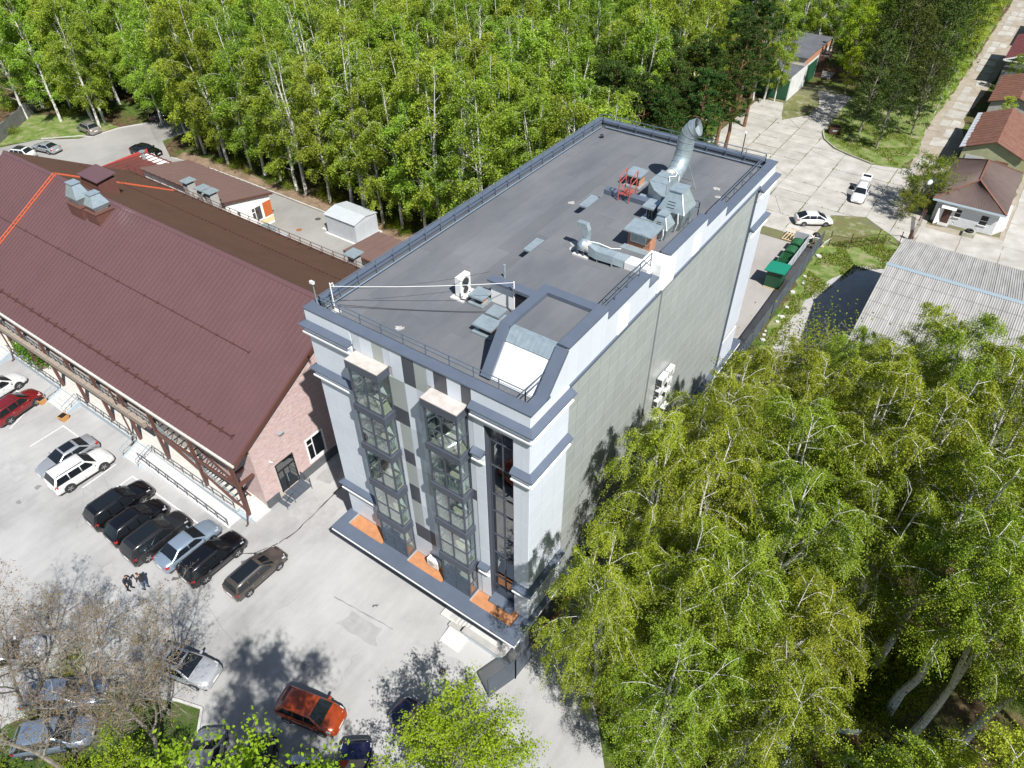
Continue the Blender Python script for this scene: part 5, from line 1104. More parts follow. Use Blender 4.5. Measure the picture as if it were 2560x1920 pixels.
# pale metal roofs glimpsed through the pines
for k, (x0, x1, y0, y1, h, m, lab) in enumerate(((-40,-27,117,131,4.5,M_ZINC,'low building with pale metal roof glimpsed between pines'),(-38,-20,136,150,5.5,pm('blue_zinc',(.45,.52,.60),.4,.3,.1,1),'pale blue metal roofed building at the top edge'),(-26,-17,121,131,4.2,M_ZINC,'small white-roofed building behind the dark pine crowns'),(-18,-11,141,158,5.2,pm('lime_wall2',(.40,.40,.39),.8,0,.1,1),'white-walled building behind the birches at the top'))):
    t = thing('far_building', lab, 'building'); MB().box(x0,x1,y0,y1,0,h).build('wall', MATS['lime_wall'], t)
    nn = int((x1-x0)/1.0)
    for j in range(nn): MB().hull8([(x0-.2+j,y0-.4,h),(x0-.2+j+.97,y0-.4,h),(x0-.2+j+.97,y1+.4,h+1.3),(x0-.2+j,y1+.4,h+1.3),(x0-.2+j,y0-.4,h+.06),(x0-.2+j+.97,y0-.4,h+.06),(x0-.2+j+.97,y1+.4,h+1.36),(x0-.2+j,y1+.4,h+1.36)]).build('roof_sheet', m, t)
    for j in range(4): piece('window', M_BLACK, t, x0+1+j*2.2, x0+2.2+j*2.2, y0-.02, y0+.01, 1.2, 2.8)
# ---- guard house
G = thing('guard_house', 'white brick guard house with brown ribbed hip roof and open door', 'house')
gx0, gx1, gy0, gy1, gh = 23.7, 30.5, 75.0, 87.5, 3.0
MB().box(gx0,gx1,gy0,gy1,0,gh).build('wall', M_WBRICK, G)
bm_ = MB().box(0,.39,0,.03,0,.18).mesh('block', M_WBRICK)
for j in range(15):
    x = gx0-(.2 if j % 2 else 0)
    while x < gx1-.05:
        a, b = max(x, gx0), min(x+.39, gx1); z = .12+j*.192
        if b-a > .05 and not (24.6 < (a+b)/2 < 26.1 and z < 2.25) and not (28.7 < (a+b)/2 < 29.6 and .9 < z < 2.2): link('block', bm_, G, (a, gy0-.03, z), 0, ((b-a)/.39, 1, 1))
        x += .40
piece('wall_skirting', M_CONC, G, gx0-.05, gx1+.05, gy0-.08, gy0, 0, .12)
# hip roof: ridge along y
e = .55; zt = 4.75; rx = 26.95; ry0, ry1 = 78.5, 85.2
c = [(gx0-e,gy0-e),(gx1+e,gy0-e),(gx1+e,gy1+e),(gx0-e,gy1+e)]
def rib_face(a, b, c_, d_, n, name='roof_sheet', m=M_BROWNR, parent=G, h=.04):
    """ribbed sheets over the quad a-b (eave) d_-c_ (top), each strip a piece"""
    a, b, c_, d_ = map(Vector, (a, b, c_, d_)); nn = (b-a).cross(d_-a).normalized()*h
    for k in range(n):
        f0, f1, f2 = k/n, (k+.8)/n, (k+.9)/n
        p0, p1, q0, q1 = a.lerp(b, f0), a.lerp(b, (k+1)/n), d_.lerp(c_, f0), d_.lerp(c_, (k+1)/n); r0, r1 = p0.lerp(p1,.75), q0.lerp(q1,.75)
        mb = MB(); mb.quad(p0, r0, r1, q0); mb.quad(r0, p0.lerp(p1,.85)+nn, q0.lerp(q1,.85)+nn, r1); mb.quad(p0.lerp(p1,.85)+nn, p1, q1, q0.lerp(q1,.85)+nn); mb.build(name, m, parent)
P_ = lambda i: (*c[i], gh-.02); T0, T1 = (rx,ry0,zt), (rx,ry1,zt)
rib_face(P_(0), P_(1), T0, T0, 40); rib_face(P_(1), P_(2), T1, T0, 36); rib_face(P_(2), P_(3), T1, T1, 24); rib_face(P_(3), P_(0), T0, T1, 36)
for a, b in ((P_(0),T0),(P_(1),T0),(T0,T1),(P_(2),T1),(P_(3),T1)): MB().bar(Vector(a)+Vector((0,0,.05)), Vector(b)+Vector((0,0,.05)), .22, .06).build('ridge_cap', M_RUST, G)
MB().box(gx0-e,gx1+e,gy0-e-.05,gy0-e+.02,gh-.22,gh).build('fascia', pm('fascia_blue',(.42,.52,.58),.6), G); MB().box(gx0-e,gx0-e+.05,gy0-e,gy1+e,gh-.22,gh-.02).build('fascia', MATS['fascia_blue'], G); MB().box(gx0-e+.05,gx1+e-.02,gy0-e+.02,gy0,gh-.2,gh-.16).build('soffit', M_WPAINT, G)
piece('doorway', M_RUSTD, G, 24.75, 25.6, gy0-.04, gy0-.005, .1, 2.15); MB().hull8([(24.65,gy0-.06,.1),(24.7,gy0-.06,.1),(24.2,gy0-.95,.1),(24.15,gy0-.95,.1),(24.65,gy0-.06,2.1),(24.7,gy0-.06,2.1),(24.2,gy0-.95,2.1),(24.15,gy0-.95,2.1)]).build('open_door', M_WPAINT, G)
MB().hull8([(24.4,gy0-.9,2.25),(26.0,gy0-.9,2.25),(26.0,gy0,2.5),(24.4,gy0,2.5),(24.4,gy0-.9,2.31),(26.0,gy0-.9,2.31),(26.0,gy0,2.56),(24.4,gy0,2.56)]).build('door_canopy', M_WPAINT, G)
piece('doorstep', M_CONC, G, 24.6, 25.8, gy0-.9, gy0-.08, 0, .14)
for q in ((28.75,29.5,1.0,2.15),(26.0,26.6,1.2,2.15)): piece('window', M_BLACK, G, q[0], q[1], gy0-.045, gy0-.005, q[2], q[3]); piece('window_frame', M_WPAINT, G, q[0], q[1], gy0-.06, gy0-.046, q[2]+.5, q[2]+.56); piece('sill', M_WPAINT, G, q[0]-.08, q[1]+.08, gy0-.14, gy0-.03, q[2]-.08, q[2])
MB().prism([(30.5,75.1),(31.6,77.2),(31.6,84),(30.5,84)], 0, .35).build('side_plinth', M_CONCL, G)
T = thing('tyre', 'old black tyre lying on a pale block in front of the guard house', 'tyre'); _mb = MB(); _mb.tube([(28.2+math.cos(a)*.34,73.55+math.sin(a)*.34,.62) for a in [2*math.pi*k/20 for k in range(21)]], .13, 10, cap=False); _mb.build('rubber_ring', M_BLACK, T, True)
tag(MB().hull8([(27.55,72.9,0),(28.9,72.9,0),(28.95,74.2,0),(27.6,74.2,0),(27.62,72.95,.48),(28.85,72.98,.5),(28.9,74.1,.49),(27.65,74.15,.5)]).build('concrete_block', pm('block_mossy',(.34,.33,.25),.95,0,.3,4)), 'weathered concrete block under the old tyre', 'block')
T = thing('street_lamp', 'street lamp with big pale head beside the guard house tree', 'lamp'); MB().tube([(22.7,73.9,0),(22.65,73.9,4.9),(22.5,73.6,5.3),(22.3,73.2,5.35)], .045, 8).build('pole', M_RUSTD, T); MB().tube([(22.35,73.3,5.35),(22.25,73.05,5.4),(22.15,72.6,5.38),(22.1,72.35,5.33)], [.12,.3,.26,.1], 12).build('lamp_head', M_ZINC, T, True)
T = thing('gate_leaf_stack', 'rusty gate leaf and post leaning by the guard house verge', 'gate')
for k in range(5): MB().bar((22.75+.08*k,68.5,0),(22.7+.1*k,74.2,1.5),.04).build('bar', M_RUSTD, T)
for f in (.1,.5,.95): MB().bar((22.72,68.5+5.7*f,1.5*f),(23.2,68.5+5.7*f,1.5*f),.05).build('cross_bar', M_RUSTD, T)
MB().box(22.55,22.85,68.2,68.5,0,1.4).build('post', M_RUSTD, T)
# ---- warehouse with corrugated sheets
WH = thing('warehouse', 'long warehouse with weathered grey corrugated gable roof', 'building')
wx0, wx1, wy0, wy1, wr, wez, wrz = 22.85, 48, 36.6, 57.1, 47.0, 5.7, 7.95
MB().prism([(wy0+.5,0),(wy1-.4,0),(wy1-.4,wez-.1),(wr,wrz-.15),(wy0+.5,wez-.1)], wx0+.35, wx1, axis='x').build('wall', M_CONC, WH)
def corr(y0, z0, y1, z1, name):
    """one corrugated sheet 1.12 m wide, six waves, in two overlapping courses"""
    mb = MB(); N = 25; ln = math.hypot(y1-y0, z1-z0); ny, nz = -(z1-z0)/ln*(1 if y1 > y0 else -1), abs(y1-y0)/ln
    pr = [(1.12*k/(N-1), .05*math.sin(2*math.pi*6*k/(N-1))) for k in range(N)]
    for (y, z) in ((y0,z0),(y1,z1)): mb.v += [(x, y+ny*h, z+nz*h) for x, h in pr]
    for k in range(N-1): mb.f.append((k,k+1,N+k+1,N+k) if y1 > y0 else (k+1,k,N+k,N+k+1)); mb.m.append(0)
    return mb.mesh(name, M_SLATE, True)
def lerp(a, b, f): return a+(b-a)*f
CW = []
for s, (ye, nrow) in enumerate(((wy0,6),(wy1,6))):
    for j in range(nrow):
        f0, f1 = j/nrow, (j+1.06)/nrow; f1 = min(f1, 1)
        CW.append(corr(lerp(ye,wr,f0), lerp(wez,wrz,f0)+.035, lerp(ye,wr,f1), lerp(wez,wrz,f1)+.0, 'roof_sheet'))
for k in range(22):
    for j, me in enumerate(CW):
        if k >= 16 and j in (0,1,2): continue
        link('roof_sheet', me, WH, (wx0+k*1.1, 0, rr.uniform(0,.012)))
MB().prism([(wr-.3,wrz-.02),(wr,wrz+.12),(wr+.3,wrz-.02),(wr,wrz+.08)], wx0-.05, wx1, axis='x').build('ridge_cap', pm('ridge_blue',(.22,.28,.32),.6), WH)
# ---- rusty barns along the lane
def barn(label, x0, x1, y0, y1, ez, rz, m, wall, rid=None):
    t = thing('barn', label, 'building', group='low sheds along the lane'); xm = (x0+x1)/2
    MB().prism([(x0+.4,0),(x1-.4,0),(x1-.4,ez-.05),(xm,rz-.1),(x0+.4,ez-.05)], y0+.4, y1-.4, axis='y').build('wall', wall, t)
    n = int((y1-y0)/1.05)
    for s in (0, 1):
        xa = x0 if s == 0 else x1
        for k in range(n):
            ya, yb = y0+(y1-y0)*k/n, y0+(y1-y0)*(k+1)/n-.01; q = rr.uniform(0,.02)
            MB().hull8([(xa,ya,ez),(xm,ya,rz),(xm,yb,rz),(xa,yb,ez),(xa,ya,ez+.06+q),(xm,ya,rz+.06+q),(xm,yb,rz+.06+q),(xa,yb,ez+.06+q)] if s == 0 else [(xm,ya,rz),(xa,ya,ez),(xa,yb,ez),(xm,yb,rz),(xm,ya,rz+.06+q),(xa,ya,ez+.06+q),(xa,yb,ez+.06+q),(xm,yb,rz+.06+q)]).build('roof_sheet', m, t)
            if s == 0: MB().bar((xa,ya,ez+.1),(xm,ya,rz+.1),.06).build('seam', m, t)
    return t
b1 = barn('shed with rust-red sheet roof and pale gutter strip beside the lane', 23.0, 30.8, 92.0, 106.6, 3.0, 4.6, M_RUST, pm('olive_wall',(.33,.34,.20),.85,0,.15,1))
MB().hull8([(22.9,92.0,3.02),(23.6,92.0,3.2),(23.6,106.6,3.2),(22.9,106.6,3.02),(22.9,92.0,3.12),(23.6,92.0,3.3),(23.6,106.6,3.3),(22.9,106.6,3.12)]).build('pale_strip', M_ZINC, b1)
piece('window', M_ZINC, b1, 24.0, 26.3, 92.3, 92.38, .8, 2.2); piece('orange_door', M_RUST, b1, 27.6, 29.2, 92.3, 92.38, .2, 2.2)
barn('rust-roofed shed second from the guard house along the lane', 23.3, 31, 112.5, 126.5, 3.0, 4.2, M_RUST, M_CONC)
b3 = barn('shed with wine-red roof and pale gable trim far along the lane', 22.5, 34, 131, 148, 4.2, 6.4, pm('wine_roof',(.16,.05,.05),.6,0,.2,1), pm('gable_grey',(.14,.15,.17),.7))
for xa in (22.4,34.1): MB().bar((xa,130.95,4.25),(28.25,130.95,6.5),.2).build('gable_trim', M_WPAINT, b3)
MB().bar((22.6,130.9,4.2),(33.9,130.9,4.2),.16).build('gable_trim', M_WPAINT, b3); MB().bar((27.3,130.88,2.6),(28.2,130.88,4.2),.14).build('gable_trim', M_WPAINT, b3)
barn('dark shed at the far end of the lane', 24.0, 34, 156, 172, 3.5, 4.8, pm('dark_roof',(.07,.06,.06),.7), M_CONC)
# rusty bin
T = thing('rusty_bin', 'open rusty steel bin at the corner of the lawn island', 'bin', (6.0,95.2,0), R(25))
for (q) in ((-.75,.75,-.6,-.55),(-.75,.75,.55,.6),(-.75,-.7,-.55,.55),(.7,.75,-.55,.55)): MB().box(*q,.0,1.05).build('side', M_RUSTD, T)
MB().box(-.7,.7,-.55,.55,.05,.1).build('floor', M_RUSTD, T); piece('marking', M_CONC, T, -.3, .35, -.612, -.602, .45, .7)
# ---- louvred fence on the right of the office and its gate
def louvre(label, pts, h, step, name='louvred_fence', group=None, nsl=14, cat='fence'):
    t = thing(name, label, cat, group=group)
    for a, b in zip(pts[:-1], pts[1:]):
        a, b = Vector((*a,0)), Vector((*b,0)); n = max(1, round((b-a).length/step)); u = (b-a).normalized(); v = Vector((u.y,-u.x,0))
        for k in range(n+1): p = a.lerp(b, k/n); MB().bar(p, p+Vector((0,0,h)), .08).build('post', M_STEEL, t)
        for k in range(n):
            p, q = a.lerp(b, k/n)+u*.04, a.lerp(b, (k+1)/n)-u*.04
            for j in range(nsl):
                z = .1+(h-.15)*j/nsl; o1 = v*.012; e1 = Vector((0,0,z)); e2 = Vector((0,0,z+.082))
                MB().hull8([p+o1+e1,q+o1+e1,q-o1+e1,p-o1+e1,p+o1+e2,q+o1+e2,q-o1+e2,p-o1+e2]).build('slat', M_STEEL, t)
            MB().bar(p+Vector((0,0,h)), q+Vector((0,0,h)), .07).build('top_rail', M_STEEL, t)
    return t
louvre('long dark grey louvred fence running back along the right side of the office', [(14.72,33.2),(14.72,44),(14.55,61.2)], 2.0, 2.5)
louvre('short dark grey louvred fence between the canopy and the long fence', [(14.98,33.4),(14.72,33.2)], 2.0, 2.5)
louvre('dark grey louvred gate at the front corner of the office', [(14.3,-3.7),(14.95,-1.8),(15.05,-.15)], 2.3, 1.8, 'louvred_gate', None, 15, 'gate')
tag(MB().box(14.64,14.8,.4,14,.02,.16).build('orange_kerb', pm('orange_kerb',(.50,.15,.06),.8,0,.2,3)), 'orange kerb strip along the shaded foot of the office side wall', 'kerb')
# ---- bins
T = thing('bin_shelter', 'grey sheet-metal bin enclosure open towards the office', 'shelter')
for k in range(12): piece('back_panel', M_ZINC, T, 13.28, 13.33, 52.0+k*.68+.004, 52.0+(k+1)*.68-.004, .05, 1.6)
for k in range(5): piece('side_panel', M_ZINC, T, 11.65+k*.33, 11.65+(k+1)*.33-.005, 60.1, 60.15, .05, 1.6); piece('side_panel', M_ZINC, T, 12.4+k*.17, 12.4+(k+1)*.17-.004, 52.0, 52.04, .05, 1.6)
for k in range(5): piece('stiffener', M_GALVD, T, 13.33, 13.38, 53+k*1.6, 53.06+k*1.6, .1, 1.5)
for k, (y, lid, lab) in enumerate(((53.4,0,'open green bin next to the green shed'),(54.9,0,'second open green bin from the green shed'),(56.6,1,'green bin with closed domed lid in the middle of the shelter'),(58.6,1,'green bin with closed domed lid at the far end of the shelter'))):
    t = thing('wheeled_bin', lab, 'bin', (12.45,y,0), 0, 'green wheeled bins in the shelter')
    if lid: MB().hull8([(-.5,-.55,.15),(.5,-.55,.15),(.5,.55,.15),(-.5,.55,.15),(-.58,-.68,1.05),(.58,-.68,1.05),(.58,.68,1.05),(-.58,.68,1.05)]).build('tub', M_BIN, t)
    else:
        for (A_, B_, C_, D_) in (((-.5,-.55),(.5,-.55),(-.58,-.68),(.58,-.68)),((.5,-.55),(.5,.55),(.58,-.68),(.58,.68)),((.5,.55),(-.5,.55),(.58,.68),(-.58,.68)),((-.5,.55),(-.5,-.55),(-.58,.68),(-.58,-.68))):
            i1, i2 = [(q[0]*.94, q[1]*.94) for q in (A_, B_)], [(q[0]*.94, q[1]*.94) for q in (C_, D_)]
            MB().hull8([(*A_,.15),(*B_,.15),(*i1[1],.15),(*i1[0],.15),(*C_,1.1),(*D_,1.1),(*i2[1],1.1),(*i2[0],1.1)]).build('tub_side', M_BIN, t)
        MB().box(-.48,.48,-.53,.53,.15,.2).build('floor', M_BIN, t)
    if lid: MB().prism([(-.62,1.06),(-.4,1.22),(0,1.3),(.4,1.22),(.62,1.06)], -.7, .7, axis='y').build('lid', M_BIN, t)
    else: MB().box(-.62,-.56,-.7,.7,1.02,1.12).build('rim', M_BIN, t); MB().box(.56,.62,-.7,.7,1.02,1.12).build('rim', M_BIN, t)
    for a in (-.4,.4):
        for b in (-.45,.45): MB().cyl(a,b,0,.16,.08,8).build('wheel', M_BLACK, t)
T = thing('green_shed', 'small green ribbed metal shed with bright green flat roof by the fence', 'shed')
piece('base', M_WOOD, T, 12.0, 13.75, 49.3, 51.2, 0, .1)
for k in range(14): piece('wall_rib', M_GREEN, T, 12.05+k*.118, 12.05+k*.118+.1, 49.38, 49.46, .1, 2.02); piece('wall_rib', M_GREEN, T, 13.62, 13.68, 49.45+k*.118, 49.45+k*.118+.1, .1, 2.02)
MB().box(12.06,13.64,49.44,51.1,.1,2.05).build('wall', M_GREEN, T)
MB().hull8([(11.75,49.15,2.02),(13.95,49.15,2.16),(13.95,51.45,2.16),(11.75,51.45,2.02),(11.75,49.15,2.1),(13.95,49.15,2.24),(13.95,51.45,2.24),(11.75,51.45,2.1)]).build('roof', M_GREENR, T)
T = thing('pallet', 'broken pale wooden pallet leaning behind the bin shelter', 'pallet')
for k in range(4): MB().bar((10.3+.35*k,60.2,.15),(10.7+.35*k,62.0,.75),.1,.03).build('board', M_WOOD, T)
for f in (0,.5,1): MB().bar((10.25+.4*f,60.2+1.8*f,.12+.6*f),(11.4+.4*f,60.2+1.8*f,.12+.6*f),.09).build('bearer', M_WOOD, T)
r2 = random.Random(5); t = thing('scrap_wood', 'heap of pale scrap boards between the bin shelter and the fence', 'scrap')
for k in range(16): x, y, a = 13.6+r2.uniform(-.5,.45), 60.8+r2.uniform(-.9,1.4), r2.uniform(0,3.1); MB().bar((x-.5*math.cos(a),y-.5*math.sin(a),.04+.03*k),(x+.5*math.cos(a),y+.5*math.sin(a),.06+.03*k+r2.uniform(0,.1)),.12,.03).build('board', M_WOOD if k % 3 else M_WPAINT, t)
_mb = MB(); _r = random.Random(2)
for k in range(7):
    pass
_mb.tube([(13.5,63.0,.0),(13.5,63.0,.2),(13.48,63.02,.45),(13.5,63,.6)], [.42,.5,.36,.08], 9); tag(_mb.build('rubbish_bag', M_BLACK, None, True), 'black rubbish bag beside the scrap boards', 'bag')
T = thing('white_board', 'white board propped on the end of the rusty fence', 'board'); MB().hull8([(14.6,60.5,.2),(15.0,62.1,.2),(15.05,62.1,.2),(14.65,60.5,.2),(14.95,60.4,1.0),(15.35,62.0,1.0),(15.4,62.0,1.0),(15.0,60.4,1.0)]).build('panel', M_WPAINT, T); MB().box(14.7,15.0,60.8,61.0,0,.25).build('prop', M_WOOD, T)
# rusty bar fence
T = thing('rusty_fence', 'rusty barred fence across the verge towards the guard house', 'fence')
pts = [(15.3,61.8),(17.42,62.45),(19.74,65.27),(22.0,66.3)]
for a, b in zip(pts[:-1], pts[1:]):
    a, b = Vector((*a,0)), Vector((*b,0)); n = max(4, int((b-a).length/.17))
    MB().bar(a, a+Vector((0,0,1.95)), .09).build('post', M_RUSTD, T)
    for z in (.3, 1.35): MB().bar(a+Vector((0,0,z)), b+Vector((0,0,z)), .035).build('rail', M_RUSTD, T)
    for k in range(1, n): p = a.lerp(b, k/n); MB().bar(p+Vector((0,0,.12)), p+Vector((0,0,1.5)), .018).build('bar', M_RUSTD, T)
MB().bar((22,66.3,0),(22,66.3,1.9),.09).build('post', M_RUSTD, T)
# rubble beside the fence
r2 = random.Random(9)
for k in range(16):
    x, y, s = r2.uniform(15.0,15.7), r2.uniform(36,60), r2.uniform(.12,.32)
    P = [(x+s*math.cos(a)*r2.uniform(.7,1.2), y+s*math.sin(a)*r2.uniform(.7,1.2)) for a in [k2*1.05 for k2 in range(6)]]
    tag(MB().prism(P, 0, s*.6).build('rubble_stone', M_CONCL), 'pale lump of rubble lying in the grass beside the louvred fence', 'stone', 'lumps of rubble along the louvred fence')
# folding parking barrier
T = thing('parking_barrier', 'rusty folding parking barrier standing on the car park near the office entrance', 'barrier'); 
for a, b in (((10.8,-4.3,.0),(10.95,-4.1,.45)),((11.05,-3.9,0),(10.95,-4.1,.45)),((10.75,-4.0,0),(10.95,-4.1,.45)),((11.15,-4.2,0),(10.95,-4.1,.45)),((10.8,-4.3,.02),(11.05,-3.9,.02))): MB().bar(a,b,.035).build('bar', M_RUSTD, T)
# flower tubs with plants on the terrace and a plant on top of the steps
# ================================================================ cars
def paint(name, col, metal=.25, rough=.28): return pm('paint_'+name, col, rough, metal, .03, 2, coat=.8)
M_TYRE = pm('tyre_rubber', (.045,.043,.041), .85, 0, .2, 20); M_RIM = pm('alloy_rim', (.55,.55,.56), .35, .5, .05, 10); M_CGL = pm('car_glass', (.010,.013,.016), .06, 0, spec=.7); M_TAIL = pm('tail_lamp', (.35,.012,.015), .2, 0, coat=.5)
M_LAMP = pm('head_lamp', (.6,.62,.64), .12, .3, coat=.6); M_PLATE = pm('number_plate', (.7,.7,.68), .5); M_PLAST = pm('black_plastic', (.025,.025,.027), .6); M_CHROME = pm('chrome', (.6,.6,.62), .15, .9)
STY = {
 'sedan': dict(L=4.75,W=1.82,H=1.46,st=[(-.5,.66,.74),(-.487,.93,.86),(-.45,1.01,.93),(-.33,1.03,.99),(-.1,.98,1),(.1,.96,1),(.2,.95,1),(.29,.92,.985),(.41,.82,.94),(.47,.72,.87),(.5,.55,.72)],belt=.97,xb=(-.37,.235),xr=(-.20,.055),wr=.66,wheel=.32,pil=(-.06,)),
 'coupe': dict(L=4.55,W=1.78,H=1.33,st=[(-.5,.62,.76),(-.487,.90,.87),(-.45,.95,.93),(-.33,.96,.99),(-.1,.92,1),(.1,.90,1),(.18,.89,1),(.28,.86,.985),(.41,.76,.94),(.47,.66,.87),(.5,.5,.72)],belt=.91,xb=(-.39,.20),xr=(-.20,.03),wr=.62,wheel=.31,pil=(-.07,)),
 'suv': dict(L=4.85,W=1.92,H=1.78,st=[(-.5,.78,.80),(-.49,1.1,.90),(-.46,1.14,.95),(-.33,1.14,.995),(-.1,1.12,1),(.1,1.11,1),(.2,1.10,1),(.29,1.07,.99),(.41,.98,.96),(.475,.88,.89),(.5,.66,.76)],belt=1.10,xb=(-.485,.24),xr=(-.40,.08),wr=.70,wheel=.38,pil=(-.22,-.02)),
 'crossover': dict(L=4.5,W=1.84,H=1.64,st=[(-.5,.74,.78),(-.49,1.02,.89),(-.455,1.06,.94),(-.33,1.07,.99),(-.1,1.04,1),(.1,1.02,1),(.2,1.01,1),(.29,.98,.985),(.41,.87,.94),(.47,.77,.87),(.5,.58,.72)],belt=1.03,xb=(-.475,.25),xr=(-.34,.07),wr=.66,wheel=.35,pil=(-.2,-.02)),
 'hatch': dict(L=3.95,W=1.72,H=1.52,st=[(-.5,.66,.80),(-.49,.94,.90),(-.45,.98,.95),(-.33,1.0,.99),(-.1,.98,1),(.1,.96,1),(.22,.95,1),(.31,.91,.98),(.42,.81,.93),(.47,.71,.86),(.5,.55,.72)],belt=.96,xb=(-.47,.29),xr=(-.35,.10),wr=.68,wheel=.30,pil=(-.17,.02)),
 'liftback': dict(L=4.48,W=1.76,H=1.49,st=[(-.5,.70,.78),(-.49,.98,.88),(-.45,1.02,.94),(-.33,1.03,.99),(-.1,.99,1),(.1,.95,1),(.2,.94,1),(.3,.89,.98),(.42,.77,.93),(.47,.67,.86),(.5,.52,.7)],belt=.96,xb=(-.47,.31),xr=(-.22,.06),wr=.64,wheel=.31,pil=(-.17,.02)),
 'wagon': dict(L=4.55,W=1.72,H=1.48,st=[(-.5,.66,.82),(-.49,.94,.91),(-.46,.97,.96),(-.33,.98,.99),(-.1,.96,1),(.1,.94,1),(.2,.93,1),(.29,.90,.985),(.41,.81,.94),(.47,.71,.87),(.5,.55,.74)],belt=.95,xb=(-.48,.24),xr=(-.42,.08),wr=.70,wheel=.31,pil=(-.24,-.04)),
}
CARM = {}
def car_meshes(sty):
    if sty in CARM: return CARM[sty]
    S = STY[sty]; L, Wd, H = S['L'], S['W'], S['H']; hw = Wd/2; out = []
    # lower body
    mb = MB(); rings = []
    ring_ = lambda x, zt, w_: [(x, s*y, z) for s, y, z in ([(1, 0, zt+.035), (1, w_*.55, zt+.02), (1, w_*.86, zt-.02), (1, w_*.985, zt-.14), (1, w_, max(.5, zt-.36)), (1, w_*.985, .36), (1, w_*.90, .24)])]
    H7 = 7
    for (fx_, zt, wf) in S['st']:
        half = ring_(fx_*L, zt, hw*wf); full = half+[(x, -y, z) for x, y, z in half[::-1][:-1]]; rings.append(len(mb.v)); mb.v += full
    N = 2*H7-1
    for a, b in zip(rings[:-1], rings[1:]):
        for k in range(N-1): mb.f.append((a+k, a+k+1, b+k+1, b+k)); mb.m.append(0)
        mb.f.append((a+N-1, a, b, b+N-1)); mb.m.append(0)
    mb.f.append(tuple(rings[0]+k for k in range(N))[::-1]); mb.m.append(0); mb.f.append(tuple(rings[-1]+k for k in range(N))); mb.m.append(0)
    out.append(('body', mb.mesh('body', paint('any', (.5,.5,.5)), True), 'paint'))
    # underside
    out.append(('underbody', MB().box(-.46*L,.46*L,-hw*.88,hw*.88,.17,.30).mesh('underbody', M_PLAST), None))
    # cabin
    bz, xb0, xb1, xr0, xr1 = S['belt'], S['xb'][0]*L, S['xb'][1]*L, S['xr'][0]*L, S['xr'][1]*L; wb, wr = hw*.93, hw*S['wr']/.93*.98
    wr = hw*S['wr']*1.08; zr = H-.03
    def prof(x):
        """roof height, side-rail half width at x along the cabin"""
        if x < xr0: f = (x-xb0)/(xr0-xb0)
        elif x > xr1: f = (xb1-x)/(xb1-xr1)
        else: f = 1.0
        bow = 1-((x-(xr0+xr1)/2)/((xr1-xr0)/2+1e-6))**2*.5 if xr0 <= x <= xr1 else .5
        return bz+(zr-bz)*f+.03*bow*f, wb+(wr-wb)*f
    xs = [xb0, xb0+(xr0-xb0)*.5, xr0, xr0+(xr1-xr0)*.33, xr0+(xr1-xr0)*.66, xr1, xr1+(xb1-xr1)*.5, xb1]
    mb = MB(); rings = []
    for x in xs:
        z, w_ = prof(x); half = [(x,0,z+.02),(x,w_*.55,z+.012),(x,w_*.88,z-.01),(x,w_,z-.06 if z-.06 > bz else bz),(x,wb+.0,bz-.03)]
        rings.append(len(mb.v)); mb.v += half+[(a,-b,c) for a, b, c in half[::-1][:-1]]
    N = 9
    for a, b in zip(rings[:-1], rings[1:]):
        for k in range(N-1): mb.f.append((a+k, a+k+1, b+k+1, b+k)); mb.m.append(0)
    # order of ring: centre->left ... right->centre ; close the seam
    for a, b in zip(rings[:-1], rings[1:]): mb.f.append((a+N-1, a, b, b+N-1)); mb.m.append(0)
    out.append(('cabin', mb.mesh('cabin', paint('any', (.5,.5,.5)), True), 'paint'))
    def screen(xa, xb_, fa, fb, name):
        """curved glass from x=xa (top) to xb_ (bottom)"""
        m2 = MB(); n = 8; nx = (1 if xb_ > xa else -1)
        for f in (fa, .5*(fa+fb), fb):
            x = xa+(xb_-xa)*f; z, w_ = prof(x); w2 = w_*.90
            for k in range(n+1): y = -w2+2*w2*k/n; q = (y/w_)**2; m2.v.append((x+nx*.012, y, z+.02-.055*q**1.5+.012))
        for j in range(2):
            for k in range(n): a = j*(n+1)+k; m2.f.append((a,a+1,a+n+2,a+n+1)); m2.m.append(0)
        out.append((name, m2.mesh(name, M_CGL, True), None))
    screen(xr1, xb1, .04, .93, 'windshield'); screen(xr0, xb0, .06, .80 if sty in ('suv','wagon','crossover','hatch') else .9, 'rear_window')
    # side windows, split at the pillars
    pil = [p*L for p in S['pil']]; lo = bz+.03
    def side_x(z, front):   # where the screen edge is at height z
        f = (z-bz)/(zr-bz); return xb1+(xr1-xb1)*f if front else xb0+(xr0-xb0)*f
    cuts = [None]+pil+[None]; zt = zr-.11
    for i in range(len(cuts)-1):
        for s in (1,-1):
            xl0 = (cuts[i]+.035) if cuts[i] is not None else side_x(lo,0)+.20; xl1 = (cuts[i]+.035) if cuts[i] is not None else side_x(zt,0)+.13
            xh0 = (cuts[i+1]-.035) if cuts[i+1] is not None else side_x(lo,1)-.22; xh1 = (cuts[i+1]-.035) if cuts[i+1] is not None else side_x(zt,1)-.10
            if xh1-xl1 < .08 and xh0-xl0 < .12: continue
            yl = wb+.008; f = (zt-bz)/(zr-.06-bz); yh = wb+(wr-wb)*f+.008
            m2 = MB(); m2.quad((xl0,s*yl,lo),(xh0,s*yl,lo),(xh1,s*yh,zt),(max(xl1,xl0 if cuts[i] is not None else xl1),s*yh,zt)) if s < 0 else m2.quad((xh0,s*yl,lo),(xl0,s*yl,lo),(xl1,s*yh,zt),(xh1,s*yh,zt))
            out.append(('side_window', m2.mesh('side_window', M_CGL), None))
    # wheels
    r = S['wheel']; wx = (.285*L, -.29*L)
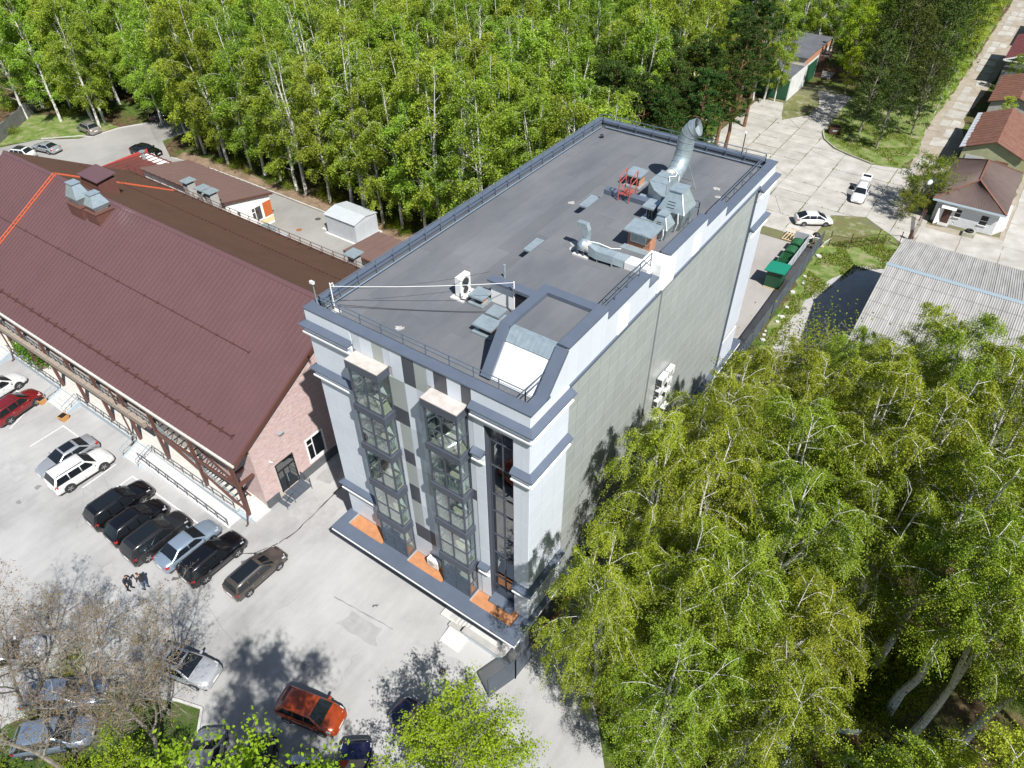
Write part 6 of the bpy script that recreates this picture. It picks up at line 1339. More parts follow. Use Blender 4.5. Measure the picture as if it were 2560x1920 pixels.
    tw = MB(); tw.tube([(0,-.11,0),(0,-.09,0),(0,.09,0),(0,.11,0)], [r*.93,r,r,r*.93], 20); tyre = tw.mesh('wheel', M_TYRE, False)
    rm = MB(); rm.tube([(0,.108,0),(0,.122,0)], r*.72, 18)
    for k in range(5): a = 2*math.pi*k/5; rm.bar((math.cos(a)*r*.1,.125,math.sin(a)*r*.1),(math.cos(a)*r*.6,.128,math.sin(a)*r*.6),.05,.03)
    rim = rm.mesh('rim', M_RIM)
    aw = MB(); aw.tube([(0,-.05,0),(0,.02,0)], r*1.15, 20); arch = aw.mesh('wheel_arch', M_PLAST)
    out.append(('WHEELS', (tyre, rim, arch, wx, hw), None))
    zl = S['st'][7][1]; fz = S['st'][9][1]; rz_ = S['st'][1][1]
    for s in (1,-1):
        m2 = MB(); m2.hull8([(.425*L,s*hw*.62,fz-.12),(.47*L,s*hw*.60,fz-.14),(.44*L,s*hw*.90,fz-.12),(.40*L,s*hw*.93,fz-.10),(.405*L,s*hw*.64,fz+.09),(.455*L,s*hw*.60,fz+.045),(.425*L,s*hw*.915,fz+.03),(.37*L,s*hw*.93,fz+.085)]); out.append(('headlight', m2.mesh('headlight', M_LAMP), None))
        m2 = MB(); m2.hull8([(-.492*L,s*hw*.60,rz_-.22),(-.46*L,s*hw*.60,rz_-.22),(-.44*L,s*hw*.965,rz_-.22),(-.485*L,s*hw*.90,rz_-.22),(-.497*L,s*hw*.60,rz_-.04),(-.46*L,s*hw*.6,rz_-.02),(-.43*L,s*hw*.955,rz_-.03),(-.482*L,s*hw*.90,rz_-.04)]); out.append(('taillight', m2.mesh('taillight', M_TAIL), None))
        m2 = MB(); m2.hull8([(xb1-.42,s*hw*.93,bz-.02),(xb1-.28,s*hw*.93,bz-.02),(xb1-.30,s*(hw+.16),bz+.02),(xb1-.40,s*(hw+.16),bz+.02),(xb1-.42,s*hw*.93,bz+.11),(xb1-.28,s*hw*.93,bz+.08),(xb1-.30,s*(hw+.16),bz+.12),(xb1-.41,s*(hw+.16),bz+.13)]); out.append(('mirror', m2.mesh('mirror', M_PLAST), 'paint'))
        if sty in ('suv','crossover','wagon'): out.append(('roof_rail', MB().bar((xr0+.12,s*wr*.90,zr+.05),(xr1-.15,s*wr*.90,zr+.07),.045).mesh('roof_rail', M_CHROME if sty == 'wagon' else M_PLAST), None))
    for s in (1,-1):
        sm = MB()
        for xx in [side_x(bz,1)-.25]+pil+[side_x(bz,0)+.55]:
            sm.quad((xx-.008,s*(hw+.003),.36),(xx+.008,s*(hw+.003),.36),(xx+.008,s*(hw*.985+.004),bz-.16),(xx-.008,s*(hw*.985+.004),bz-.16))
        out.append(('door_seam', sm.mesh('door_seam', M_PLAST), None))
        out.append(('sill', MB().box(-.2*L,.2*L,s*hw*.97-.02,s*hw*.97+.02,.24,.34).mesh('sill', M_PLAST), None))
        for xx in pil: out.append(('door_handle', MB().box(xx+.06,xx+.24,s*(hw*.99)-.012,s*(hw*.99)+.018,bz-.22,bz-.19).mesh('door_handle', M_CHROME), None))
    out.append(('licence_plate', MB().box(-.505*L,-.497*L,-.26,.26,rz_-.40,rz_-.28).mesh('licence_plate', M_PLATE), None)); out.append(('licence_plate', MB().box(.496*L,.505*L,-.26,.26,.42,.53).mesh('licence_plate', M_PLATE), None))
    out.append(('grille', MB().hull8([(.47*L,-hw*.5,.50),(.497*L,-hw*.45,.46),(.497*L,hw*.45,.46),(.47*L,hw*.5,.50),(.46*L,-hw*.55,fz-.02),(.483*L,-hw*.5,fz-.05),(.483*L,hw*.5,fz-.05),(.46*L,hw*.55,fz-.02)]).mesh('grille', M_PLAST), None))
    sr = MB(); x0s, x1s = xr0+(xr1-xr0)*.12, xr0+(xr1-xr0)*.92; n = 6
    for x in (x0s, .5*(x0s+x1s), x1s):
        z, w_ = prof(x)
        for k in range(n+1): y = -w_*.72+2*w_*.72*k/n; sr.v.append((x,y,z+.028-.02*(y/w_)**2))
    for j in range(2):
        for k in range(n): a = j*(n+1)+k; sr.f.append((a+1,a,a+n+1,a+n+2)); sr.m.append(0)
    out.append(('SUNROOF', sr.mesh('sunroof', M_CGL, True), None))
    CARM[sty] = out; return out
def car(label, sty, col, x, y, heading, group='cars in the car park', sunroof=False, metal=.25, scale=1.0, skip=(), rough=.25):
    t = thing('parked_car', label, 'car', (x, y, .008), R(heading), group, scale)
    pmx = paint(col if isinstance(col, str) else '_'.join('%02d' % int(c*99) for c in col), COLS[col] if isinstance(col, str) else col, metal, rough)
    for name, me, tg in car_meshes(sty):
        if name == 'WHEELS':
            tyre, rim, arch, wx, hw = me
            for xx in wx:
                for s in (1,-1):
                    w_ = link('wheel', tyre, t, (xx, s*(hw-.115), STY[sty]['wheel']), 0 if s > 0 else math.pi); link('rim', rim, w_)
                    a_ = link('wheel_arch', arch, t, (xx, s*(hw-.012), STY[sty]['wheel']+.02), 0 if s > 0 else math.pi)
        elif name == 'SUNROOF':
            if sunroof: link('sunroof', me, t)
        else:
            o = link(name, me, t)
            if tg: setmat(o, pmx)
    return t
COLS = {'silver':(.42,.44,.46),'white':(.78,.78,.77),'black':(.006,.006,.008),'navy_black':(.012,.014,.024),'dark_grey':(.022,.022,.024),'silver_blue':(.30,.38,.47),'brown_grey':(.085,.072,.062),'red':(.20,.012,.016),'orange':(.36,.055,.012),'navy':(.012,.014,.055),'pale_silver':(.50,.51,.52),'champagne':(.33,.31,.27),'bluegrey':(.20,.26,.35),'greysilver':(.30,.31,.31)}
g1 = 'cars parked in front of the hall'
car('white car cut off at the left edge beside the red car', 'crossover', 'white', -38.7, -6.7, 95, g1)
car('dark red crossover parked in front of the hall steps', 'crossover', 'red', -35.1, -7.0, 100, g1)
car('silver sedan with black roof, nose away from the hall', 'sedan', 'silver', -25.6, -7.7, -91, g1, True, .5)
car('white off-road car with roof rails beside the silver sedan', 'suv', 'white', -23.3, -7.9, 88, g1)
car('long black off-road car, first of the dark row after the gap', 'suv', 'black', -17.5, -8.1, 88, g1, True)
car('black crossover with pale papers behind the windscreen, second of the dark row', 'crossover', 'black', -15.0, -8.3, 88, g1, False)
car('dark grey off-road car with roof ribs, third of the dark row', 'suv', 'dark_grey', -12.5, -8.3, 89, g1, True)
car('silver-blue sedan between two black off-road cars', 'sedan', 'silver_blue', -10.1, -7.4, 89, g1, False, .5)
car('black off-road car beside the silver-blue sedan, with wet tracks behind it', 'suv', 'black', -7.6, -7.1, 89, g1, False, scale=.98)
car('brown-grey estate car standing alone at the end of the row', 'wagon', 'brown_grey', -4.2, -6.1, 89, g1, True, .4)
g2 = 'cars under the trees at the front'
car('silver sedan with dark roof half under the bare tree', 'sedan', 'pale_silver', -2.5, -13.3, 16, g2, True, .5)
car('orange-red hatchback in the tree shadow', 'hatch', 'orange', 6.25, -10.7, 15, g2, False, .3, 1.04)
car('grey silver car under the lime-green branches at the bottom', 'hatch', 'greysilver', 3.5, -16.3, 128, g2, False, .5, 1.05)
car('black car in deep shade beside the grey silver car', 'sedan', 'black', 6.4, -15.2, 125, g2)
car('white and black car at the bottom edge in the shade', 'hatch', 'pale_silver', 8.9, -14.0, 128, g2, True)
car('dark blue van-like car at the bottom edge left of the lime-green tree', 'suv', 'navy', 11.2, -12.2, 128, g2, False, .4)
car('dark blue car hidden under the lime-green tree', 'crossover', 'navy', 12.4, -7.6, 178, g2, False, .4)
car('blue-grey car behind the bare twigs, nearer the lot', 'sedan', 'bluegrey', -6.9, -18.6, 40, g2, False, .5)
car('blue-grey car behind the bare twigs at the lower left', 'hatch', 'bluegrey', -5.0, -20.3, 45, g2, False, .5, 1.08)
car('white car cut off at the lower left edge', 'crossover', 'white', -12.2, -19.6, 60, g2)
g3 = 'cars parked in the rear yard'
car('champagne crossover parked under the birches in the rear yard', 'crossover', 'champagne', -88.2, 31.7, 178, g3, False, .5)
car('silver coupe parked nose to the verge behind the hall', 'coupe', 'silver', -86.8, 24.2, -168, g3, False, .5)
car('white car with dark sunroof half hidden by the hall roof', 'crossover', 'white', -87.6, 20.7, -158, g3, True)
car('black sedan in the rear yard next to the red roof', 'sedan', 'black', -73.6, 31.8, 14, g3)
car('dark car deep in the shade under the birches of the rear yard', 'sedan', 'black', -83.0, 41.5, 60, g3)
car('white liftback parked at the edge of the verge', 'liftback', 'white', 12.1, 66.0, 32, 'cars on the concrete apron')
wg = car('white estate car with open door and raised tailgate', 'wagon', 'white', 14.9, 76.2, -86, 'cars on the concrete apron')
MB().hull8([(-2.15,-.62,1.46),(-2.1,-.62,1.5),(-2.1,.62,1.5),(-2.15,.62,1.46),(-2.9,-.6,1.95),(-2.86,-.6,2.02),(-2.86,.6,2.02),(-2.9,.6,1.95)]).build('tailgate', paint('white', COLS['white']), wg)
MB().quad((-2.22,-.5,1.555),(-2.22,.5,1.555),(-2.76,.48,1.975),(-2.76,-.48,1.975)).build('rear_window', M_CGL, wg)
MB().hull8([(.62,-.86,.32),(.66,-.84,.32),(.2,-1.62,.32),(.16,-1.62,.32),(.62,-.86,.95),(.66,-.84,.95),(.2,-1.62,.95),(.16,-1.62,.95)]).build('open_door', paint('white', COLS['white']), wg)
MB().hull8([(.6,-.84,.95),(.64,-.82,.95),(.2,-1.6,.95),(.16,-1.6,.95),(.45,-.86,1.38),(.48,-.86,1.38),(.16,-1.45,1.36),(.13,-1.45,1.36)]).build('door_window', M_CGL, wg)
# old truck under the birches
T = thing('old_truck', 'old pale green rusty truck under the birch at the bottom edge', 'truck', (30.3,3.2,.0), R(-150)); mt = pm('truck_paint', (.45,.52,.50), .6, .1, .2, 2, col2=(.55,.60,.58))
MB().hull8([(-.2,-1.0,.8),(1.6,-1.0,.8),(1.6,1.0,.8),(-.2,1.0,.8),(-.1,-.9,2.3),(1.2,-.85,2.3),(1.2,.85,2.3),(-.1,.9,2.3)]).build('cab', mt, T); MB().hull8([(1.6,-.7,.8),(3.1,-.55,.8),(3.1,.55,.8),(1.6,.7,.8),(1.6,-.65,1.6),(3.0,-.5,1.45),(3.0,.5,1.45),(1.6,.65,1.6)]).build('bonnet', mt, T)
MB().box(-4.2,-.3,-1.2,1.2,.95,1.1).build('load_bed', M_RUSTD, T)
for s in (-1.2,1.14): MB().box(-4.2,-.3,s,s+.06,1.1,1.7).build('side_board', mt, T)
MB().quad((1.61,-.8,1.65),(1.61,.8,1.65),(1.25,.75,2.2),(1.25,-.75,2.2)).build('windshield', M_CGL, T); MB().box(2.2,3.2,-1.0,-.62,.7,1.0).build('mudguard', M_RUSTD, T); MB().box(2.2,3.2,.62,1.0,.7,1.0).build('mudguard', M_RUSTD, T)
for x in (2.5,-2.8):
    for y in (-.9,.9): MB().tube([(x,y-.13,.48),(x,y+.13,.48)], .48, 18).build('wheel', M_TYRE, T)
# ================================================================ trees and plants
M_BARK = None
def bark_mat(name, light, dark, lo, hi, zs, base=None):
    m = bpy.data.materials.new(name); m.use_nodes = True; t = m.node_tree; n = t.nodes; L = t.links; b = n['Principled BSDF']; b.inputs['Roughness'].default_value = .85
    tc = n.new('ShaderNodeTexCoord'); mp = n.new('ShaderNodeMapping'); mp.inputs['Scale'].default_value = (3,3,zs); L.new(tc.outputs['Object'], mp.inputs[0])
    z = n.new('ShaderNodeTexNoise'); z.inputs['Scale'].default_value = 1.2; z.inputs['Detail'].default_value = 5; L.new(mp.outputs[0], z.inputs['Vector'])
    r = n.new('ShaderNodeValToRGB'); r.color_ramp.elements[0].position = lo; r.color_ramp.elements[1].position = hi; r.color_ramp.elements[0].color = (*dark,1); r.color_ramp.elements[1].color = (*light,1)
    L.new(z.outputs[0], r.inputs[0]); L.new(r.outputs[0], b.inputs['Base Color']); return m
M_BIRCH = bark_mat('birch_bark', (.60,.585,.54), (.06,.055,.05), .36, .44, 9)
M_PINEB = bark_mat('pine_bark', (.24,.115,.055), (.12,.065,.04), .35, .65, 2)
M_GREYB = bark_mat('grey_bark', (.29,.265,.225), (.16,.14,.115), .35, .65, 3)
M_LEAF = leaf_mat('birch_leaf', (.165,.245,.026), (.400,.530,.066), .42, .18, .020)
M_LEAFR = leaf_mat('birch_leaf_near', (.145,.200,.020), (.380,.460,.052), .42, .13, .018)
M_MAPLE = leaf_mat('maple_leaf', (.22,.31,.018), (.38,.48,.038), .45, .04)
M_NEEDLE = leaf_mat('pine_needle', (.024,.050,.016), (.062,.105,.022), .15, .2)
M_LARCH = leaf_mat('larch_needle', (.040,.065,.014), (.090,.120,.024), .2, .15)
M_BUSH = leaf_mat('bush_leaf', (.11,.16,.014), (.22,.25,.025), .3, .12)
def np_mesh(name, V, F, m, mi=None):
    me = bpy.data.meshes.new(name); V = np.asarray(V, np.float32); F = np.asarray(F, np.int32); k = F.shape[1]
    me.vertices.add(len(V)); me.vertices.foreach_set('co', V.ravel()); me.loops.add(F.size); me.loops.foreach_set('vertex_index', F.ravel())
    me.polygons.add(len(F)); me.polygons.foreach_set('loop_start', np.arange(0, F.size, k, dtype=np.int32)); me.materials.append(m); me.update(calc_edges=True); return me
def leaves(C, size, rng, m, name='crown', aspect=.62, flat=0.0, axis=None):
    """one rhombic leaf per centre"""
    n = len(C); nr = rng.normal(size=(n,3))*.75+np.array([.28,-.12,.85]); nr /= np.linalg.norm(nr, axis=1)[:,None]+1e-9
    u = np.cross(nr, rng.normal(size=(n,3))); u /= np.linalg.norm(u, axis=1)[:,None]+1e-9
    v = np.cross(nr, u)
    s = size*rng.uniform(.65,1.3,size=(n,1)); a, b = u*s*.5, v*s*.5*aspect
    V = np.stack([C-a, C+b, C+a, C-b], 1).reshape(-1,3); return np_mesh(name, V, np.arange(4*n).reshape(-1,4), m)
def limbs(mb, P, r0, r1, n=5): k = len(P); mb.tube(P, [r0+(r1-r0)*j/(k-1) for j in range(k)], n)
def birch(H, Rc, seed, nb=36, nt=13, nl=30, leaf=.22, m=M_LEAF, low=.22, bark=M_BIRCH, droop=1.0, fork=0, dens=1.0, tw=.2, thick=.012):
    rng = np.random.default_rng(seed); mb = MB(); lean = rng.uniform(-.03,.03,2)*H
    path = []
    for k in range(9): f = k/8; path.append((lean[0]*f*f+rng.uniform(-.12,.12)*(k > 0), lean[1]*f*f+rng.uniform(-.12,.12)*(k > 0), H*f*.98))
    path = np.array(path); r0 = thick*H+.03
    mb.tube(path, [r0*(1-.93*(k/8)**.8) for k in range(9)], 8)
    leaders = [(path, .0)]
    for q in range(fork):
        i = 3+q; a = rng.uniform(0,6.28); b = path[i]; out = Rc*rng.uniform(.35,.6)
        p2 = np.array([b+np.array([math.cos(a)*out*f**.8, math.sin(a)*out*f**.8, (H*.93-b[2])*f]) for f in np.linspace(0,1,7)]); mb.tube(p2, [r0*.6*(1-.9*f) for f in np.linspace(0,1,7)], 6); leaders.append((p2, i/8))
    C = []
    for k in range(nb):
        P, f0 = leaders[k % len(leaders)]
        t = low+(1-low)*((k+rng.uniform(0,1))/nb)**.95; t = min(t,.985)
        if t < f0+.05: P = path
        zz = H*.98*t; i = np.searchsorted(P[:,2], zz)-1; i = min(max(i,0),len(P)-2); g = (zz-P[i,2])/(P[i+1,2]-P[i,2]+1e-6); b = P[i]+(P[i+1]-P[i])*min(max(g,0),1)
        pr = (1-((t-.42)/.60)**2)**.75 if t > .42 else .55+.45*(t-low)/(.42-low+1e-6)
        ln = Rc*max(pr,.12)*rng.uniform(.75,1.15); a = k*2.399+rng.uniform(-.5,.5); up = rng.uniform(.5,1.0)*ln
        ca, sa = math.cos(a), math.sin(a); ss = np.linspace(0,1,6)
        pts = np.array([b+np.array([ca*ln*s**.9, sa*ln*s**.9, up*s*(1.25-.85*droop*s*s)]) for s in ss])+rng.normal(0,.05,(6,3))*ss[:,None]*ln*.5
        limbs(mb, pts, max(.013, r0*.20*(1-t*.75)), .006, 4)
        m_ = max(4, int(nt*(.45+.55*ln/Rc)*dens))
        for q in range(m_):
            s = rng.uniform(.22,1.0)**.8; j = min(int(s*5),4); c = pts[j]+(pts[j+1]-pts[j])*(s*5-j)
            L_ = rng.uniform(.5,1.5)*(.5+.5*ln/Rc)*Rc*.32; d = rng.normal(size=3)*np.array([.6,.6,.25]); d += np.array([ca,sa,0])*.35; d[2] -= .45*droop; d /= np.linalg.norm(d)
            ks = rng.uniform(.05,1,nl)**.8; tp = c+d*L_*ks[:,None]; tp[:,2] -= droop*.35*L_*ks**2
            C.append(tp+rng.normal(0,tw,(nl,3))*(.35+.65*ks[:,None]))
            if q % 3 == 0: limbs(mb, [c, c+d*L_*.5+np.array([0,0,-.08*droop*L_]), c+d*L_*.9+np.array([0,0,-.28*droop*L_])], .012, .005, 3)
    C = np.concatenate(C); C = C[C[:,2] > H*.06]
    return mb.mesh('trunk', bark), leaves(C, leaf, rng, m)
def pine(H, Rc, seed, m=M_NEEDLE, low=.35, dense=1.0, bark=M_PINEB, leaf=.26, spruce=False):
    rng = np.random.default_rng(seed); mb = MB(); path = np.array([(rng.uniform(-.15,.15)*(k > 0), rng.uniform(-.15,.15)*(k > 0), H*k/7) for k in range(8)])
    mb.tube(path, [(.014*H+.03)*(1-.9*k/7) for k in range(8)], 8); C = []
    nb = int(40*dense)
    for k in range(nb):
        t = low+(1-low)*(k+rng.uniform())/nb; b = np.array([np.interp(t*H,path[:,2],path[:,0]),np.interp(t*H,path[:,2],path[:,1]),t*H])
        pr = (1-t)/(1-low)*.9+.12 if spruce else (1-((t-.62)/.45)**2 if t > .62 else .6+.4*(t-low)/(.62-low))
        ln = Rc*max(pr,.15)*rng.uniform(.7,1.15); a = k*2.399+rng.uniform(-.4,.4); el = rng.uniform(-.25,.15) if spruce else rng.uniform(.0,.45)
        e = b+np.array([math.cos(a)*ln, math.sin(a)*ln, ln*el]); limbs(mb, [b, (b+e)/2+np.array([0,0,.12*ln]), e], max(.02,.05*(1-t)+.02), .012, 4)
        for q in range(int(7*dense)):
            s = rng.uniform(.35,1.05); c = b+(e-b)*s+rng.normal(0,.16*Rc,3)*np.array([.7,.7,.35]); n = int(46*dense); o = rng.normal(0,1,(n,3)); o /= np.linalg.norm(o,axis=1)[:,None]; C.append(c+o*rng.uniform(.15,.62,(n,1))*np.array([1,1,.6])*Rc*.24)
    C = np.concatenate(C); return mb.mesh('trunk', bark), leaves(C, leaf, rng, m, aspect=.35)
def bare(H, Rc, seed, levels=4, bark=M_GREYB, base_r=.13, n0=11):
    rng = np.random.default_rng(seed); mb = MB(); tips = []
    def grow(p, d, ln, r, lv):
        k = 5; P = [p]; dd = d.copy()
        for j in range(k): dd = dd+rng.normal(0,.13,3)+np.array([0,0,.06]); dd /= np.linalg.norm(dd); P.append(P[-1]+dd*ln/k)
        P = np.array(P); mb.tube(P, [r*(1-.7*j/k) for j in range(k+1)], 6 if lv == 0 else (4 if lv < 2 else 3), cap=False)
        if lv >= levels: tips.extend(P[2:]); return
        n = (n0, 9, 8, 5, 3)[lv]
        for q in range(n):
            s = rng.uniform(.28 if lv == 0 else .2, 1); j = min(int(s*k), k-1); c = P[j]+(P[j+1]-P[j])*(s*k-j); a = rng.normal(size=3); a -= dd*np.dot(a,dd); a /= np.linalg.norm(a)
            nd = dd*rng.uniform(.35,.8)+a*rng.uniform(.6,1.0)+np.array([0,0,.25]); nd /= np.linalg.norm(nd); grow(c, nd, ln*rng.uniform(.36,.58)*(1.1-.35*s), r*(.40 if lv else .5)*(1.05-.5*s)+.002, lv+1)
    grow(np.zeros(3), np.array([rng.uniform(-.1,.1),rng.uniform(-.1,.1),1.0]), H*.82, base_r, 0)
    return mb.mesh('trunk', bark), np.array(tips)
def put_tree(name, label, cat, meshes, x, y, rz, s, group=None, z=0, sz=None):
    t = thing(name, label, cat, (x,y,z), rz, group, (s,s,sz or s)); link('trunk', meshes[0], t)
    if meshes[1] is not None: link('crown', meshes[1], t)
    return t
tr = random.Random(77)
BV = [birch(19, 3.45+.25*(k % 2), 100+k, 40, 15, 58, .175, low=.14+.03*(k % 3), fork=1+k % 2, thick=.010, tw=.22) for k in range(7)]
BVS = [birch(19.5, 2.9, 140+k, 38, 9, 24, .165, low=.22, fork=2) for k in range(2)]       # thin, twiggy crowns
PV = [pine(17, 2.9, 200+k) for k in range(3)]
# ---- the wood behind: scatter, nearest first
WOOD = [(-72,36.2),(-20,36.2),(-2,37),(-2.5,56),(-3.5,66),(-9,84),(-14,100),(-14,114),(-40,117),(-40,150),(-16,152),(-14,240),(-100,240),(-240,150),(-240,110),(-190,66),(-114,28),(-106,31),(-100,36),(-93,38),(-86,42),(-82,52),(-76,52),(-77,40)]
pts = []; cell = 4.3
for i in range(int(240/cell)):
    for j in range(int(205/cell)):
        x, y = -240+(i+.5+.5*(j % 2))*cell+tr.uniform(-1.5,1.5), 36.5+j*cell*.95+tr.uniform(-1.4,1.4)
        if not inpoly(x, y, WOOD): continue
        if -26 < x < -10 and 150 < y < 162: continue
        pts.append((x, y))
# a clear front row along the kerb
pts = [p for p in pts if not (p[1] < 39.2 and p[0] > -74)]+[(-70+k*3.2+tr.uniform(-.9,.9), 36.6+tr.uniform(-.4,1.0)) for k in range(18)]+[(-88.6,33.6),(-89.8,35.2),(-96,31.5),(-99,35),(-94.5,35.5),(-101.5,29),(-92,34.5),(-104,33),(-97.5,39),(-81.5,39.8),(-80.2,41.2)]
camp = Vector(CAM_POS)
def visible(x, y, h=19):
    for z in (0, h*.5, h):
        q = Vector((x,y,z))-camp; d = q.dot(_f)
        if d > 0 and abs(q.dot(_r2))/d < .76 and abs(q.dot(_d2))/d < .60: return True
    return False
pts = [p for p in pts if visible(*p)]
pts.sort(key=lambda p: (p[0]-camp.x)**2+(p[1]-camp.y)**2)
def zone(x, y):
    if y < 38.6 and x > -72: return ('white-trunked birch in the front row of the wood along the yard kerb' if x < -37 else 'white-trunked birch in the front row of the wood behind the grey metal box', 'front row of birches')
    if x < -78 and y < 60: return ('birch beside the parked cars at the far left of the rear yard', 'birches by the rear yard')
    if x > -24 and y < 75: return ('birch whose crown rises just behind the back edge of the office roof', 'birches behind the office roof')
    if y > 105: return ('birch far back in the wood near the top edge', 'far birches of the wood')
    if x < -60: return ('birch deep in the left part of the bright green wood', 'birches of the left wood')
    return ('birch deep in the middle part of the bright green wood', 'birches of the middle wood')
nbirch = npine = 0; far = []
FR = sorted([p for p in pts if p[1] < 38.6 and p[0] > -72], key=lambda p: -p[0])
ORDT = ['first','second','third','fourth','fifth','sixth','seventh','eighth','ninth','tenth','eleventh','twelfth','thirteenth','fourteenth','fifteenth','sixteenth','seventeenth','eighteenth','nineteenth','twentieth','twenty-first','twenty-second','twenty-third','twenty-fourth']
def is_pine(x, y):
    v = math.sin(x*.11+2.2)*math.cos(y*.09+.7)+.35*math.sin(x*.31+y*.23)
    h_ = (math.sin(x*12.99+y*78.2)*43758.5) % 1
    return (x > -48 and y > 50 and v > .2 and h_ < .42) or (x > -9 and 46 < y < 100 and h_ < .8) or (x > -50 and y > 98 and h_ < .6)
for (x, y) in pts:
    p = is_pine(x, y)
    if p and npine < 120:
        npine += 1; s = tr.uniform(.85,1.2); put_tree('pine_tree', 'dark green pine standing among the birches of the wood' if y < 105 else 'dark green pine near the far metal roofs at the top', 'tree', PV[tr.randrange(3)], x, y, tr.uniform(0,6.28), s, 'pines of the wood' if y < 105 else 'far pines of the wood')
    elif not p and nbirch < 300:
        nbirch += 1; s = tr.uniform(.84,1.14); lab, grp = zone(x, y)
        if (x, y) in FR and FR.index((x, y)) < 24: lab = 'white-trunked birch in the front row of the wood, %s from the office end' % ORDT[FR.index((x, y))]
        v = BVS[tr.randrange(2)] if tr.random() < .14 else BV[tr.randrange(7)]
        put_tree('birch_tree', lab, 'tree', v, x, y, tr.uniform(0,6.28), s, grp, sz=s*tr.uniform(.92,1.1))
    else: far.append((x, y, p))
# the rest of the wood as one mass
if far:
    src = bpy.data.collections.new('wood_sources')
    for k, v in enumerate(BV[:4]+PV[:2]):
        e = bpy.data.objects.new('wood_source_crown', v[1]); src.objects.link(e)
    me = bpy.data.meshes.new('far_wood'); me.from_pydata([(x,y,0) for x, y, _ in far], [], []); fo = link('far_wood', me); kind(fo, 'stuff', 'green mass of far birches and pines filling the top of the picture')
    ng = bpy.data.node_groups.new('scatter_wood', 'GeometryNodeTree'); ng.interface.new_socket('Geometry', in_out='INPUT', socket_type='NodeSocketGeometry'); ng.interface.new_socket('Geometry', in_out='OUTPUT', socket_type='NodeSocketGeometry')
    N = ng.nodes; gi, go = N.new('NodeGroupInput'), N.new('NodeGroupOutput'); ip = N.new('GeometryNodeInstanceOnPoints'); ci = N.new('GeometryNodeCollectionInfo'); ci.inputs[0].default_value = src; ci.inputs['Separate Children'].default_value = True; ci.inputs['Reset Children'].default_value = True
    ip.inputs['Pick Instance'].default_value = True
    rv = N.new('FunctionNodeRandomValue'); rv.data_type = 'FLOAT_VECTOR'; rv.inputs[0].default_value = (0,0,0); rv.inputs[1].default_value = (0,0,6.28)
    rs_ = N.new('FunctionNodeRandomValue'); rs_.data_type = 'FLOAT'; rs_.inputs[2].default_value = .85; rs_.inputs[3].default_value = 1.2
    ng.links.new(gi.outputs[0], ip.inputs['Points']); ng.links.new(ci.outputs[0], ip.inputs['Instance']); ng.links.new(rv.outputs[0], ip.inputs['Rotation']); ng.links.new(rs_.outputs[1], ip.inputs['Scale']); ng.links.new(ip.outputs[0], go.inputs[0])
    md = fo.modifiers.new('scatter', 'NODES'); md.node_group = ng
# ---- pines and birches near the apron behind the office
for k, (x, y, s, v) in enumerate(((-2.2,60.5,1.0,0),(-4.5,67,1.05,1),(-3.0,74,1.1,2),(-6.5,80,1.1,0),(-6.0,90,1.0,1),(-9.5,96,1.1,2),(-2.5,50,1.0,1))):
    put_tree('pine_tree', 'dark pine with orange trunk next to the concrete apron, %s behind the office' % ['third','fourth','fifth','sixth','seventh','eighth','second'][k], 'tree', PV[v], x, y, k*1.3, s, 'pines by the concrete apron')
for k, (x, y, s) in enumerate(((-7.5,102.6,.85),(-9.0,101.5,.9),(-5.9,102.9,.6),(-12,103,.95))): put_tree('birch_tree', 'birch hanging over the green gates of the white garage', 'tree', BV[k], x, y, k, s, 'birches over the white garage')
for k, (x, y, s) in enumerate(((-8,129,.9),(-10.5,127,.85),(-12,133,1.0),(-6,134,.9),(-9,138,1.0),(-4.5,129,.8),(-13.5,139,1.0))): put_tree('birch_tree', 'birch behind the flat dark roof of the garage', 'tree', BV[k], x, y, k, s, 'birches behind the garage roof')
# ---- dark larches and bright saplings on the lawn island
LV = [birch(15, 3.2, 300+k, 46, 14, 18, .22, M_LARCH, .10, M_GREYB, .35) for k in range(3)]
for k, (x, y, s) in enumerate(((9.2,97.5,.95),(12.8,93.2,.72),(11.5,103,1.1),(8.0,108,1.15),(14.5,109,1.1),(10.5,116,1.2),(15.2,119,1.1),(7.5,121,1.2),(12.5,128,1.2),(15.8,101,.8),(8,134,1.15),(14,140,1.2))):
    put_tree('larch_tree', ('dark grey-green tree on the lawn island beside the lane, %s from the open concrete' % {0:'second',1:'first',2:'fourth',3:'fifth',4:'sixth',9:'third'}.get(k,'last')) if y < 112 else 'dark grey-green tree in the belt beside the lane', 'tree', LV[k % 3], x, y, k*1.1, s, 'dark trees of the lawn island' if y < 112 else 'dark trees of the lane belt')
YV = [birch(12, 2.8, 330+k, 30, 12, 22, .24, M_MAPLE if k == 0 else M_LEAF, .12, M_GREYB, .4) for k in range(2)]
for k, (x, y, s) in enumerate(((1.2,118,1.0),(3.2,124,1.05),(-.8,127,1.0),(3.8,131,1.1),(.5,136,1.1),(5,143,1.1),(-3,138,1.0),(-1.5,146,1.1),(2.5,113.5,.6))): put_tree('leafy_tree', 'bright yellow-green tree beyond the white garage', 'tree', YV[k % 2], x, y, k, s, 'bright trees beyond the garage')
for k in range(14): x, y = 15.8+tr.uniform(-1.3,1.2), 112+k*5.6; put_tree('birch_tree', 'young birch leaning over the far end of the lane', 'tree', BV[k % 7], x, y, k, tr.uniform(.5,.72), 'young birches along the lane')
for k in range(26): x, y = tr.uniform(-14,14), 150+tr.uniform(0,60); put_tree('birch_tree', 'birch at the top of the picture left of the lane', 'tree', BV[k % 7], x, y, k, tr.uniform(.7,1.0), 'birches at the head of the lane')
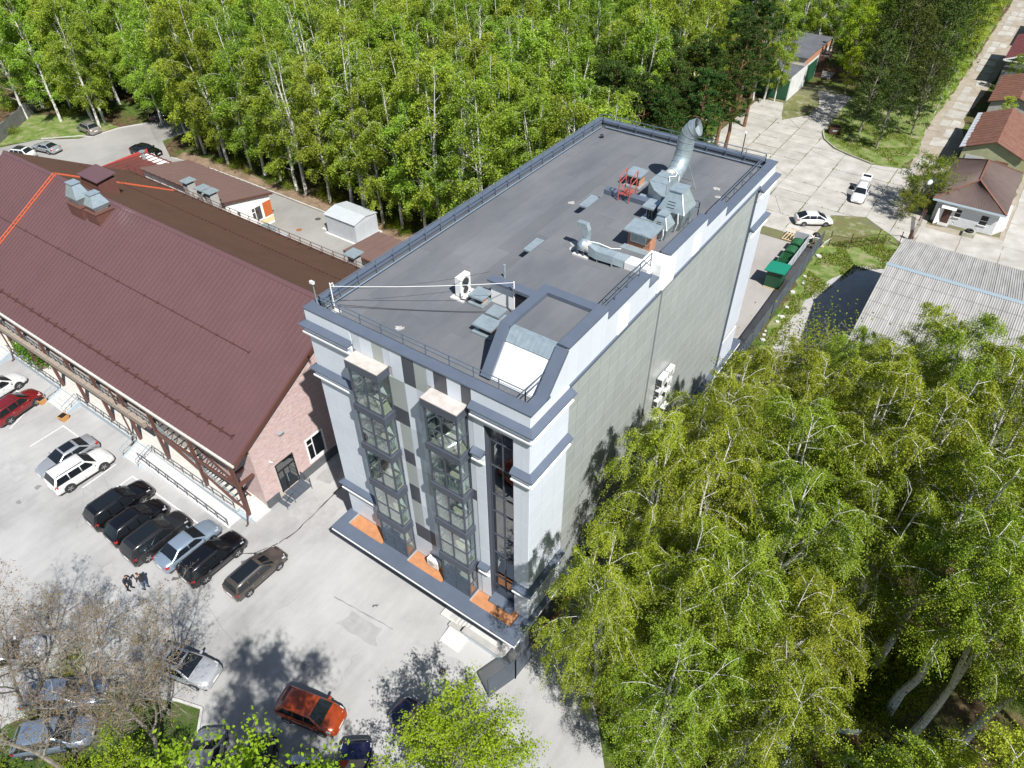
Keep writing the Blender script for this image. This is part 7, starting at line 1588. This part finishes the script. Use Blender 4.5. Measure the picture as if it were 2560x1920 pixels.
for k, (x, y, s) in enumerate(((26.2,109,.45),(24.8,129,.5),(29,126,.6),(33,118,.7))): put_tree('leafy_tree', 'small leafy tree between the sheds of the lane', 'tree', YV[1], x, y, k, s, 'trees between the sheds')
# tree in front of the guard house
GV = birch(6.5, 3.0, 401, 44, 14, 18, .17, M_BUSH, .08, M_GREYB, .3, fork=2)
put_tree('leafy_tree', 'spreading yellow-green tree beside the brown hip roof of the guard house', 'tree', GV, 21.7, 76.6, .4, 1.0)
put_tree('leafy_tree', 'smaller leafy bush in front of the tree by the guard house', 'tree', GV, 21.0, 73.2, 2.1, .55)
put_tree('leafy_bush', 'green bush at the corner of the warehouse among the birches', 'bush', (GV[0], leaves(np.random.default_rng(8).normal(0,1,(9000,3))*np.array([1.5,1.5,1.9])+np.array([0,0,3.4]), .16, np.random.default_rng(9), M_BUSH)), 21.4, 33.5, 0, 1.15)
# ---- big birches on the right
NV = [birch(17, 3.6, 500+k, 58, 22, 84, .088, M_LEAFR, .16, M_BIRCH, 1.25, fork=2, tw=.135) for k in range(4)]
NEAR = [(19.1,5.8,.82,0),(19.4,10.4,.84,1),(18.8,15.6,.74,3),(19.6,17.2,.92,2),(21.4,6.6,1.0,3),(20.6,22.6,.88,0),(24.9,12.6,1.02,1),(26.0,8.4,.98,2),(24.2,19.5,.95,3),(28.0,26.0,1.0,1),(31.2,24.6,1.05,2),(27.6,20.5,1.05,0),(34.2,21.8,1.12,3),(22.6,2.6,.96,0),(19.7,-.7,.80,2),(24.4,3.2,1.0,1),(30.6,17.0,1.1,3),(27.4,3.8,.95,0),(24.2,-2.0,.86,3),(28.2,-.4,.88,1),(30.4,10.6,1.0,2),(24.6,28.2,.75,2),(34.2,27.5,.9,0),(37.5,26.0,1.0,1),(28.6,14.6,1.05,3)]
ORD = ['first','second','third','fourth','fifth','sixth','seventh','eighth','ninth','tenth','eleventh','twelfth','thirteenth','fourteenth','fifteenth','sixteenth','seventeenth','eighteenth']
def ngroup(x, y): return 'wall' if x < 20 else ('fore' if y < 4.5 else ('mid' if y < 18 else 'back'))
NG = {g: sorted([p for p in NEAR if ngroup(p[0], p[1]) == g], key=lambda p: p[1] if g == 'wall' else p[0]) for g in ('wall','fore','mid','back')}
NL = {'wall': ('birch close to the grey office wall, %s along the wall from the front corner', 'birches by the office wall'), 'fore': ('big foreground birch by the side drive, %s from the office wall', 'birches of the right foreground'), 'mid': ('tall birch in the middle of the right-hand grove, %s from the office wall', 'birches of the right grove'), 'back': ('tall birch of the right-hand grove before the warehouse, %s from the office wall', 'birches before the warehouse')}
for k, (x, y, s, v) in enumerate(NEAR):
    g = ngroup(x, y); lab, grp = NL[g]; put_tree('birch_tree', lab % ORD[NG[g].index((x, y, s, v))], 'tree', NV[v], x, y, k*1.7, s, grp, sz=1.10 if k < 2 else 1.02 if (x, y) == (19.7,-.7) else s*(1+.06*math.sin(k*2.1)))
# birches at the lower right: bare leaning trunks, crowns above; outer ones added unseen for shade
HV = [birch(19, 3.4, 520+k, 36, 20, 80, .09, M_LEAFR, .52, M_BIRCH, 1.1, fork=1, tw=.16, thick=.014) for k in range(2)]
LOWR_AND_SHADE = ((35.9,8.3,.95),(34.6,9.3,1.0),(38.3,9.2,1.0),(33.1,11.9,1.02),(39.0,13.6,1.05),(36.5,16.5,1.05),(41.5,17.5,1.0),(41.0,8.0,.95),(48,6,1.0),(43.2,-2,1.0),(47.2,1,1.0),(42.6,6.0,1.0),(44.5,4.0,1.0),(40.5,1.5,1.0),(37.2,-1.5,1.0),(45.5,10.5,1.0),(33.5,-3.5,.9))
for k, (x, y, s) in enumerate(LOWR_AND_SHADE): put_tree('birch_tree', 'birch with long bare white trunk at the lower right or added unseen beyond it, %s counting from the left' % ORD[sorted(LOWR_AND_SHADE).index((x,y,s))], 'tree', HV[k % 2], x, y, k*2.2, s, 'bare-trunked birches at the lower right')
# ---- lime-green trees at the bottom edge
MV = [birch(10, 4.1, 600+k, 44, 17, 34, .15, M_MAPLE, .28, M_GREYB, .25, fork=2, tw=.19) for k in range(2)]
MT = birch(24.5, 4.3, 610, 66, 22, 40, .16, M_MAPLE, .26, M_GREYB, .3, fork=2, tw=.22)
put_tree('maple_tree', 'lime-green tree at the bottom edge in front of the office gate', 'tree', MV[0], 17.0, -9.2, .3, .85)
put_tree('maple_tree', 'lime-green tree below the view that shades the cars at the bottom edge', 'tree', MT, 18.2, -19.2, 1.2, 1.0)  # tall tree out of view, placed for its shadow on the car park
put_tree('maple_tree', 'lime-green young tree low at the bottom, beside the bare tree', 'tree', MV[0], 4.2, -20.6, 2.2, .72)
# ---- bare trees at the lower left
b1_, tips1 = bare(11.5, 4, 701); b2_, tips2 = bare(10, 4, 702, n0=13); rng_ = np.random.default_rng(3)
def buds(tips, seed, n, size, m):
    q = np.random.default_rng(seed); C = tips[q.integers(0, len(tips), n)]+q.normal(0,.04,(n,3)); return leaves(C, size, q, m)
M_BUD = leaf_mat('brown_bud', (.16,.105,.05), (.26,.19,.08), .2, .1)
bt1 = (b1_, buds(tips1, 1, 2200, .09, M_BUD)); bt2 = (b2_, buds(tips2, 2, 2200, .09, M_BUD))
for k, (x, y, rz, s, lab) in enumerate(((-1.0,-15.6,.4,1.0,'bare twiggy tree at the kerb corner, its shadow on the car park'),(.3,-17.4,2.0,1.08,'bare twiggy tree with dark trunk behind the kerb'),(-1.6,-20.9,3.9,1.12,'bare tree with thick pale trunk at the lower left corner'),(-4.8,-17.3,5.1,.98,'bare twiggy tree over the parked blue-grey cars'),(-7.8,-20.5,1.1,1.0,'bare twiggy tree at the left edge'))):
    put_tree('bare_tree', lab, 'tree', bt1 if k % 2 == 0 else bt2, x, y, rz, s, 'bare trees at the lower left')
# understorey shrubs
SV = np.random.default_rng(21); sh = leaves(SV.normal(0,1,(1500,3))*np.array([.9,.9,.5])+np.array([0,0,.7]), .17, SV, M_BUSH, 'foliage'); st_ = MB()
for k in range(7): a = k*.9; st_.bar((0,0,0),(math.cos(a)*.7,math.sin(a)*.7,1.0),.03)
stm = st_.mesh('stems', M_GREYB)
def shrub(x, y, s, lab, grp): t = thing('shrub', lab, 'bush', (x,y,0), tr.uniform(0,6), grp, s); link('stems', stm, t); link('foliage', sh, t)
for k in range(12): shrub(-95-tr.uniform(0,14), 26+tr.uniform(-5,12), tr.uniform(.5,.9), 'low green shrub by the concrete fence at the far left', 'shrubs by the concrete fence')
for k in range(22): shrub(tr.uniform(-68,-24), 35.6+tr.uniform(0,2.5), tr.uniform(.35,.7), 'low green shrub at the edge of the wood by the kerb', 'shrubs along the wood edge')
for k in range(26): shrub(tr.uniform(29,42), tr.uniform(2,18), tr.uniform(.5,1.0), 'low green shrub on the shaded ground under the birches', 'shrubs under the right birches')
for k in range(14): shrub(tr.uniform(-9,3), tr.uniform(-25,-16.5), tr.uniform(.5,.9), 'low green shrub under the bare trees', 'shrubs under the bare trees')
# potted plant on the terrace
T = thing('potted_plant', 'leafy green potted plant on the hall terrace behind the railing', 'plant', (-38.2,-2.6,.6)); MB().tube([(0,0,0),(0,0,.5)], [.35,.5], 14).build('tub', pm('tub_stone',(.20,.16,.12),.8), T); q = np.random.default_rng(5)
link('foliage', leaves(np.concatenate([q.normal(0,1,(500,3))*np.array([.5,.4,.5])+np.array([c,0,1.1+.1*abs(c)]) for c in (0,-.9,-1.8,-2.7)]), .2, q, leaf_mat('plant_leaf',(.05,.13,.015),(.12,.25,.03),.3), 'foliage'), T)
# grass blades on the sunny verge
gm = MB(); q = random.Random(4)
V, F = [], []
for (P, n) in (([(15.8,34),(18,36),(17,44),(17.3,50),(19.5,58),(22.2,60.5),(22.2,66),(20,68.5),(15,62)], 9000), ([(5,94.5),(7.8,90),(13.5,87.8),(16.8,88.4),(17.4,100),(5,104)], 6000)):
    bx = [min(p[0] for p in P), max(p[0] for p in P), min(p[1] for p in P), max(p[1] for p in P)]; c = 0
    while c < n:
        x, y = q.uniform(bx[0],bx[1]), q.uniform(bx[2],bx[3])
        if not inpoly(x, y, P) or math.sin(x*1.3+2*math.sin(y*.7))+math.sin(y*1.1) < -.3: c += .2; continue
        h, a = q.uniform(.08,.28), q.uniform(0,6.28); i = len(V); dx, dy = math.cos(a)*.05, math.sin(a)*.05
        V += [(x-dx,y-dy,.015),(x+dx,y+dy,.015),(x+q.uniform(-.1,.1),y+q.uniform(-.1,.1),h)]; F.append((i,i+1,i+2)); c += 1
for k in range(2600):      # weeds in the slab joints
    if q.random() < .5: x, y = q.choice(JX[1:-1])+q.gauss(0,.07), q.uniform(63,110)
    else: x, y = q.uniform(-8,23), q.choice(JY[1:-1])+q.gauss(0,.07)
    if not inpoly(x, y, APP) or math.sin(x*1.7)*math.cos(y*.9+x) < .25: continue
    h, a = q.uniform(.05,.2), q.uniform(0,6.28); i = len(V); dx, dy = math.cos(a)*.07, math.sin(a)*.07
    V += [(x-dx,y-dy,.03),(x+dx,y+dy,.03),(x+q.uniform(-.1,.1),y+q.uniform(-.1,.1),.03+h)]; F.append((i,i+1,i+2))
kind(link('grass_tufts', np_mesh('grass_tufts', V, F, M_BUSH)), 'stuff', 'sunlit tufts of grass on the verge and lawn island')
# ================================================================ people and a bird
def person(label, x, y, rz, coat, legs, hair, skin=(.45,.27,.19), lean=.0, arm=0.0, scale=1.0):
    t = thing('person', label, 'person', (x,y,0), rz, None, scale)
    me = bpy.data.meshes.new('body'); J = {}; V = []; E = []; Rr = []
    def j(n, p, r, par=None):
        J[n] = len(V); V.append(p); Rr.append(r)
        if par: E.append((J[par], J[n]))
    fw = lambda z: lean*max(0, z-.9)
    j('pelvis',(0,0,.95),.155); j('waist',(fw(1.12),0,1.12),.145,'pelvis'); j('chest',(fw(1.36),0,1.36),.17,'waist'); j('neck',(fw(1.5)+.02,0,1.5),.065,'chest'); j('chin',(fw(1.57)+.05,0,1.57),.085,'neck'); j('head',(fw(1.68)+.05,0,1.68),.105,'chin'); j('crown_top',(fw(1.76)+.03,0,1.76),.07,'head')
    for s, n in ((1,'l'),(-1,'r')):
        j('sh'+n,(fw(1.42),s*.19,1.42),.075,'chest'); j('el'+n,(fw(1.15)+.02+arm*.12,s*.27,1.15+arm*.05),.052,'sh'+n); j('wr'+n,(fw(1.0)+.1+arm*.22,s*.24,.93+arm*.2),.036,'el'+n); j('pm'+n,(fw(.95)+.13+arm*.3,s*.235,.86+arm*.22),.034,'wr'+n)
        for k in range(4): j('f%s%d' % (n, k),(fw(.9)+.14+arm*.36+.012*k,s*(.21+.018*k),.775+arm*.22-.008*abs(k-1.5)),.010,'pm'+n)
        j('th'+n,(fw(.9)+.18+arm*.33,s*.19,.84+arm*.23),.011,'pm'+n)
        j('hp'+n,(0,s*.095,.9),.10,'pelvis'); j('kn'+n,(.03+s*.04,s*.11,.5),.066,'hp'+n); j('an'+n,(-.02+s*.05,s*.12,.09),.043,'kn'+n); j('to'+n,(.16+s*.05,s*.14,.04),.04,'an'+n)
    me.from_pydata(V, E, []); o = link('body', me, t)
    for m in (coat, legs, skin_m, hair): me.materials.append(m)
    sk = o.modifiers.new('skin', 'SKIN'); sub = o.modifiers.new('sub', 'SUBSURF'); sub.levels = 1; sub.render_levels = 1
    for v, r in zip(me.skin_vertices[0].data, Rr): v.radius = (r, r)
    me.skin_vertices[0].data[J['pelvis']].use_root = True
    dg = bpy.context.evaluated_depsgraph_get(); dg.update(); ev = o.evaluated_get(dg); m2 = bpy.data.meshes.new_from_object(ev)
    o.modifiers.clear(); o.data = m2
    if len(m2.materials) == 0:
        for m in (coat, legs, skin_m, hair): m2.materials.append(m)
    for p in m2.polygons:
        c = p.center; z = c.z; p.use_smooth = True; handz = abs(c.y) > .17 and z < .93+arm*.2 and z > .6 and c.x > .03
        p.material_index = 2 if (z > 1.5 or handz) else (1 if z < .93 else 0)
        if z > 1.7 or (z > 1.6 and c.x < fw(1.65)+.0): p.material_index = 3
    hx = fw(1.66)+.05
    for s in (1,-1): MB().tube([(hx+.088,s*.035,1.675),(hx+.098,s*.035,1.675)], .012, 8).build('eye', M_BLACK, t); MB().tube([(hx,s*.10,1.66),(hx-.01,s*.118,1.67)], [.03,.02], 8).build('ear', skin_m, t)
    MB().hull8([(hx+.085,-.018,1.63),(hx+.125,-.014,1.635),(hx+.125,.014,1.635),(hx+.085,.018,1.63),(hx+.09,-.01,1.68),(hx+.1,-.008,1.68),(hx+.1,.008,1.68),(hx+.09,.01,1.68)]).build('nose', skin_m, t); MB().box(hx+.082,hx+.096,-.028,.028,1.592,1.602).build('mouth', pm('lips',(.30,.10,.08),.6), t)
    for s in (1,-1): MB().hull8([(-.1+s*.05,s*.14-.05,.0),(.24+s*.05,s*.15-.05,.0),(.24+s*.05,s*.15+.05,.0),(-.1+s*.05,s*.14+.05,.0),(-.09+s*.05,s*.14-.05,.09),(.2+s*.05,s*.15-.045,.06),(.2+s*.05,s*.15+.045,.06),(-.09+s*.05,s*.14+.05,.09)]).build('shoe', M_BLACK, t)
    return t
skin_m = pm('skin', (.45,.26,.18), .6); hair_m = pm('hair_dark', (.03,.02,.014), .7)
jk = pm('jacket_navy', (.018,.022,.04), .8, 0, .2, 9); jk2 = pm('jacket_dark', (.02,.02,.022), .8, 0, .2, 9); tr1 = pm('trousers_black', (.012,.012,.014), .8); tr2 = pm('jeans', (.09,.13,.20), .85, 0, .2, 12)
person('person in a navy jacket bending forward beside the bare twigs', -10.75, -11.9, R(20), jk, tr1, hair_m, lean=.35, arm=.6)
person('person in dark jacket and blue jeans standing next to the bending one', -9.85, -11.2, R(195), jk2, tr2, hair_m, lean=.15, arm=.4)
T = thing('pigeon', 'grey pigeon flying over the bare twigs', 'bird', (-4.9,-16.1,4.2), R(60)); mp_ = pm('feather_grey', (.38,.38,.40), .8, 0, .15, 20)
bd = MB(); bd.tube([(-.2,0,0),(-.12,0,.01),(0,0,.0),(.09,0,.02),(.14,0,.045),(.17,0,.045),(.205,0,.035)], [.02,.05,.062,.045,.032,.026,.004], 10); bd.build('body', mp_, T, True)
for s in (1,-1): MB().hull8([(-.05,s*.04,.02),(.07,s*.04,.02),(.02,s*.33,.14),(-.06,s*.33,.13),(-.05,s*.04,.035),(.07,s*.04,.035),(.02,s*.33,.15),(-.06,s*.33,.14)]).build('wing', mp_, T)
MB().hull8([(-.18,-.02,0),(-.18,.02,0),(-.33,.07,-.01),(-.33,-.07,-.01),(-.18,-.02,.015),(-.18,.02,.015),(-.33,.07,0),(-.33,-.07,0)]).build('tail', mp_, T)
